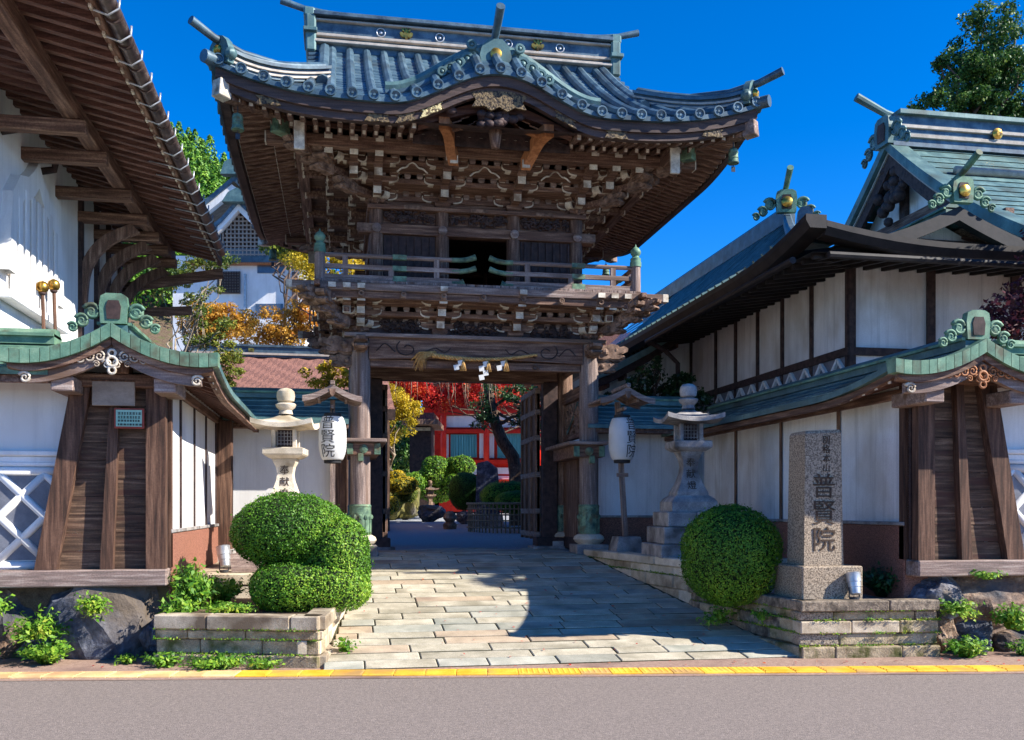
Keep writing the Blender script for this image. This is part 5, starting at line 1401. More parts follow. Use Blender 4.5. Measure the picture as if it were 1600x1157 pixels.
# end of the storehouse: tie beam and curved tail of the eave
m = MB(); m.beam((LX, 18.2, 5.55), (EX + .05, 18.2, 5.9), .14, .16); m.build('tie_beam', W_DARKX, kura)
m = MB(); m.beam((LX, 18.2, 5.1), (EX - .5, 18.2, 5.2), .12, .14); m.build('tie_beam', W_DARKX, kura)
# bell-shaped window
wy, wz = 13.0, 4.35
def ogee(s_, n=10):
    P = [(-1.12, 0), (-1.06, .55), (-.98, .95), (-.72, 1.22), (-.42, 1.30), (-.2, 1.44), (0, 1.62), (.2, 1.44), (.42, 1.30), (.72, 1.22), (.98, .95), (1.06, .55), (1.12, 0)]
    return [(a * s_, b_ * (s_ if s_ < 1 else s_)) for a, b_ in P]
oo, ii = ogee(1.0), ogee(.80)
m = MB()
for k in range(len(oo) - 1):
    V = []
    for d in (0, .12):
        for p in (oo[k], oo[k + 1], ii[k + 1], ii[k]): V.append(Vector((LX + d, wy + p[0], wz + p[1])))
    m.add(V, [(4, 5, 6, 7), (0, 1, 5, 4), (2, 3, 7, 6)])
win = m.build('bell_window', PLASTER, kura)
m = MB(); m.add([Vector((LX + .012, wy + a, wz + b_)) for a, b_ in ii], [tuple(range(len(ii)))]); m.build('window_recess', BOARD, win)
for k in range(7):
    yy = wy - .72 + k * .24; top = 1.0 if abs(yy - wy) > .5 else 1.16
    m = MB(); m.bx(LX + .015, LX + .13, yy - .07, yy + .07, wz - .25, wz + (top - .05), .012); m.build('window_slat', PLASTER, win)
m = MB(); m.bx(LX, LX + .16, wy - 1.2, wy + 1.2, wz - .34, wz - .24, .012); m.build('window_sill', PLASTER, win)
for dy in (-1.02, .35):
    m = MB(); m.tube([Vector((LX, wy + dy, wz + 1.62)), Vector((LX + .2, wy + dy, wz + 1.66)), Vector((LX + .22, wy + dy, wz + 1.8))], .05, 8); m.build('shutter_hook', W_BLACK, win)
# gilt balls on poles behind the wall roof
for k, (u, v) in enumerate(((66, 449), (84, 446))):
    p = pix(u, v, 12.1 + .25 * k)
    t = thing('gilt_ball_pole', ('gilt ball on a slim dark pole, the one nearer the bell window', 'gilt ball on a slim dark pole, the one nearer the wall roof ornament')[k], 'pole', (p.x + .12, p.y, .76), 0, 'gilt ball poles by the storehouse')
    m = MB(); m.tube([Vector((p.x + .12, p.y, .76)), Vector((p.x, p.y, p.z))], .022, 8); m.build('pole', W_POST, t, True)
    m = MB(); m.ball(p, .078, 20, 14); m.build('ball', GOLD, t, True)
    m = MB(); m.lathe([(.03, -.1), (.05, -.075), (.03, -.06)], 10, p); m.build('ball_collar', W_BLACK, t, True)

# ================================================================== annex on the name-stone side
AXW, AYF = 7.6, 13.4                                  # corner of the annex walls
annex = thing('annex_hall', 'annex with white panels between dark posts and a hipped green copper roof', 'building', (9, 17, .85))
m = MB(); m.bx(AXW, 16, AYF, 24, .85, 5.5); m.build('plaster_wall', PLASTER2, annex)
WT, WB = 5.30, 4.02
posts_side = (13.4, 14.55, 15.6, 16.6, 17.6, 18.6, 20, 21.5)
for y in posts_side:
    m = MB(); w = .07 if y == 13.4 else .045
    m.bx(AXW - .035, AXW + .03, y - w, y + w, 3.0, WT + .1); m.build('wall_post', W_BLACK, annex)
for x in (7.62, 8.95, 10.4, 11.9):
    m = MB(); w = .07; m.bx(x - w, x + w, AYF - .035, AYF + .03, 3.0, WT + .1); m.build('wall_post', W_BLACK, annex)
m = MB(); m.bx(AXW - .06, AXW + .02, AYF - .05, 24, WB - .1, WB + .02); m.build('wall_rail', W_BLACK, annex)
m = MB(); m.bx(AXW - .06, 16, AYF - .06, AYF + .02, WB - .1, WB + .017); m.build('wall_rail', W_BLACK, annex)
# zigzag strip of plaster ribs under the rail
m = MB(); m.bx(AXW - .02, AXW + .01, AYF, 22, 3.2, WB - .1); m.build('lattice_back', NAMAKO, annex)
y = AYF; k = 0
while y < 18.5:
    m = MB(); a, b_ = (3.62, WB - .13) if k % 2 == 0 else (WB - .13, 3.62)
    m.beam((AXW - .045, y, a), (AXW - .045, y + .26, b_), .05, .05); m.build('plaster_rib', PLASTER, annex); y += .26; k += 1
m = MB(); m.bx(AXW - .06, AXW - .01, AYF, 19, 3.55, 3.61); m.build('plaster_rib', PLASTER, annex)
# bell window with a black opening on the street side
m = MB(); P = [(-.75, -.1), (-.62, .5), (-.5, .75), (-.3, .86), (0, 1.0), (.3, .86), (.5, .75), (.62, .5), (.75, -.1)]
m.prism(P, (11.15, AYF - .02, 4.12), (1, 0, 0), (0, 0, 1), (0, -1, 0), .1); wo_ = m.build('bell_window', PLASTER2, annex)
m = MB(); m.prism([(a * .78, .05 + b_ * .8) for a, b_ in P], (11.15, AYF - .06, 4.12), (1, 0, 0), (0, 0, 1), (0, -1, 0), .06); m.build('window_opening', INK, wo_)
# roof: ridge along +Y, hip at the street end
RX, RY0, RZ = 9.5, 19.3, 7.75
EXL, EYF, EZ = 6.15, 11.95, 5.24
def a_side(y, t):                                     # t=0 eave, 1 ridge
    z = EZ + (RZ - EZ) * (.62 * t + .38 * t * t)
    l = .28 * max(0, 1 - (y - EYF) / 2.4) ** 2 * (1 - t)
    return z + l
for nm, fn, n in (('roof_slope', 'side', 0), ('roof_slope', 'front', 0), ('roof_slope', 'right', 0)):
    m = MB(); ts = lin(0, 1, 15)
    for i in range(14):
        t0, t1 = ts[i], ts[i + 1]
        def q(s_, t, dz):
            if fn == 'side': y0_ = EYF + (RY0 - EYF) * t; y = y0_ + (30 - y0_) * s_; return Vector((EXL + (RX - EXL) * t, y, a_side(y, t) + dz))
            if fn == 'right': y0_ = EYF + (RY0 - EYF) * t; y = y0_ + (30 - y0_) * s_; return Vector((16.5 - (16.5 - RX) * t, y, a_side(y, t) + dz))
            x0_ = EXL + (RX - EXL) * t; x1_ = 16.5 - (16.5 - RX) * t; x = x0_ + (x1_ - x0_) * s_; y = EYF + (RY0 - EYF) * t
            return Vector((x, y, EZ + (RZ - EZ) * (.62 * t + .38 * t * t) + .28 * max(0, 1 - (x - EXL) / 2.4) ** 2 * (1 - t) + dz))
        m.grid(lambda s_, t: q(s_, t, .02 * (t1 - t) / (t1 - t0)), lin(0, 1, 30), (t0, t1))
    m.build(nm, PATROOF, annex)
# standing seams on the side slope
for k in range(44):
    y = 13.0 + k * .3; t0 = 0; t1 = min(1, (y - EYF) / (RY0 - EYF)) - .02
    m = MB(); m.tube([Vector((EXL + (RX - EXL) * t, y, a_side(y, t) + .03)) for t in lin(0, t1, 8)], .045, 5, True, (0, 1, 0)); m.build('roof_seam', PATROOF, annex)
# eaves: thick dark fascia, soffit, rafters, gutter
m = MB(); ys = lin(EYF, 30, 30); L_ = lambda y: .28 * max(0, 1 - (y - EYF) / 2.4) ** 2
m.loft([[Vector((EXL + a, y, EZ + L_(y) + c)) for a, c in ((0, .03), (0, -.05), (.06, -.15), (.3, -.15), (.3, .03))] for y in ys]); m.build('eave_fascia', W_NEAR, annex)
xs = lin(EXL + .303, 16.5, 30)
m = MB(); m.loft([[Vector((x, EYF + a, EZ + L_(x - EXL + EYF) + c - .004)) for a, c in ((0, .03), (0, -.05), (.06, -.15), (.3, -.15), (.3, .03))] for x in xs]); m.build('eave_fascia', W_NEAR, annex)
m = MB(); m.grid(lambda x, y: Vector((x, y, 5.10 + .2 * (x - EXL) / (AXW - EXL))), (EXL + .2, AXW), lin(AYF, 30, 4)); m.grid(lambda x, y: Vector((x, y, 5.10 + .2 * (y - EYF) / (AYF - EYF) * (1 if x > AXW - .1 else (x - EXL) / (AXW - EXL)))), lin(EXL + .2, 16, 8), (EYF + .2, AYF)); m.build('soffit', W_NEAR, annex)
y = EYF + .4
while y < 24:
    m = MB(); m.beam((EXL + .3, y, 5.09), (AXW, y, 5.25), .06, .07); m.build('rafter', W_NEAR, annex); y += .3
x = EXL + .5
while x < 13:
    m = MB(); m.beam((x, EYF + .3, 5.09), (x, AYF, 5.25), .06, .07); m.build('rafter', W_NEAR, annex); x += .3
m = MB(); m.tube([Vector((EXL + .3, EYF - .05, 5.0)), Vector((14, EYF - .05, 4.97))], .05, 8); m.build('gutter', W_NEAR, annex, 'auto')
m = MB(); m.tube([Vector((EXL - .04, EYF + .3, 5.0)), Vector((EXL - .04, 18.6, 4.97))], .05, 8); m.build('gutter', W_NEAR, annex, 'auto')
m = MB(); m.tube([Vector((EXL, 18.6, 4.98)), Vector((EXL + .35, 18.6, 4.8)), Vector((EXL + .62, 18.6, 4.55)), Vector((EXL + .62, 18.6, 3.0))], .05, 8); m.build('downpipe', W_BLACK, annex, 'auto')
# ridge and hip ridges
def ridge_run(parent, pts, w=.13, h=.3):
    m = MB(); m.loft([[p + Vector(((-(q - p0).normalized().y) * a, ((q - p0).normalized().x) * a, c)) for a, c in ((-w, -.05), (w, -.05), (w, h), (w * .5, h + .07), (-w * .5, h + .07), (-w, h))] for p0, p, q in [(pts[max(0, i - 1)], pts[i], pts[min(len(pts) - 1, i + 1)]) for i in range(len(pts))]])
    return m.build('ridge', ROOFD, parent)
ridge_run(annex, [Vector((RX, y, RZ)) for y in lin(RY0 - .1, 30, 6)])
ridge_run(annex, [Vector((EXL + (RX - EXL) * t, EYF + (RY0 - EYF) * t, a_side(EYF + (RY0 - EYF) * t, t) + .02)) for t in lin(.03, 1, 10)], .1, .12)
onigawara(annex, (RX - .2, RY0 - .35, RZ + .1), 1.15, PATINA, GOLD, (-.3, -1, 0), True)
# gabled porch roof with a gilt boss standing above the annex eave
porch = thing('porch_roof', 'gabled porch roof with gilt-bossed ridge ornament rising above the annex eave', 'roof', (10.05, 15.4, 5.2))
PCX, PY0, PZ = 10.05, 14.3, 6.55
P = lambda x, y, z: Vector((PCX + x, y, z))
zz = wall_roof(porch, P, None, PZ, 5.5, 3.1, PY0, 20, .15, 12, PATROOF)
xs = lin(-3.1, 3.1, 41)
m = MB(); m.loft([[P(x, PY0 - .05, zz(x, PY0) + .03), P(x, PY0 - .05, zz(x, PY0) - .2), P(x, PY0 + .12, zz(x, PY0) - .2), P(x, PY0 + .12, zz(x, PY0) + .03)] for x in xs]); m.build('bargeboard', W_NEAR, porch)
m = MB(); m.add([P(x, PY0 + .5, zz(x, PY0) - .1) for x in xs] + [P(3.1, PY0 + .5, 5.3), P(-3.1, PY0 + .5, 5.3)], [tuple(range(43))]); m.build('gable_panel', PLASTER2, porch)
m = MB(); m.bx(PCX - 2.2, PCX + 2.2, PY0 + .38, PY0 + .48, 6.0, 6.14); m.build('gable_beam', W_BLACK, porch)
onigawara(porch, (PCX, PY0 - .1, PZ + .06), 1.0, PATINA, GOLD, (0, -1, 0), True)
# main hall with the great gable
hall = thing('main_hall', 'large temple hall roof with pale ridge bands and a steep carved gable end', 'building', (19, 22, 1))
HX0, HY, HZ = 13.55, 22.0, 10.75
def hz(d): t = d / 7.0; return HZ - 4.6 * (1.35 * t - .35 * t * t)
for sg, n in ((-1, 24), (1, 12)):
    m = MB()
    ds = lin(0, 7.0, n + 1)
    for i in range(n):
        m.grid(lambda x, d: Vector((x, HY + sg * d, hz(d) + .02 * (d - ds[i]) / (ds[i + 1] - ds[i]))), lin(HX0, 34, 12), (ds[i], ds[i + 1]))
    m.build('roof_slope', PATROOF, hall)
    # verge on the gable
    m = MB(); m.loft([[Vector((HX0 + a, HY + sg * d, hz(d) + c)) for a, c in ((-.12, .1), (-.12, -.16), (.35, -.16), (.35, .1))] for d in lin(0, 5.2, 16)]); m.build('verge', PATROOF, hall)
    m = MB(); m.loft([[Vector((HX0 + a, HY + sg * d, hz(d) + c)) for a, c in ((.02, -.17), (.02, -.62), (.12, -.62), (.12, -.17))] for d in lin(0, 5.1, 16)]); m.build('bargeboard', W_BLACK, hall)
    m = MB(); m.loft([[Vector((HX0 + a, HY + sg * d, hz(d) + c)) for a, c in ((-.02, -.2), (-.02, -.26), (.02, -.26), (.02, -.2))] for d in lin(0, 5.1, 16)]); m.build('bargeboard_edge', RTRIM, hall)
V = [Vector((HX0 + .5, HY - d, hz(d) - .2)) for d in lin(5, 0, 12)] + [Vector((HX0 + .5, HY + d, hz(d) - .2)) for d in lin(0, 5, 12)[1:]]
m = MB(); m.add(V, [tuple(range(len(V)))]); m.build('gable_panel', PLASTER2, hall)
for dy in (-1.6, 0, 1.6):
    m = MB(); m.bx(HX0 + .36, HX0 + .49, HY + dy - .12, HY + dy + .12, 7.2, hz(abs(dy)) - .5); m.build('gable_post', W_BLACK, hall)
for z, w in ((8.6, 2.6), (7.7, 3.9)):
    m = MB(); m.bx(HX0 + .3, HX0 + .5, HY - w, HY + w, z, z + .26); m.build('gable_beam', W_DARKY, hall)
m = MB()
for k in range(26): m.ball((HX0 + .1, HY + random.gauss(0, .34), 9.55 + random.gauss(0, .3)), random.uniform(.09, .17), 7, 5)
tag(m.build('pendant_carving', W_BLACK, hall, True), kind='stuff')
m = MB(); m.bx(HX0 - .05, 34, HY - .3, HY + .3, HZ - .15, HZ + .62); m.build('ridge', ROOFD, hall)
for z0, z1, w, mt in ((HZ + .05, HZ + .14, .36, RTRIM), (HZ + .28, HZ + .36, .36, RTRIM), (HZ + .6, HZ + .72, .42, PATROOF)):
    m = MB(); m.bx(HX0 + .05, 34, HY - w, HY + w, z0, z1, .01); m.build('ridge_band', mt, hall)
m = MB(); m.lathe([(.14, 0), (.14, .03), (.05, .07)], 14); m.xf(Matrix.Translation((16.3, HY - .37, HZ + .28)) @ Matrix.Rotation(R(90), 4, 'X')); m.build('gilt_boss', GOLD, hall)
onigawara(hall, (HX0 - .1, HY, HZ - .1), 1.75, PATROOF, None, (-1, -.0, 0), True)
for d, x0 in ((1.5, HX0 + .8), (3.7, HX0 + 2.3), (4.4, HX0 + 3.0)):
    m = MB(); m.tube([Vector((x0, HY - d, hz(d) + .12)), Vector((34, HY - d, hz(d) + .12))], .1, 8); m.build('snow_pole', RTRIM, hall, True)
# lower skirt roof of the hall in front of the gable
m = MB()
for i in range(8):
    d0, d1 = 4.2 + i * .42, 4.62 + i * .42
    zf = lambda d: hz(4.2) - .0 - (d - 4.2) * .42 - .6
    m.grid(lambda y, d: Vector((HX0 + 1.2 - (d - 4.2), y, zf(d) + .02 * (d - d0) / .42)), lin(HY - 5.5, HY + 6, 6), (d0, d1))
m.build('skirt_roof', PATROOF, hall)
m = MB(); m.bx(HX0 + .55, 34, HY - 5.2, HY + 6, 1, 7.3); m.build('hall_wall', W_BLACK, hall)
# small gabled shed between annex and gate
shed = thing('gabled_shed', 'white gabled shed with a sloping dark verge between the gate and the annex', 'building', (7.0, 21.5, .9))
S0 = [(4.9, 4.15), (5.6, 4.42), (6.4, 4.85), (7.1, 5.3), (7.8, 5.75), (8.6, 6.2)]
m = MB(); m.prism([(5.3, .8)] + [(x, z - .18) for x, z in S0[1:]] + [(8.6, .8)], (0, 21.6, 0), (1, 0, 0), (0, 0, 1), (0, 1, 0), 3.0); m.build('plaster_wall', PLASTER2, shed)
for o_, d_, mt, nm in (((0, 21.3, 0), 3.9, PATROOF, 'roof'),):
    m = MB(); m.prism(S0 + [(x, z + .14) for x, z in S0[::-1]], o_, (1, 0, 0), (0, 0, 1), (0, 1, 0), d_); m.build(nm, mt, shed)
m = MB(); m.prism([(x, z - .17) for x, z in S0] + [(x, z - .005) for x, z in S0[::-1]], (0, 19.5, 0), (1, 0, 0), (0, 0, 1), (0, 1, 0), .1); m.build('bargeboard', W_BLACK, shed)
m = MB(); m.prism([(x, z - .36) for x, z in S0[1:]] + [(x, z - .19) for x, z in S0[:0:-1]], (0, 20.05, 0), (1, 0, 0), (0, 0, 1), (0, 1, 0), .06); m.build('plaster_cornice', PLASTER2, shed)
for k in range(9):
    x = 5.2 + k * .38; z = np.interp(x, [a for a, _ in S0], [b_ for _, b_ in S0])
    m = MB(); m.bx(x - .03, x + .03, 19.56, 20.2, z - .26, z - .17); m.build('rafter', W_RED, shed)

# ================================================================== far buildings seen past the gate
# bark-roofed hall behind the wall on the storehouse side
bk = thing('bark_roof_hall', 'brown bark-shingled hall roof with a dark ridge behind the wall', 'building', (-1.6, 29, 1))
ya, yb = 24.5, 30.0
m = MB(); m.grid(lambda x, t: Vector((x, ya + (yb - ya) * t, 4.1 + 2.15 * (.7 * t + .3 * t * t) + .03 * math.sin(x * 9 + t * 40))), lin(-4.3, 1.4, 40), lin(0, 1, 24)); m.build('roof', BARK_ROOF, bk)
m = MB(); m.grid(lambda x, t: Vector((x, yb + 4 * t, 6.25 - 2.1 * t)), lin(-4.3, 1.4, 8), lin(0, 1, 6)); m.build('roof', BARK_ROOF, bk)
m = MB(); m.bx(-4.3, 1.4, ya - .02, ya + .1, 3.85, 4.12); m.build('eave_fascia', W_BLACK, bk)
m = MB(); m.bx(-4.1, 1.3, ya + .8, yb + 3, 1.0, 4.3); m.build('wall', W_DARK, bk)
m = MB(); m.bx(-4.5, 1.6, yb - .25, yb + .25, 6.15, 6.5, .02); rd = m.build('ridge', ROOFD, bk)
for z, mt in ((6.22, RTRIM), (6.46, ROOFD)):
    m = MB(); m.bx(-4.55, 1.62, yb - .3, yb + .3, z, z + .06); m.build('ridge_band', mt, rd)
for x in (-2.6, -.4): m = MB(); m.box((x, yb - .28, 6.36), (.16, .04, .1)); m.build('ridge_crest', GOLD, rd)
# white two-storey building with lattice gable
D0 = 46.0
def wp(u, v, d=D0): return pix(u, v, d)
wb = thing('white_guesthouse', 'white two-storey building with blue-grey tiled gables and lattice panel on the slope behind', 'building', wp(400, 560))
R3 = Vector((math.cos(TH), -math.sin(TH), 0)); F3 = Vector((math.sin(TH), math.cos(TH), 0)); U3 = Vector((0, 0, 1))
def quadprism(us, d0, depth, mat, name, parent=wb):
    """building face drawn through points at the building's distance, given real depth behind"""
    P0 = [wp(u, v, d0) for u, v in us]; o = P0[0]
    poly = [((p - o).dot(R3), p.z - o.z) for p in P0]
    m = MB(); m.prism(poly, o + F3 * depth / 2, R3, U3, F3, depth); return m.build(name, mat, parent)
quadprism([(270, 560), (476, 560), (476, 400), (270, 400)], D0, 6, PLASTER, 'wall')
quadprism([(330, 400), (452, 400), (372, 328)], D0 - .3, 5, W_POST, 'gable_lattice_wall')
m = MB()
for k in range(18):
    u = 336 + k * 6.2
    top = 400 - max(0, 70 - abs(u - 372) * (1.0 if u < 372 else .88) * 1.05)
    if top < 396: m.beam(wp(u, 400, D0 - .42), wp(u, top + 2, D0 - .42), .07, .07)
for k in range(10):
    v = 398 - k * 6.5; h_ = (v - 330) / 70; m.beam(wp(372 - 40 * h_, v, D0 - .45), wp(372 + 74 * h_, v, D0 - .45), .06, .06)
m.build('gable_lattice', BOARD, wb)['kind'] = 'stuff'
def verge(pts, th, mat, name, d0, dep=1.2):
    P0 = [wp(u, v, d0) for u, v in pts]; P1 = [wp(u, v + th, d0) for u, v in pts]; o = P0[0]
    poly = [((p - o).dot(R3), p.z - o.z) for p in P0 + P1[::-1]]
    m = MB(); m.prism(poly, o + F3 * dep / 2, R3, U3, F3, dep); return m.build(name, mat, wb)
verge([(318, 372), (345, 348), (372, 318), (400, 346), (440, 376), (470, 398)], 11, PLASTER, 'bargeboard', D0 - .8, .4)
verge([(312, 366), (345, 340), (372, 309), (400, 338), (440, 368), (474, 392)], 8, ROOFD, 'roof', D0 - .9, 6)
verge([(300, 338), (335, 310), (362, 288), (372, 296)], 13, PLASTER, 'bargeboard', D0 + 2, .4)
verge([(296, 330), (335, 300), (365, 274), (376, 284)], 9, ROOFD, 'roof', D0 + 1.9, 5)
m = MB(); p = wp(362, 268, D0 + 1.8); m.prism([(-.5, -.2), (.5, -.2), (.3, .4), (0, .55), (-.3, .4)], p, R3, U3, F3, .5); m.build('ridge_end_ornament', PATROOF, wb)
m = MB(); p = wp(372, 306, D0 - 1); m.prism([(-.7, -.35), (-.4, .1), (0, .3), (.4, .1), (.7, -.35)], p, R3, U3, F3, .5); m.build('ridge_end_ornament', PATROOF, wb)
quadprism([(300, 410), (484, 410), (472, 388), (318, 388)], D0 - .45, 2.2, ROOF, 'skirt_roof')
quadprism([(402, 427), (444, 427), (444, 413), (402, 413)], D0 - .06, .1, GLASS, 'window'); quadprism([(399, 493), (442, 493), (442, 475), (399, 475)], D0 - .06, .1, GLASS, 'window')
wl = quadprism([(339, 459), (375, 459), (375, 424), (339, 424)], D0 - .1, .15, BOARD, 'lattice_window')
for k in range(9):
    m = MB(); m.beam(wp(341 + k * 4.1, 458, D0 - .14), wp(341 + k * 4.1, 425, D0 - .14), .04, .04); m.build('lattice_bar', W_BLACK, wl)
for k in range(8):
    m = MB(); m.beam(wp(340, 427 + k * 4.3, D0 - .16), wp(374, 427 + k * 4.3, D0 - .16), .04, .04); m.build('lattice_bar', W_BLACK, wl)
quadprism([(456, 480), (464, 480), (464, 425), (456, 425)], D0 - .2, .3, GUTTER, 'downpipe'); quadprism([(381, 505), (384, 505), (384, 428), (381, 428)], D0 - .12, .15, STEEL, 'downpipe')
quadprism([(290, 412), (478, 412), (478, 408), (290, 408)], D0 - .4, .8, W_NEW, 'eave_soffit')
# vermilion hall behind the gate
rh = thing('vermilion_hall', 'bright red and white temple hall with teal shutters seen through the gate', 'building', pix(760, 790, 44))
D1 = 44.0
def rq(u0, v0, u1, v1, d, dep, mat, name):
    P0 = [pix(u, v, d) for u, v in ((u0, v1), (u1, v1), (u1, v0), (u0, v0))]; o = P0[0]
    poly = [((p - o).dot(R3), p.z - o.z) for p in P0]
    m = MB(); m.prism(poly, o + F3 * dep / 2, R3, U3, F3, dep); return m.build(name, mat, rh)
rq(686, 560, 960, 800, D1 + .5, 6, RED, 'wall'); rq(660, 600, 690, 760, D1 + 3.5, 3, RED, 'wall')
for z in ((697, 650, 752, 668), (760, 650, 838, 668), (845, 650, 930, 668), (694, 679, 701, 716), (749, 677, 756, 716), (764, 677, 772, 716), (842, 677, 850, 716), (690, 727, 760, 742), (773, 731, 850, 741), (775, 744, 850, 749)):
    rq(*z, D1 + .42, .1, PLASTER, 'white_panel')
for z in ((704, 679, 745, 715), (777, 677, 836, 716), (856, 677, 920, 716)):
    fr = rq(*z, D1 + .4, .1, TEAL, 'shutter')
    for k in range(10):
        u = z[0] + (z[2] - z[0]) * (k + .5) / 10; m = MB(); m.beam(pix(u, z[1] + 1, D1 + .37), pix(u, z[3] - 1, D1 + .37), .05, .04); m.build('shutter_batten', TEAL, fr)
for u in (693, 760, 841, 925):
    m = MB(); a = pix(u, 775, D1 + .3); b_ = pix(u, 590, D1 + .3); m.tube([a, b_], .14, 12); m.build('column', RED, rh, True)
for v, h in ((640, 8), (671, 6), (719, 6), (750, 10)): rq(684, v, 960, v + h, D1 + .2, .25, RED, 'rail')
rq(640, 560, 980, 600, D1 - 1.5, 9, W_RED, 'eave'); rq(600, 520, 1000, 562, D1 - .5, 8, BARK_ROOF, 'roof')
# small shrine left of it
sh = thing('small_shrine', 'small dark wooden shrine with a flat tiled roof beyond the gate', 'shrine', pix(655, 790, 38))
def sq_(u0, v0, u1, v1, d, dep, mat, name):
    P0 = [pix(u, v, d) for u, v in ((u0, v1), (u1, v1), (u1, v0), (u0, v0))]; o = P0[0]
    poly = [((p - o).dot(R3), p.z - o.z) for p in P0]; m = MB(); m.prism(poly, o + F3 * dep / 2, R3, U3, F3, dep); return m.build(name, mat, sh)
sq_(640, 668, 674, 790, 38.5, 1.6, W_BLACK, 'wall'); sq_(628, 655, 684, 663, 37.6, 3.2, W_DARK, 'eave'); sq_(634, 645, 678, 655, 37.9, 2.4, BARK_ROOF, 'roof'); sq_(640, 668, 672, 673, 38.4, .1, PALE, 'rafter_row')
# ================================================================== stone lanterns, paper lanterns, name stone
def sq_loft(m, prof, n=4, rot=0.0):
    """square stacked profile (half width, z)"""
    rings = []
    for w, z in prof:
        rings.append([Vector((a * w * math.cos(rot) - b_ * w * math.sin(rot), a * w * math.sin(rot) + b_ * w * math.cos(rot), z)) for a, b_ in ((-1, -1), (1, -1), (1, 1), (-1, 1))])
    m.loft(rings)
def stone_lantern(label, loc, rz, mat, steps=3, s_=1.0, letters=None):
    t = thing('stone_lantern', label, 'lantern', loc, rz)
    z = 0.0
    for k, (w, h) in enumerate(((.565, .195), (.50, .245), (.425, .215))[3 - steps:]):
        # each step is laid from two long stones
        for a in (-1, 1):
            m = MB(); m.box((a * w / 2 * s_, 0, z + h / 2), (w * s_ - .006, 2 * w * s_, h - .004), None, .014); sub(t, 'step_stone', mat, m)
        z += h
    m = MB(); sq_loft(m, [(.335, z + .002), (.335, z + .14), (.30, z + .19), (.235, z + .235)]); sub(t, 'base_block', mat, m)
    zb = z + .235
    prof = [(.232 * 1, 0), (.225, .05), (.165, .17), (.115, .33), (.105, .42), (.12, .52), (.15, .585), (.155, .61), (.165, .612), (.165, .64)]
    m = MB(); sq_loft(m, [(w, zb + q) for w, q in prof]); sh_ = sub(t, 'shaft', mat, m)
    if letters:
        for k, ch in enumerate(letters):
            mb = text_mb(ch, .14, .004); y = -np.interp(.47 - k * .165, [q for _, q in prof], [w for w, _ in prof]) - .003
            sl = -math.atan2(np.interp(.47 - k * .165 - .06, [q for _, q in prof], [w for w, _ in prof]) - np.interp(.47 - k * .165 + .06, [q for _, q in prof], [w for w, _ in prof]), .12)
            mb.xf(Matrix.Translation((0, y, zb + .47 - k * .165)) @ Matrix.Rotation(sl, 4, 'X')); link('carved_letter', mb.mesh('carved_letter', CARVED_SHADE), sh_)
    zc = zb + .64
    m = MB(); sq_loft(m, [(.2, zc + .001), (.26, zc + .04), (.275, zc + .06), (.275, zc + .14), (.25, zc + .15)]); sub(t, 'platform', mat, m)
    zf = zc + .15
    for a in (-1, 1):
        for b_ in (-1, 1): m = MB(); m.box((a * .145, b_ * .145, zf + .125), (.055, .055, .25), None, .006); sub(t, 'fire_box_post', mat, m)
    m = MB(); m.box((0, 0, zf + .125), (.2, .2, .246)); sub(t, 'fire_box_core', W_BLACK, m)
    for f in range(4):
        m = MB()
        for k in range(5): m.box((-.09 + k * .045, -.135, zf + .13), (.008, .01, .2))
        for k in range(4): m.box((0, -.137, zf + .05 + k * .05), (.22, .008, .008))
        m.xf(Matrix.Rotation(f * math.pi / 2, 4, 'Z')); sub(t, 'fire_box_lattice', GRANGREY, m)
    zr = zf + .25
    m = MB(); n = 13; W = .40
    def rf(a, b_, top):
        q = max(abs(a), abs(b_)); up = (abs(a * b_)) ** 2 * .07
        zt = .17 * (1 - q) ** 1.35 + .075 + up
        return Vector((a * W * (1 + .04 * abs(a * b_)), b_ * W * (1 + .04 * abs(a * b_)), zr + (zt if top else .015 + up * .9 + (.02 if q < .75 else 0))))
    g = lin(-1, 1, n)
    m.grid(lambda a, b_: rf(a, b_, True), g, g); m.grid(lambda a, b_: rf(-a, b_, False), g, g)
    for k in range(4):
        e = [(a, -1) for a in g] if k == 0 else [(1, a) for a in g] if k == 1 else [(-a, 1) for a in g] if k == 2 else [(-1, -a) for a in g]
        m.add([rf(a, b_, False) for a, b_ in e] + [rf(a, b_, True) for a, b_ in e], [(i, i + 1, n + i + 1, n + i) for i in range(n - 1)])
    sub(t, 'roof', mat, m, 'auto')
    m = MB(); m.lathe([(.10, zr + .225), (.085, zr + .28), (.13, zr + .32), (.145, zr + .36), (.13, zr + .375), (.075, zr + .385)], 20); sub(t, 'finial_dish', mat, m, 'auto')
    m = MB(); m.lathe([(.06, zr + .376), (.115, zr + .41), (.128, zr + .48), (.118, zr + .545), (.08, zr + .58), (.02, zr + .595)], 20); sub(t, 'finial_ball', mat, m, 'auto')
    return t
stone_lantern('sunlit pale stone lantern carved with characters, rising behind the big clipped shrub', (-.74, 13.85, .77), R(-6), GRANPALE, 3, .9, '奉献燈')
stone_lantern('grey stone lantern on stepped plinth carved with characters, in the shade by the annex', (5.02, 13.35, .9), R(-4), GRANGREY, 3, 1.0, '奉献燈')

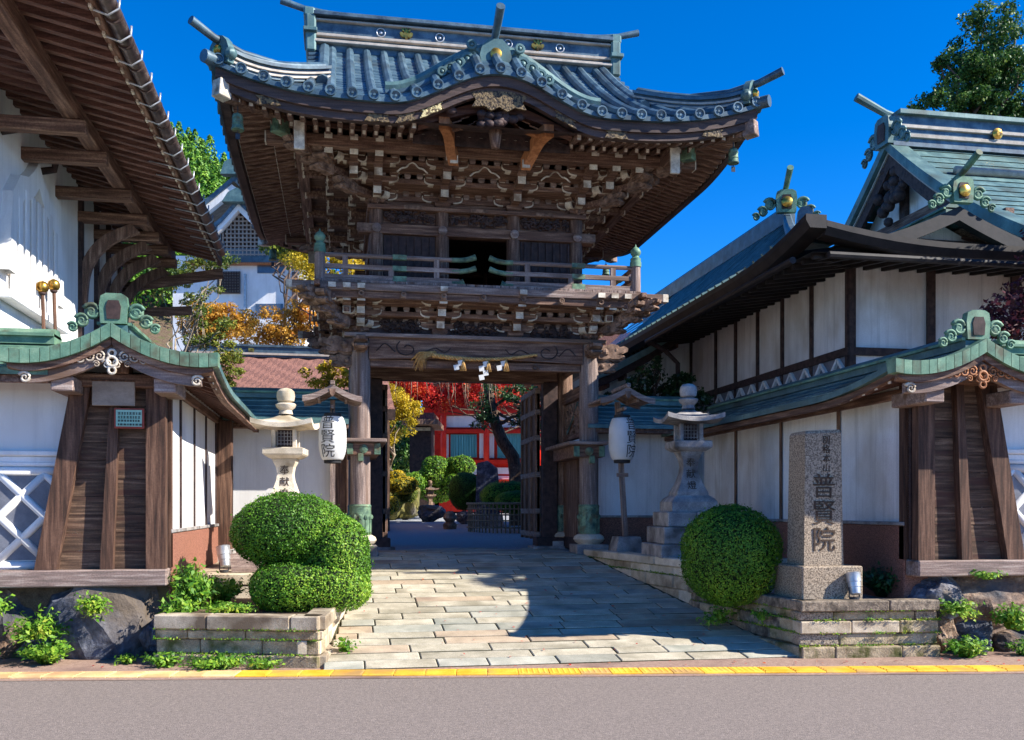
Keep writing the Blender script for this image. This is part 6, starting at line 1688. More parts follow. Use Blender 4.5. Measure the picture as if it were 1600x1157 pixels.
def paper_lantern(label, loc, lean, face, top_z, base):
    t = thing('paper_lantern_post', label, 'lantern', loc)
    H = top_z
    pth = lambda z: Vector((lean * z, .14, z))
    m = MB(); m.beam(pth(.0 if not base else .22), pth(H + .08), .075, .075, (0, 1, 0)); sub(t, 'post', W_GREY, m)
    if base:
        m = MB(); sq_loft(m, [(.24, 0), (.18, .25)]); m.xf(Matrix.Translation((0, .14, 0))); sub(t, 'stone_base', GRANGREY, m)
    c = Vector((lean * H, -.1, 0)); x0 = c.x
    # lantern body with fine ribs
    zb = H - .86; prof = []
    n = 34
    for k in range(n + 1):
        q = k / n; r = .15 + .06 * (1 - abs(2 * q - 1) ** 3.2) + (.0025 if k % 2 else 0); prof.append((r, zb + .66 * q))
    m = MB(); m.lathe(prof, 28, (x0, -.1, 0)); sub(t, 'paper_body', PAPER, m, True)
    for z0, h in ((zb - .05, .055), (zb + .655, .055)):
        m = MB(); m.lathe([(.12, z0), (.13, z0 + .005), (.13, z0 + h - .005), (.12, z0 + h)], 24, (x0, -.1, 0)); sub(t, 'black_ring', INK, m, 'auto')
    import bmesh
    for k, ch in enumerate('普賢院'):
        mb = text_mb(ch, .235); me = mb.mesh('painted_letter', INK)
        bm = bmesh.new(); bm.from_mesh(me); bmesh.ops.triangulate(bm, faces=bm.faces)
        for _ in range(3):
            es = [e for e in bm.edges if e.calc_length() > .025]
            if es: bmesh.ops.subdivide_edges(bm, edges=es, cuts=1, use_grid_fill=False)
            bmesh.ops.triangulate(bm, faces=bm.faces)
        zc = zb + .55 - k * .215
        for v in bm.verts:
            a = face + v.co.x * 1.0 / .2; z = zc + v.co.z * .92; q = (z - zb) / .66
            r = .15 + .06 * (1 - abs(2 * q - 1) ** 3.2) + .006
            v.co = Vector((x0 + math.sin(a) * r, -.1 - math.cos(a) * r, z))
        bm.to_mesh(me); bm.free(); link('painted_letter', me, t)
    # hanging bracket and little gabled roof
    m = MB(); m.beam((x0, .16, H - .06), (x0, -.28, H - .06), .04, .05); sub(t, 'hanging_arm', W_GREYX, m)
    m = MB(); m.tube([Vector((x0, -.1, H - .08)), Vector((x0, -.1, H - .15))], .012, 6); sub(t, 'hook', DSTEEL, m)
    if base:
        m = MB(); m.bx(x0 - .3 * 0 - .02, x0 + .16, .08, .14, H - 1.12, H - 1.06); sub(t, 'cross_peg', W_GREYX, m)
    zz_ = lambda x: H + .25 - .21 * (1.35 * abs(x) / .44 - .35 * (x / .44) ** 2) + .03 * (abs(x) / .44) ** 3
    xs = lin(-.44, .44, 23)
    m = MB(); m.loft([[Vector((x0 + x, y, zz_(x) + c_)) for y, c_ in ((-.42, 0), (-.42, -.03), (.34, -.03), (.34, 0))] for x in xs]); sub(t, 'roof', W_GREYX, m)
    for y in (-.425, .345):
        m = MB(); m.loft([[Vector((x0 + x, y + a, zz_(x) + c_)) for a, c_ in ((-.012, .012), (-.012, -.075), (.02, -.075), (.02, .012))] for x in xs]); sub(t, 'bargeboard', W_GREYX, m)
    m = MB(); m.bx(x0 - .035, x0 + .035, -.47, .4, H + .25, H + .31, .008); sub(t, 'roof_ridge', W_GREYX, m)
    for sg in (-1, 1):
        m = MB(); m.loft([[Vector((x0 + sg * x, y, zz_(x) + .004 + .003 * k_)) for k_ in (0,) for y in lin(-.40, .32, 7)] for x in lin(.05, .43, 4)], False, False); sub(t, 'roof_shingles', W_POST, m)
        m = MB(); m.bx(x0 + sg * .2 - .02, x0 + sg * .2 + .02, -.3, .28, zz_(.2) - .1, zz_(.2) - .04); sub(t, 'roof_bearer', W_GREYX, m)
    m = MB(); m.prism([(-.05, .06), (.05, .06), (.035, -.02), (0, -.06), (-.035, -.02)], (x0, -.43, H + .13), (1, 0, 0), (0, 0, 1), (0, -1, 0), .03); sub(t, 'pendant_carving', W_DARK, m)
    return t
paper_lantern('white paper lantern with black characters under a little roof, beside the sunlit stone lantern', (-.1, 15.0, .8), .0, R(-22), 2.40, False)
paper_lantern('white paper lantern with black characters on a leaning post with block base, by the annex', (4.55, 14.75, .9), -.062, R(34), 2.33, True)

# carved name stone
t = thing('name_stone', 'tall speckled granite name stone deeply carved with three large characters', 'stone', (5.34, 10.08, .59))
m = MB(); m.bx(4.98, 5.70, 9.76, 10.46, .58, .965, .014); m.build('pedestal', GRANROSE, t)
m = MB(); V = []
for z, w, d in ((.966, .237, .205), (2.44, .215, .19), (2.475, .20, .17)): V.append([Vector((5.305 + a * w, 10.1 + b_ * d, z + (.0 if z < 2.4 else .01 * a))) for a, b_ in ((-1, -1), (1, -1), (1, 1), (-1, 1))])
m.loft(V); st = m.build('stone_slab', GRANROSE, t)
for k, ch in enumerate('普賢院'):
    mb = text_mb(ch, .29, .004); mb.xf(Matrix.Translation((5.305, 9.8915 + .0025 * (2 - k), 1.83 - k * .295)) @ Matrix.Rotation(R(.6), 4, 'X')); mb.build('carved_letter', CARVED_SHADE, st)
for k, ch in enumerate('別格本山'):
    mb = text_mb(ch, .098, .003); mb.xf(Matrix.Translation((5.34, 9.9035, 2.36 - k * .105))); mb.build('carved_letter', CARVED_SHADE, st)
# spotlights
def spotlight(label, p, tilt, rz, s_=1.0):
    t = thing('spotlight', label, 'spotlight', p, rz)
    m = MB(); m.lathe([(.05, 0), (.055, .01), (.055, .03), (.02, .035)], 14); m.tube([Vector((-.06, 0, .03)), Vector((-.065, 0, .14))], .008, 5); m.tube([Vector((.06, 0, .03)), Vector((.065, 0, .14))], .008, 5); m.beam((-.06, 0, .03), (.06, 0, .03), .03, .008)
    sub(t, 'bracket', DSTEEL, m)
    m = MB(); m.lathe([(.04, -.1), (.05, -.09), (.052, -.03), (.058, -.028), (.06, .02), (.066, .022), (.068, .1), (.072, .11), (.06, .112), (.055, .08)], 16); m.xf(Matrix.Translation((0, 0, .15)) @ Matrix.Rotation(tilt, 4, 'X')); m.xf(Matrix.Scale(s_, 4)); sub(t, 'lamp_can', STEEL, m, 'auto')
    return t
spotlight('small grey spotlight standing in front of the name stone pedestal', (5.55, 9.68, .60), R(-14), 0, 1.15)
spotlight('grey spotlight standing behind the round shaded shrub beside the name stone', (4.93, 10.66, .6), R(6), 0, 1.25)
spotlight('pale grey spotlight on the sunlit terrace step by the notice wall', (-1.45, 12.75, .78), R(-18), .5, 1.3)
# bucket and hose reel bits at the end of the notice wall
t = thing('folded_board', 'pale folded wooden board leaning on the terrace beside the sunlit spotlight', 'board', (-1.2, 12.9, .78))
m = MB(); m.box((-1.15, 13.0, .92), (.5, .04, .26), eul(R(-24), R(-10), 0)); m.build('board', W_GREYX, t); m = MB(); m.box((-1.1, 12.86, .80), (.5, .12, .04), eul(0, 0, .1)); m.build('board_foot', W_GREYX, t)

# ================================================================== garden beyond the gate
def at_ground(u, d): p = pix(u, 800, d); return Vector((p.x, p.y, zcourt(p.y)))
t = thing('bamboo_fence', 'low dark bamboo fence curving round the clipped mounds inside the gate', 'fence', at_ground(785, 24))
c0 = at_ground(800, 25.4); n_ = 46
for k in range(n_):
    a = R(180 + 20) + R(250) * k / (n_ - 1) - R(30); p = c0 + Vector((math.cos(a) * 1.15, math.sin(a) * .95, 0))
    m = MB(); m.tube([p - Vector((0, 0, .02)), p + Vector((0, 0, random.uniform(.72, .76)))], random.uniform(.018, .026), 6); m.build('bamboo_cane', BAMBOO, t)
for z in (.12, .3, .45, .6, .74):
    m = MB(); m.tube([c0 + Vector((math.cos(a) * 1.19, math.sin(a) * .99, z)) for a in lin(R(170), R(420), 30)], .022 if z < .7 else .035, 6); m.build('fence_rail', BAMBOO, t, True)
def boulder(label, u, v, d, size, k, mat=None, rz=0.0, name='garden_rock'):
    p = pix(u, v, d); me = ROCKS[k % 8]
    if mat is not None: me = rock_mesh(40 + k, 3, .4, mat)
    o = link(name, me, None, Matrix.Translation((p.x, p.y, zcourt(p.y) + size[2] * .4)) @ Matrix.Rotation(rz, 4, 'Z') @ Matrix.Diagonal((*size, 1)))
    return tag(o, label, 'rock')
boulder('smooth grey boulder at the edge of the gravel inside the gate', 672, 800, 33, (1.3, .9, .75), 0, ROCK)
boulder('mossy boulder under the yellow garden tree, next to the gate jamb', 612, 780, 34, (1.3, 1, 1.5), 2, ROCKM, .5)
boulder('brown lichened boulder between the yellow hedge and the grey boulder', 640, 775, 34.5, (1.2, 1, 1.7), 3, ROCKM, 1.2)
boulder('low dark stone beside the clipped round shrub inside the gate', 722, 800, 31, (.6, .5, .5), 4, ROCK, .2)
t = thing('memorial_slab', 'dark upright memorial slab behind the bamboo fence', 'stone', at_ground(762, 29))
p = at_ground(762, 29); m = MB(); m.prism([(-.4, 0), (.34, 0), (.36, .8), (.28, 1.75), (-.02, 1.98), (-.34, 1.9)], p + Vector((.02, 0, .0)), R3, U3, F3, .3); m.build('slab', ROCK, t)
m = MB(); m.prism([(-.55, 0), (.5, 0), (.45, .35), (-.5, .35)], p + F3 * .01, R3, U3, F3, .7); m.build('slab_base', GRANGREY, t)
t = thing('memorial_slab', 'squat grey memorial stone half hidden by the open gate door', 'stone', at_ground(820, 30)); p = at_ground(820, 30)
m = MB(); m.prism([(-.45, 0), (.6, 0), (.6, 1.85), (-.45, 1.9)], p, R3, U3, F3, .35); m.build('slab', ROCKB, t)
stone_lantern('small weathered stone lantern in the garden beyond the gate', at_ground(672, 35.5), .3, ROCKB, 2, .8).scale = (.62, .62, .62)
t = thing('stone_basin', 'little stacked stone marker beside the gravel court', 'stone', at_ground(703, 27)); p = at_ground(703, 27)
m = MB(); m.lathe([(.18, 0), (.2, .12), (.12, .2), (.2, .3), (.16, .42), (.08, .5)], 12, p); m.build('marker', ROCKB, t, 'auto')
# ================================================================== vegetation
def leaf_mesh(name, pts, nrm, size, mat, jitter=.7, aspect=.55, seed=0):
    """one small folded leaf (two triangles) per point"""
    g = np.random.default_rng(seed); n = len(pts)
    pts = np.asarray(pts, float); nrm = np.asarray(nrm, float) + g.normal(0, jitter, (n, 3))
    nrm /= np.linalg.norm(nrm, axis=1)[:, None] + 1e-9
    r = g.normal(0, 1, (n, 3)); t = np.cross(nrm, r); t /= np.linalg.norm(t, axis=1)[:, None] + 1e-9
    b_ = np.cross(nrm, t)
    s_ = (np.asarray(size) * g.uniform(.65, 1.3, n))[:, None]
    V = np.empty((n, 4, 3)); V[:, 0] = pts - t * s_; V[:, 1] = pts - b_ * s_ * aspect + nrm * s_ * .12; V[:, 2] = pts + t * s_; V[:, 3] = pts + b_ * s_ * aspect + nrm * s_ * .12
    me = bpy.data.meshes.new(name); me.vertices.add(n * 4); me.vertices.foreach_set('co', V.reshape(-1))
    me.loops.add(n * 4); me.loops.foreach_set('vertex_index', np.arange(n * 4))
    me.polygons.add(n); me.polygons.foreach_set('loop_start', np.arange(0, n * 4, 4)); me.polygons.foreach_set('loop_total', np.full(n, 4))
    me.materials.append(mat); me.update(calc_edges=True); me.validate()
    return me
def ell_pts(c, r, n, seed, shell=.06, p=2.0):
    g = np.random.default_rng(seed); d = g.normal(0, 1, (n, 3)); d /= np.linalg.norm(d, axis=1)[:, None]
    if p != 2.0:
        k = (np.abs(d) ** p).sum(1) ** (-1 / p); d2 = d * k[:, None]
    else: d2 = d
    q = d2 * (1 - np.abs(g.normal(0, shell, n)))[:, None]
    return np.asarray(c) + q * np.asarray(r), d / np.asarray(r) / np.linalg.norm(d / np.asarray(r), axis=1)[:, None]
def inside(P, c, r, p=2.0, k=.93): return ((np.abs((P - np.asarray(c)) / (np.asarray(r) * k))) ** p).sum(1) < 1
def core_mb(c, r, p=2.0, k=.9, n=24, m=14):
    mb = MB(); rings = []
    for i in range(m + 1):
        a = -math.pi / 2 + math.pi * i / m
        for_ring = []
        for j in range(n):
            b_ = 2 * math.pi * j / n; d = Vector((math.cos(a) * math.cos(b_), math.cos(a) * math.sin(b_), math.sin(a)))
            q = (abs(d.x) ** p + abs(d.y) ** p + abs(d.z) ** p + 1e-12) ** (-1 / p)
            for_ring.append(Vector((c[0] + d.x * q * r[0] * k, c[1] + d.y * q * r[1] * k, c[2] + d.z * q * r[2] * k)))
        rings.append(for_ring)
    mb.loft(rings, True, True); return mb
CORE = pm('shrub_inner', srgb(22, 34, 14), srgb(44, 62, 24), 30, rough=.9, bump=.8, fine=.3)
def shrub(name, label, ells, n, size, mat, seed, base, cat='shrub'):
    """clipped shrub: union of rounded bodies with a skin of small leaves"""
    t = thing(name, label, cat, base); P, N = [], []
    area = [r[0] * r[1] + r[1] * r[2] + r[0] * r[2] for c, r, p in ells]
    for k, (c, r, p) in enumerate(ells):
        a, b_ = ell_pts(c, r, int(n * area[k] / sum(area)), seed + k, .035, p)
        # gentle unevenness so the clipping is not perfect
        w = .009 * (np.sin(a[:, 0] * 9 + seed) + np.sin(a[:, 1] * 8) + np.sin(a[:, 2] * 11)) + .006 * (np.sin(a[:, 0] * 31 + a[:, 2] * 17) + np.sin(a[:, 1] * 37 + a[:, 2] * 29)); gg = np.random.default_rng(seed + 50 + k); w = w + (gg.uniform(0, 1, len(a)) < .04) * gg.uniform(.01, .05, len(a)) - (np.sin(a[:, 0] * 47 + seed) * np.sin(a[:, 1] * 43) * np.sin(a[:, 2] * 51) > .45) * .035; a = a + b_ * w[:, None]
        keep = np.ones(len(a), bool)
        for j, (c2, r2, p2) in enumerate(ells):
            if j != k: keep &= ~inside(a, c2, r2, p2)
        P.append(a[keep]); N.append(b_[keep])
    P, N = np.concatenate(P), np.concatenate(N); keep = P[:, 2] > base[2] - .02; P, N = P[keep], N[keep]
    link('foliage', leaf_mesh('foliage', P - np.asarray(WM[t.name].translation), N, size, mat, .55, .6, seed), t)
    m = MB()
    for c, r, p in ells: m.merge(core_mb(c, r, p, .88))
    m.build('inner_core', CORE, t, True)  # solid dark core added inside to block light between the leaves
    return t
# big clipped shrub with a notch, on the left planter (dome over a broad lower tier)
_c1, _c2, _c3 = pix(454, 832, 11.2), pix(486, 917, 10.95), pix(528, 878, 11.1)
shrub('clipped_shrub', 'large sunlit clipped shrub shaped as a dome over a wide lower tier', [(tuple(_c1), (.67, .62, .46), 2.2), (tuple(_c2), (.67, .62, .30), 3.0), (tuple(_c3), (.38, .52, .53), 2.3)], 62000, .0135, L_BOX, 1, (-.6, 11.1, .47))
_c4 = pix(1141, 868, 11.4)
shrub('clipped_shrub', 'shaded ball-shaped clipped shrub beside the name stone', [(tuple(_c4), (.585, .56, .61), 2.2)], 28000, .0135, L_BOX, 5, (_c4.x, _c4.y, .45))
def leaves_clump(cs, rs, per, seed, flat=.7):
    g = np.random.default_rng(seed); P, N = [], []
    for c, r in zip(cs, rs):
        d = g.normal(0, 1, (per, 3)); d /= np.linalg.norm(d, axis=1)[:, None]; q = d * (g.uniform(.25, 1, per) ** .5)[:, None] * r; q[:, 2] *= flat
        P.append(np.asarray(c) + q); N.append(d * .6 + np.array([0, 0, .6]))
    return np.concatenate(P), np.concatenate(N)
def limb(m, a, b_, r0, r1, seed, wob=.12, n=6):
    rg_ = random.Random(seed); a, b_ = Vector(a), Vector(b_); L = (b_ - a).length
    P = [a + (b_ - a) * (i / n) + (Vector((rg_.gauss(0, 1), rg_.gauss(0, 1), rg_.gauss(0, .5))) * L * wob * math.sin(math.pi * i / n) * .5 if 0 < i < n else Vector()) for i in range(n + 1)]
    m.tube(P, [r0 + (r1 - r0) * i / n for i in range(n + 1)], 7); return P
def tree(name, label, base, H, crown, nclump, per, clump_r, leaf, mat, seed, trunk_r=.15, bark=BARK, lean=(0, 0), group=None, flat=.7, fork=.35, nlimb=9, cat='tree'):
    """crown: list of (centre offset from base, radii); limbs run from the trunk to clumps"""
    rg_ = random.Random(seed); t = thing(name, label, cat, base, 0, group); cs, rs = [], []
    for k in range(nclump):
        c, r = crown[k % len(crown)]
        while True:
            d = Vector((rg_.uniform(-1, 1), rg_.uniform(-1, 1), rg_.uniform(-1, 1)))
            if .35 < d.length < 1: break
        cs.append((c[0] + d.x * r[0], c[1] + d.y * r[1], c[2] + d.z * r[2])); rs.append(clump_r * rg_.uniform(.6, 1.3))
    P, N = leaves_clump(cs, rs, per, seed, flat)
    link('crown', leaf_mesh('crown', P, N, leaf, mat, .8, .55, seed), t)
    m = MB(); top = Vector((lean[0], lean[1], H * .82))
    pts = limb(m, (0, 0, -.1), top, trunk_r, trunk_r * .3, seed, .08, 10)
    for k in range(nlimb):
        c = Vector(cs[rg_.randrange(len(cs))]); s_ = pts[min(9, max(2, int(10 * (fork + (1 - fork) * rg_.random() * min(1, c.z / max(.1, top.z))))))]
        if c.z < s_.z - .6: s_ = pts[3]
        limb(m, s_, c, trunk_r * .38, trunk_r * .08, seed + k, .18, 6)
    sub(t, 'trunk', bark, m, True)
    return t
def low_plant(name, label, base, n, r, h, leaf, mat, seed, cat='plant', group=None, hang=0.0):
    g = np.random.default_rng(seed); t = thing(name, label, cat, base, 0, group)
    m = MB(); P, N = [], []
    for k in range(n):
        a = g.uniform(0, 6.28); q = r * math.sqrt(g.uniform(0, 1)); tip = Vector((math.cos(a) * q, math.sin(a) * q, h * g.uniform(.45, 1) * (1 - .35 * q / r) - hang * g.uniform(0, 1)))
        m.tube([Vector((math.cos(a) * q * .2, math.sin(a) * q * .2 + .02, -.02)), tip * .55 + Vector((0, 0, .02)), tip], [.005, .004, .002], 4)
        for j in range(7):
            f = .35 + .65 * j / 6; c = tip * f; P.append((c.x + g.normal(0, .022), c.y + g.normal(0, .022), c.z + g.normal(0, .018))); N.append((math.cos(a) * .4, math.sin(a) * .4 - .3, .8))
    sub(t, 'stems', mat, m, True); link('foliage', leaf_mesh('foliage', P, N, leaf, mat, .5, .5, seed), t)
    return t
# --- weeds and ferns along the footings
for k, (x, y, z, n, r, h, lf, mt, lab, hang) in enumerate((
        (-3.05, 10.62, .28, 90, .32, .38, .03, L_WEED, 'lush green weed clump hanging on the footing rocks under the timber end', .25),
        (-2.95, 10.55, .02, 80, .30, .28, .03, L_GREEN, 'dark green weed tuft at the foot of the footing rocks', 0),
        (-2.52, 10.62, .6, 60, .18, .18, .028, L_WEED, 'yellowing weed growing from the top of the dark boulder', .25),
        (-3.6, 10.62, .5, 110, .3, .36, .034, L_WEED, 'green fern tuft high on the footing under the lattice wall', .15),
        (-3.6, 10.45, .02, 80, .26, .32, .032, L_WEED, 'bright weed at street level below the lattice wall', 0),
        (-2.15, 10.45, .0, 20, .14, .14, .024, L_GREEN, 'small weed against the foot of the dark boulder', 0),
        (-1.75, 10.16, .0, 34, .2, .2, .026, L_GREEN, 'leafy weed at the corner between boulder and shrub planter', 0),
        (-1.2, 10.0, .0, 90, .36, .17, .024, L_GREEN, 'weeds spreading along the base of the shrub planter', 0),
        (-.72, 9.86, .0, 30, .22, .16, .024, L_WEED, 'yellow-green weeds at the ramp end of the shrub planter base', 0),
        (-1.6, 11.0, .48, 130, .26, .62, .034, L_GREEN, 'tall ferny plant between notice wall and clipped shrub', 0),
        (-1.68, 10.55, .42, 90, .18, .42, .03, L_WEED, 'yellowing fern beside the corner of the timber end', .2),
        (-1.4, 11.7, .48, 120, .34, .4, .03, L_GREEN, 'dense green ferns in the planter behind the yellowing fern', 0),
        (-1.2, 10.7, .48, 120, .34, .12, .02, L_WEED, 'low mossy cushion plant in the shrub planter', 0),
        (.05, 10.25, .08, 22, .12, .22, .024, L_WEED, 'weed sprouting from the joint beside the ramp edge', 0),
        (4.42, 10.78, .30, 40, .26, .22, .026, L_WEED, 'bright sprig growing at the foot of the round shrub', .2),
        (4.72, 10.25, .36, 18, .12, .14, .022, L_WEED, 'small weed in the courses of the name stone planter', .1),
        (6.22, 10.2, .60, 130, .34, .42, .034, L_DARK, 'dark leafy plant between the name stone and the shaded wall', 0),
        (6.62, 9.42, .5, 60, .26, .16, .026, L_WEED, 'yellow-green weed trailing over the rubble rocks by the planter', .15),
        (6.65, 9.30, .0, 70, .24, .26, .028, L_WEED, 'fresh green weed at the planter end on the pavement', 0),
        (7.25, 9.36, .3, 80, .24, .34, .03, L_WEED, 'upright green weed growing from the rubble joints', .1),
        (7.35, 9.3, .0, 30, .18, .22, .028, L_GREEN, 'dark green weed at the foot of the rubble rocks', 0),
        (7.0, 9.44, .84, 16, .24, .09, .026, L_GREEN, 'sprig creeping along the timber sill on the rubble', 0))):
    low_plant('weed', lab, (x, y, z), n, r, h, lf, mt, 100 + k, 'plant', 'weeds along the footings', hang)
# --- bush behind the shaded wall, purple maple over the annex wall
tree('evergreen_bush', 'dark glossy evergreen bush rising behind the shaded garden wall', (5.55, 18.0, .87), 4.0, [((0.6, 0, 3.1), (.62, .5, .62)), ((1.0, 0, 2.75), (.75, .5, .4)), ((.05, 0, 2.8), (.5, .5, .35))], 90, 46, .17, .045, L_DARK, 21, .07, lean=(.6, 0), nlimb=26)
tree('purple_maple', 'dark purple-leaved maple in front of the annex bell window', (9.9, 10.9, .9), 6.0, [((-1.1, 0, 3.1), (.75, .6, .32)), ((-.5, .1, 3.9), (.8, .6, .6)), ((.5, 0, 4.6), (1.3, .9, .9)), ((1.0, -.6, 3.6), (1.3, .9, .7)), ((.2, -.4, 5.3), (1.2, .8, .5))], 210, 90, .26, .04, L_PURP, 23, .12, lean=(.0, .1), nlimb=40, flat=.45)
# --- tall cedar beyond the hall
p = pix(1545, 790, 52)
tree('tall_cedar', 'tall dark cedar standing behind the hall roof against the sky', (p.x, p.y, 1), 27, [((.2, 0, 26.0), (2.0, 2.0, 2.0)), ((-1.0, 0, 24.2), (2.4, 2.2, 1.2)), ((1.2, 0, 23.6), (2.4, 2.2, 1.8)), ((-2.3, 0, 22.2), (2.2, 2, .9)), ((1.8, 0, 21.4), (2.6, 2.2, 1.6)), ((-.5, 0, 21.8), (2.2, 2, 1.4)), ((-3.0, 0, 20.4), (1.8, 2, .7)), ((0, 0, 23.5), (1.8, 1.8, 2.4))], 330, 120, .55, .10, L_TALL, 31, .42, nlimb=46, fork=.55)
p = pix(1640, 790, 60)
tree('tall_cedar', 'olive-tinged cedar at the edge of view behind the hall roof', (p.x, p.y, 1), 24, [((-.6, 0, 22.0), (2.6, 2.2, 1.8)), ((-1.2, 0, 20.0), (2.8, 2.2, 1.6))], 80, 80, .75, .14, L_PINE, 33, .4, nlimb=20, fork=.6)
# --- wooded hill behind the storehouse
g = np.random.default_rng(77); P, N = [], []
for k in range(230):
    x, y = g.uniform(-36, 2), g.uniform(92, 130); z0 = zhill(x, y); h = g.uniform(8, 12); n = 900
    u = g.uniform(0, 1, n); a = g.uniform(0, 6.283, n); rr = (1 - u) ** .8 * g.uniform(.55, 1.05, n) * h * .24 + .1
    rr *= 1 + .25 * np.sin(a * 5 + u * 20)
    P.append(np.stack([x + np.cos(a) * rr, y + np.sin(a) * rr, z0 + h * (.08 + .92 * u)], 1)); N.append(np.stack([np.cos(a), np.sin(a), np.full(n, .5)], 1))
o = link('forest', leaf_mesh('forest', np.concatenate(P), np.concatenate(N), .19, L_HILL, .4, .6, 5))
tag(o, 'sunlit green cypress forest covering the hill behind the storehouse', 'forest', kind='stuff')
# --- autumn garden behind the notice wall
def gt(u, d): q = pix(u, 790, d); return (q.x, q.y, zcourt(q.y))
def crown_at(u, v, d, base, rad): q = pix(u, v, d); return ((q.x - base[0], q.y - base[1], q.z - base[2]), rad)
b0 = gt(285, 25); tree('garden_pine', 'sparse yellow-green garden pine with bare limbs behind the notice wall', b0, 7.0, [crown_at(300, 470, 25, b0, (.8, .6, .6)), crown_at(335, 525, 25, b0, (.7, .6, .5)), crown_at(275, 430, 25, b0, (.6, .6, .4)), crown_at(360, 560, 25, b0, (.35, .5, .5)), crown_at(330, 410, 25, b0, (.7, .5, .25)), crown_at(350, 600, 25, b0, (.25, .4, .4))], 90, 110, .2, .038, L_PINE, 41, .1, BARKP, nlimb=34, flat=.6)
b0 = gt(345, 33); tree('orange_maple', 'rusty orange autumn tree below the white guesthouse', b0, 7.5, [crown_at(350, 505, 33, b0, (1.0, .8, .6)), crown_at(320, 500, 33, b0, (.8, .8, .6))], 50, 180, .34, .048, L_ORA, 43, .1, nlimb=14)
b0 = gt(430, 36); tree('amber_tree', 'amber autumn tree in front of the guesthouse ground floor', b0, 8, [crown_at(410, 520, 36, b0, (1.4, .8, .55)), crown_at(455, 510, 36, b0, (1.2, .8, .7)), crown_at(480, 480, 36, b0, (.6, .8, 1.0))], 76, 180, .36, .05, L_ORA, 45, .12, nlimb=14)
b0 = gt(505, 33); tree('yellow_tree', 'bright yellow autumn tree showing through the gate balcony rails', b0, 10.5, [crown_at(500, 415, 33, b0, (.8, .8, .9)), crown_at(545, 420, 33, b0, (.7, .8, .7)), crown_at(470, 400, 33, b0, (.6, .8, .5))], 60, 170, .34, .05, L_YEL, 47, .13, nlimb=14)
b0 = gt(455, 40); tree('russet_tree', 'green and russet tree between guesthouse roof and gate', b0, 13, [crown_at(450, 385, 42, b0, (1.0, .8, .8)), crown_at(480, 390, 42, b0, (.8, .8, .6))], 40, 90, .4, .09, L_PINE, 49, .14, nlimb=10)
b0 = gt(520, 22.5); tree('yellow_shrub_tree', 'small golden tree behind the wall beside the gate pillar', b0, 4.6, [crown_at(505, 585, 22.5, b0, (.45, .4, .3)), crown_at(530, 600, 22.5, b0, (.4, .4, .35))], 26, 70, .17, .045, L_YEL, 51, .06, nlimb=10)
# --- trees and shrubs seen through the gate
b0 = gt(605, 33); tree('yellow_birch', 'pale-trunked yellow-green tree inside the gate', b0, 5.8, [crown_at(610, 660, 33, b0, (.7, .6, .9)), crown_at(628, 640, 33, b0, (.8, .6, .5)), crown_at(600, 620, 33, b0, (.8, .6, .6))], 64, 150, .26, .04, L_YEL, 61, .1, BARKP, nlimb=12)
b0 = gt(885, 40); t_ = tree('red_maple', 'scarlet autumn maple filling the top of the gate opening', b0, 8, [crown_at(690, 600, 38, b0, (2.2, 1, .9)), crown_at(640, 600, 38, b0, (1.0, 1, .7)), crown_at(760, 610, 38, b0, (1.4, 1, .7))], 130, 190, .42, .05, L_RED, 63, .14, nlimb=16)
b0 = gt(572, 29); t_ = thing('weeping_cherry', 'weeping cherry with hanging bare pale twigs inside the gate', 'tree', b0)
m = MB(); limb(m, (0, 0, 0), (.3, 0, 6.0), .12, .06, 5, .06, 8); sub(t_, 'trunk', BARK, m, True)
m = MB(); rg_ = random.Random(9)
for k in range(70):
    x = rg_.uniform(.7, 4.2); y = rg_.uniform(-.6, .6); L = rg_.uniform(.7, 1.5); z = rg_.uniform(4.7, 5.5)
    m.tube([Vector((.3, 0, 5.6)), Vector((x * .6, y * .6, z + .5)), Vector((x, y, z)), Vector((x + rg_.uniform(-.1, .1), y, z - L * .6)), Vector((x + rg_.uniform(-.14, .14), y, z - L))], [.02, .014, .011, .008, .004], 5)
sub(t_, 'hanging_twigs', BARKP, m, True)['kind'] = 'stuff'
# dark leaning tree
b0 = gt(806, 31); t_ = thing('leaning_tree', 'dark thick-trunked evergreen leaning across the red hall inside the gate', 'tree', b0)
q = [pix(u, v, 31) - Vector(b0) for u, v in ((806, 790), (806, 742), (802, 715), (785, 690), (775, 665), (768, 640), (762, 600), (750, 560))]
m = MB(); m.tube([Vector((a.x, a.y, max(a.z, -.1))) for a in q], [.26, .22, .21, .2, .18, .17, .15, .1], 9)
for k, (u, v) in enumerate(((835, 630), (820, 668), (740, 640), (800, 605))): limb(m, q[4 + k % 2], pix(u, v, 30.8) - Vector(b0), .07, .02, k, .15)
sub(t_, 'trunk', BARK, m, True)
rg_ = random.Random(4); cs = []
for (u, v, r) in ((790, 615, .55), (815, 625, .5), (835, 640, .5), (752, 640, .3), (760, 655, .25), (815, 660, .3), (835, 672, .3), (775, 605, .5), (850, 620, .5)):
    for k in range(7): a = pix(u, v, 30.6) - Vector(b0); cs.append((a.x + rg_.gauss(0, r * .6), a.y + rg_.gauss(0, .3), a.z + rg_.gauss(0, r * .45)))
P, N = leaves_clump(cs, [.2] * len(cs), 70, 3); link('crown', leaf_mesh('crown', P, N, .05, L_DARK, .8, .5, 3), t_)
b0 = gt(930, 30); tree('crimson_maple', 'crimson maple peeping between the gate and the shed', b0, 6.5, [crown_at(934, 590, 30, b0, (.4, .5, 1.0))], 30, 80, .26, .06, L_RED, 65, .1, nlimb=8)
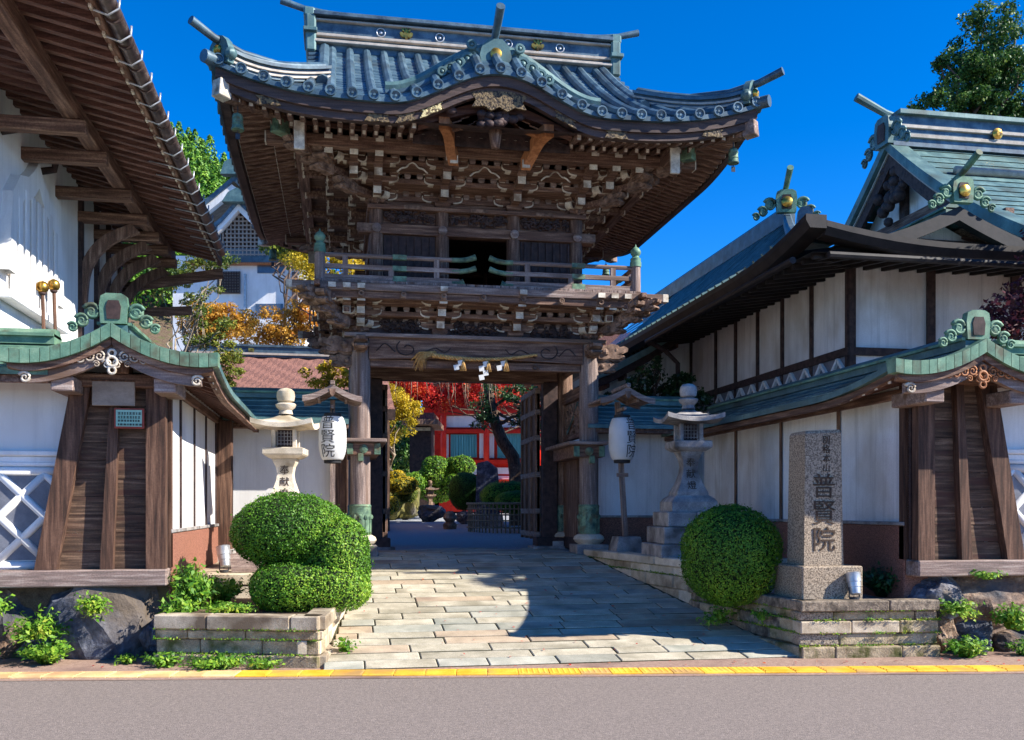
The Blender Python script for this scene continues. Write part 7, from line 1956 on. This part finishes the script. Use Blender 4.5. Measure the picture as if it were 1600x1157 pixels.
def mound(label, u, v, d, r, n, size, mat, seed, name='garden_shrub'):
    c = pix(u, v, d); zb = zcourt(c.y); rg_ = random.Random(seed); zc = max(c.z, zb + r[2] * .3)
    if seed in (71, 72, 73, 74, 78, 79):               # loose growth: several overlapping lobes
        el = []
        for k in range(7):
            a = rg_.uniform(0, 6.28); f = rg_.uniform(.3, .75); q = rg_.uniform(.38, .6)
            el.append(((c.x + math.cos(a) * r[0] * f, c.y + math.sin(a) * r[1] * f, zc + r[2] * rg_.uniform(-.5, .55)), (r[0] * q, r[1] * q, r[2] * q), 2.0))
    else: el = [((c.x, c.y, zc), r, 2.2)]
    shrub(name, label, el, int(n * 1.4), size, mat, seed, (c.x, c.y, zb))
mound('golden clipped hedge mound at the foot of the pale-trunked tree', 606, 752, 33, (.85, .7, .6), 5200, .035, L_YEL, 71)
mound('olive hedge ball between the golden mound and the boulders', 632, 770, 33.5, (.5, .5, .5), 3600, .03, L_PINE, 79)
mound('yellow hedge cushion low against the gate jamb', 598, 785, 31, (.5, .5, .5), 4000, .03, L_YEL, 72)
mound('loose green-yellow shrub in front of the red hall', 668, 752, 37, (1.3, .9, .8), 7000, .045, L_WEED, 73)
mound('leafy shrub below the teal shutters', 695, 742, 36, (.9, .8, .7), 5000, .042, L_GREEN, 74)
mound('dark round clipped shrub beside the memorial slab', 728, 768, 30, (.55, .5, .62), 7000, .022, L_BOXD, 75)
mound('clipped mound inside the bamboo fence, the taller one', 792, 775, 26.2, (.75, .6, .42), 7000, .02, L_BOX, 76)
mound('clipped mound inside the bamboo fence, the lower one', 808, 785, 25.4, (.6, .5, .33), 6000, .02, L_BOX, 77)
mound('green shrub around the small garden lantern', 640, 765, 35.6, (.8, .6, .6), 5000, .04, L_GREEN, 78)
# evergreen backdrop inside the precinct
for k, (u, d, h, w) in enumerate(((585, 58, 12, 3.2), (625, 62, 13, 3.4), (660, 56, 10, 2.6), (720, 66, 14, 4), (800, 66, 15, 4.2), (880, 64, 14, 4), (950, 60, 12, 3))):
    b0 = gt(u, d); tree('evergreen_tree', ('dark glossy tree behind the pale-trunked yellow tree', 'mid-green tree rising behind the small shrine', 'blue-green conifer behind the small garden lantern', 'dark glossy tree behind the red hall, over its corner column', 'mid-green tree behind the middle of the red hall roof', 'blue-green conifer behind the hall by the open door leaf', 'dark glossy tree in the gap between gate and shed')[k], b0, h, [((0, 0, h * .62), (w * .6, w * .5, h * .3)), ((0, 0, h * .3), (w * .7, w * .5, h * .22))], 70, 70, w * .24, .13, (L_DARK, L_GREEN, L_TALL)[k % 3], 200 + k, .25, group='evergreens behind the red hall', nlimb=10)
# moss in the stone courses of both planters
rg_ = random.Random(31); P, N = [], []
for (ax_, ay_, bx_, by_, zs_) in ((4.86, 9.56, 6.42, 9.44, (.12, .25, .39, .49)), (-1.86, 10.27, -.2, 9.79, (.12, .27, .37)), (4.88, 9.62, 4.58, 12.1, (.25, .39, .49)), (4.6, 12.1, 4.06, 15.6, (.68, .8))):
    for k in range(34):
        f = rg_.random(); z = rg_.choice(zs_); w = rg_.uniform(.03, .16)
        for j in range(26):
            g_ = f + rg_.gauss(0, w) / 2; g_ = min(1, max(0, g_)); P.append((ax_ + (bx_ - ax_) * g_ + rg_.gauss(0, .006), ay_ + (by_ - ay_) * g_ + rg_.gauss(0, .008), z + abs(rg_.gauss(0, .012)))); N.append((-.3, -.6, .7))
o = link('moss', leaf_mesh('moss', P, N, .010, L_WEED, .6, .7, 8)); tag(o, 'green moss lining the joints of the granite planters and kerb', 'moss', kind='stuff')
# fallen leaves on the ramp
rg_ = random.Random(12); P, N = [], []
for k in range(70):
    y = rg_.uniform(9.8, 15.5); x = rg_.uniform(ramp_l(y) + .1, ramp_r(y) - .1); P.append((x, y, ramp_z(y) + .014)); N.append((0, -.1, 1))
for k in range(50): q = street(rg_.uniform(-4, 6), rg_.uniform(9.6, 10.0)); P.append((q.x, q.y, .012)); N.append((0, 0, 1))
o = link('fallen_leaves', leaf_mesh('fallen_leaves', P, N, .022, L_RED, .15, .6, 2)); tag(o, 'scattered red fallen leaves on the ramp and pavement', 'leaves', kind='stuff')
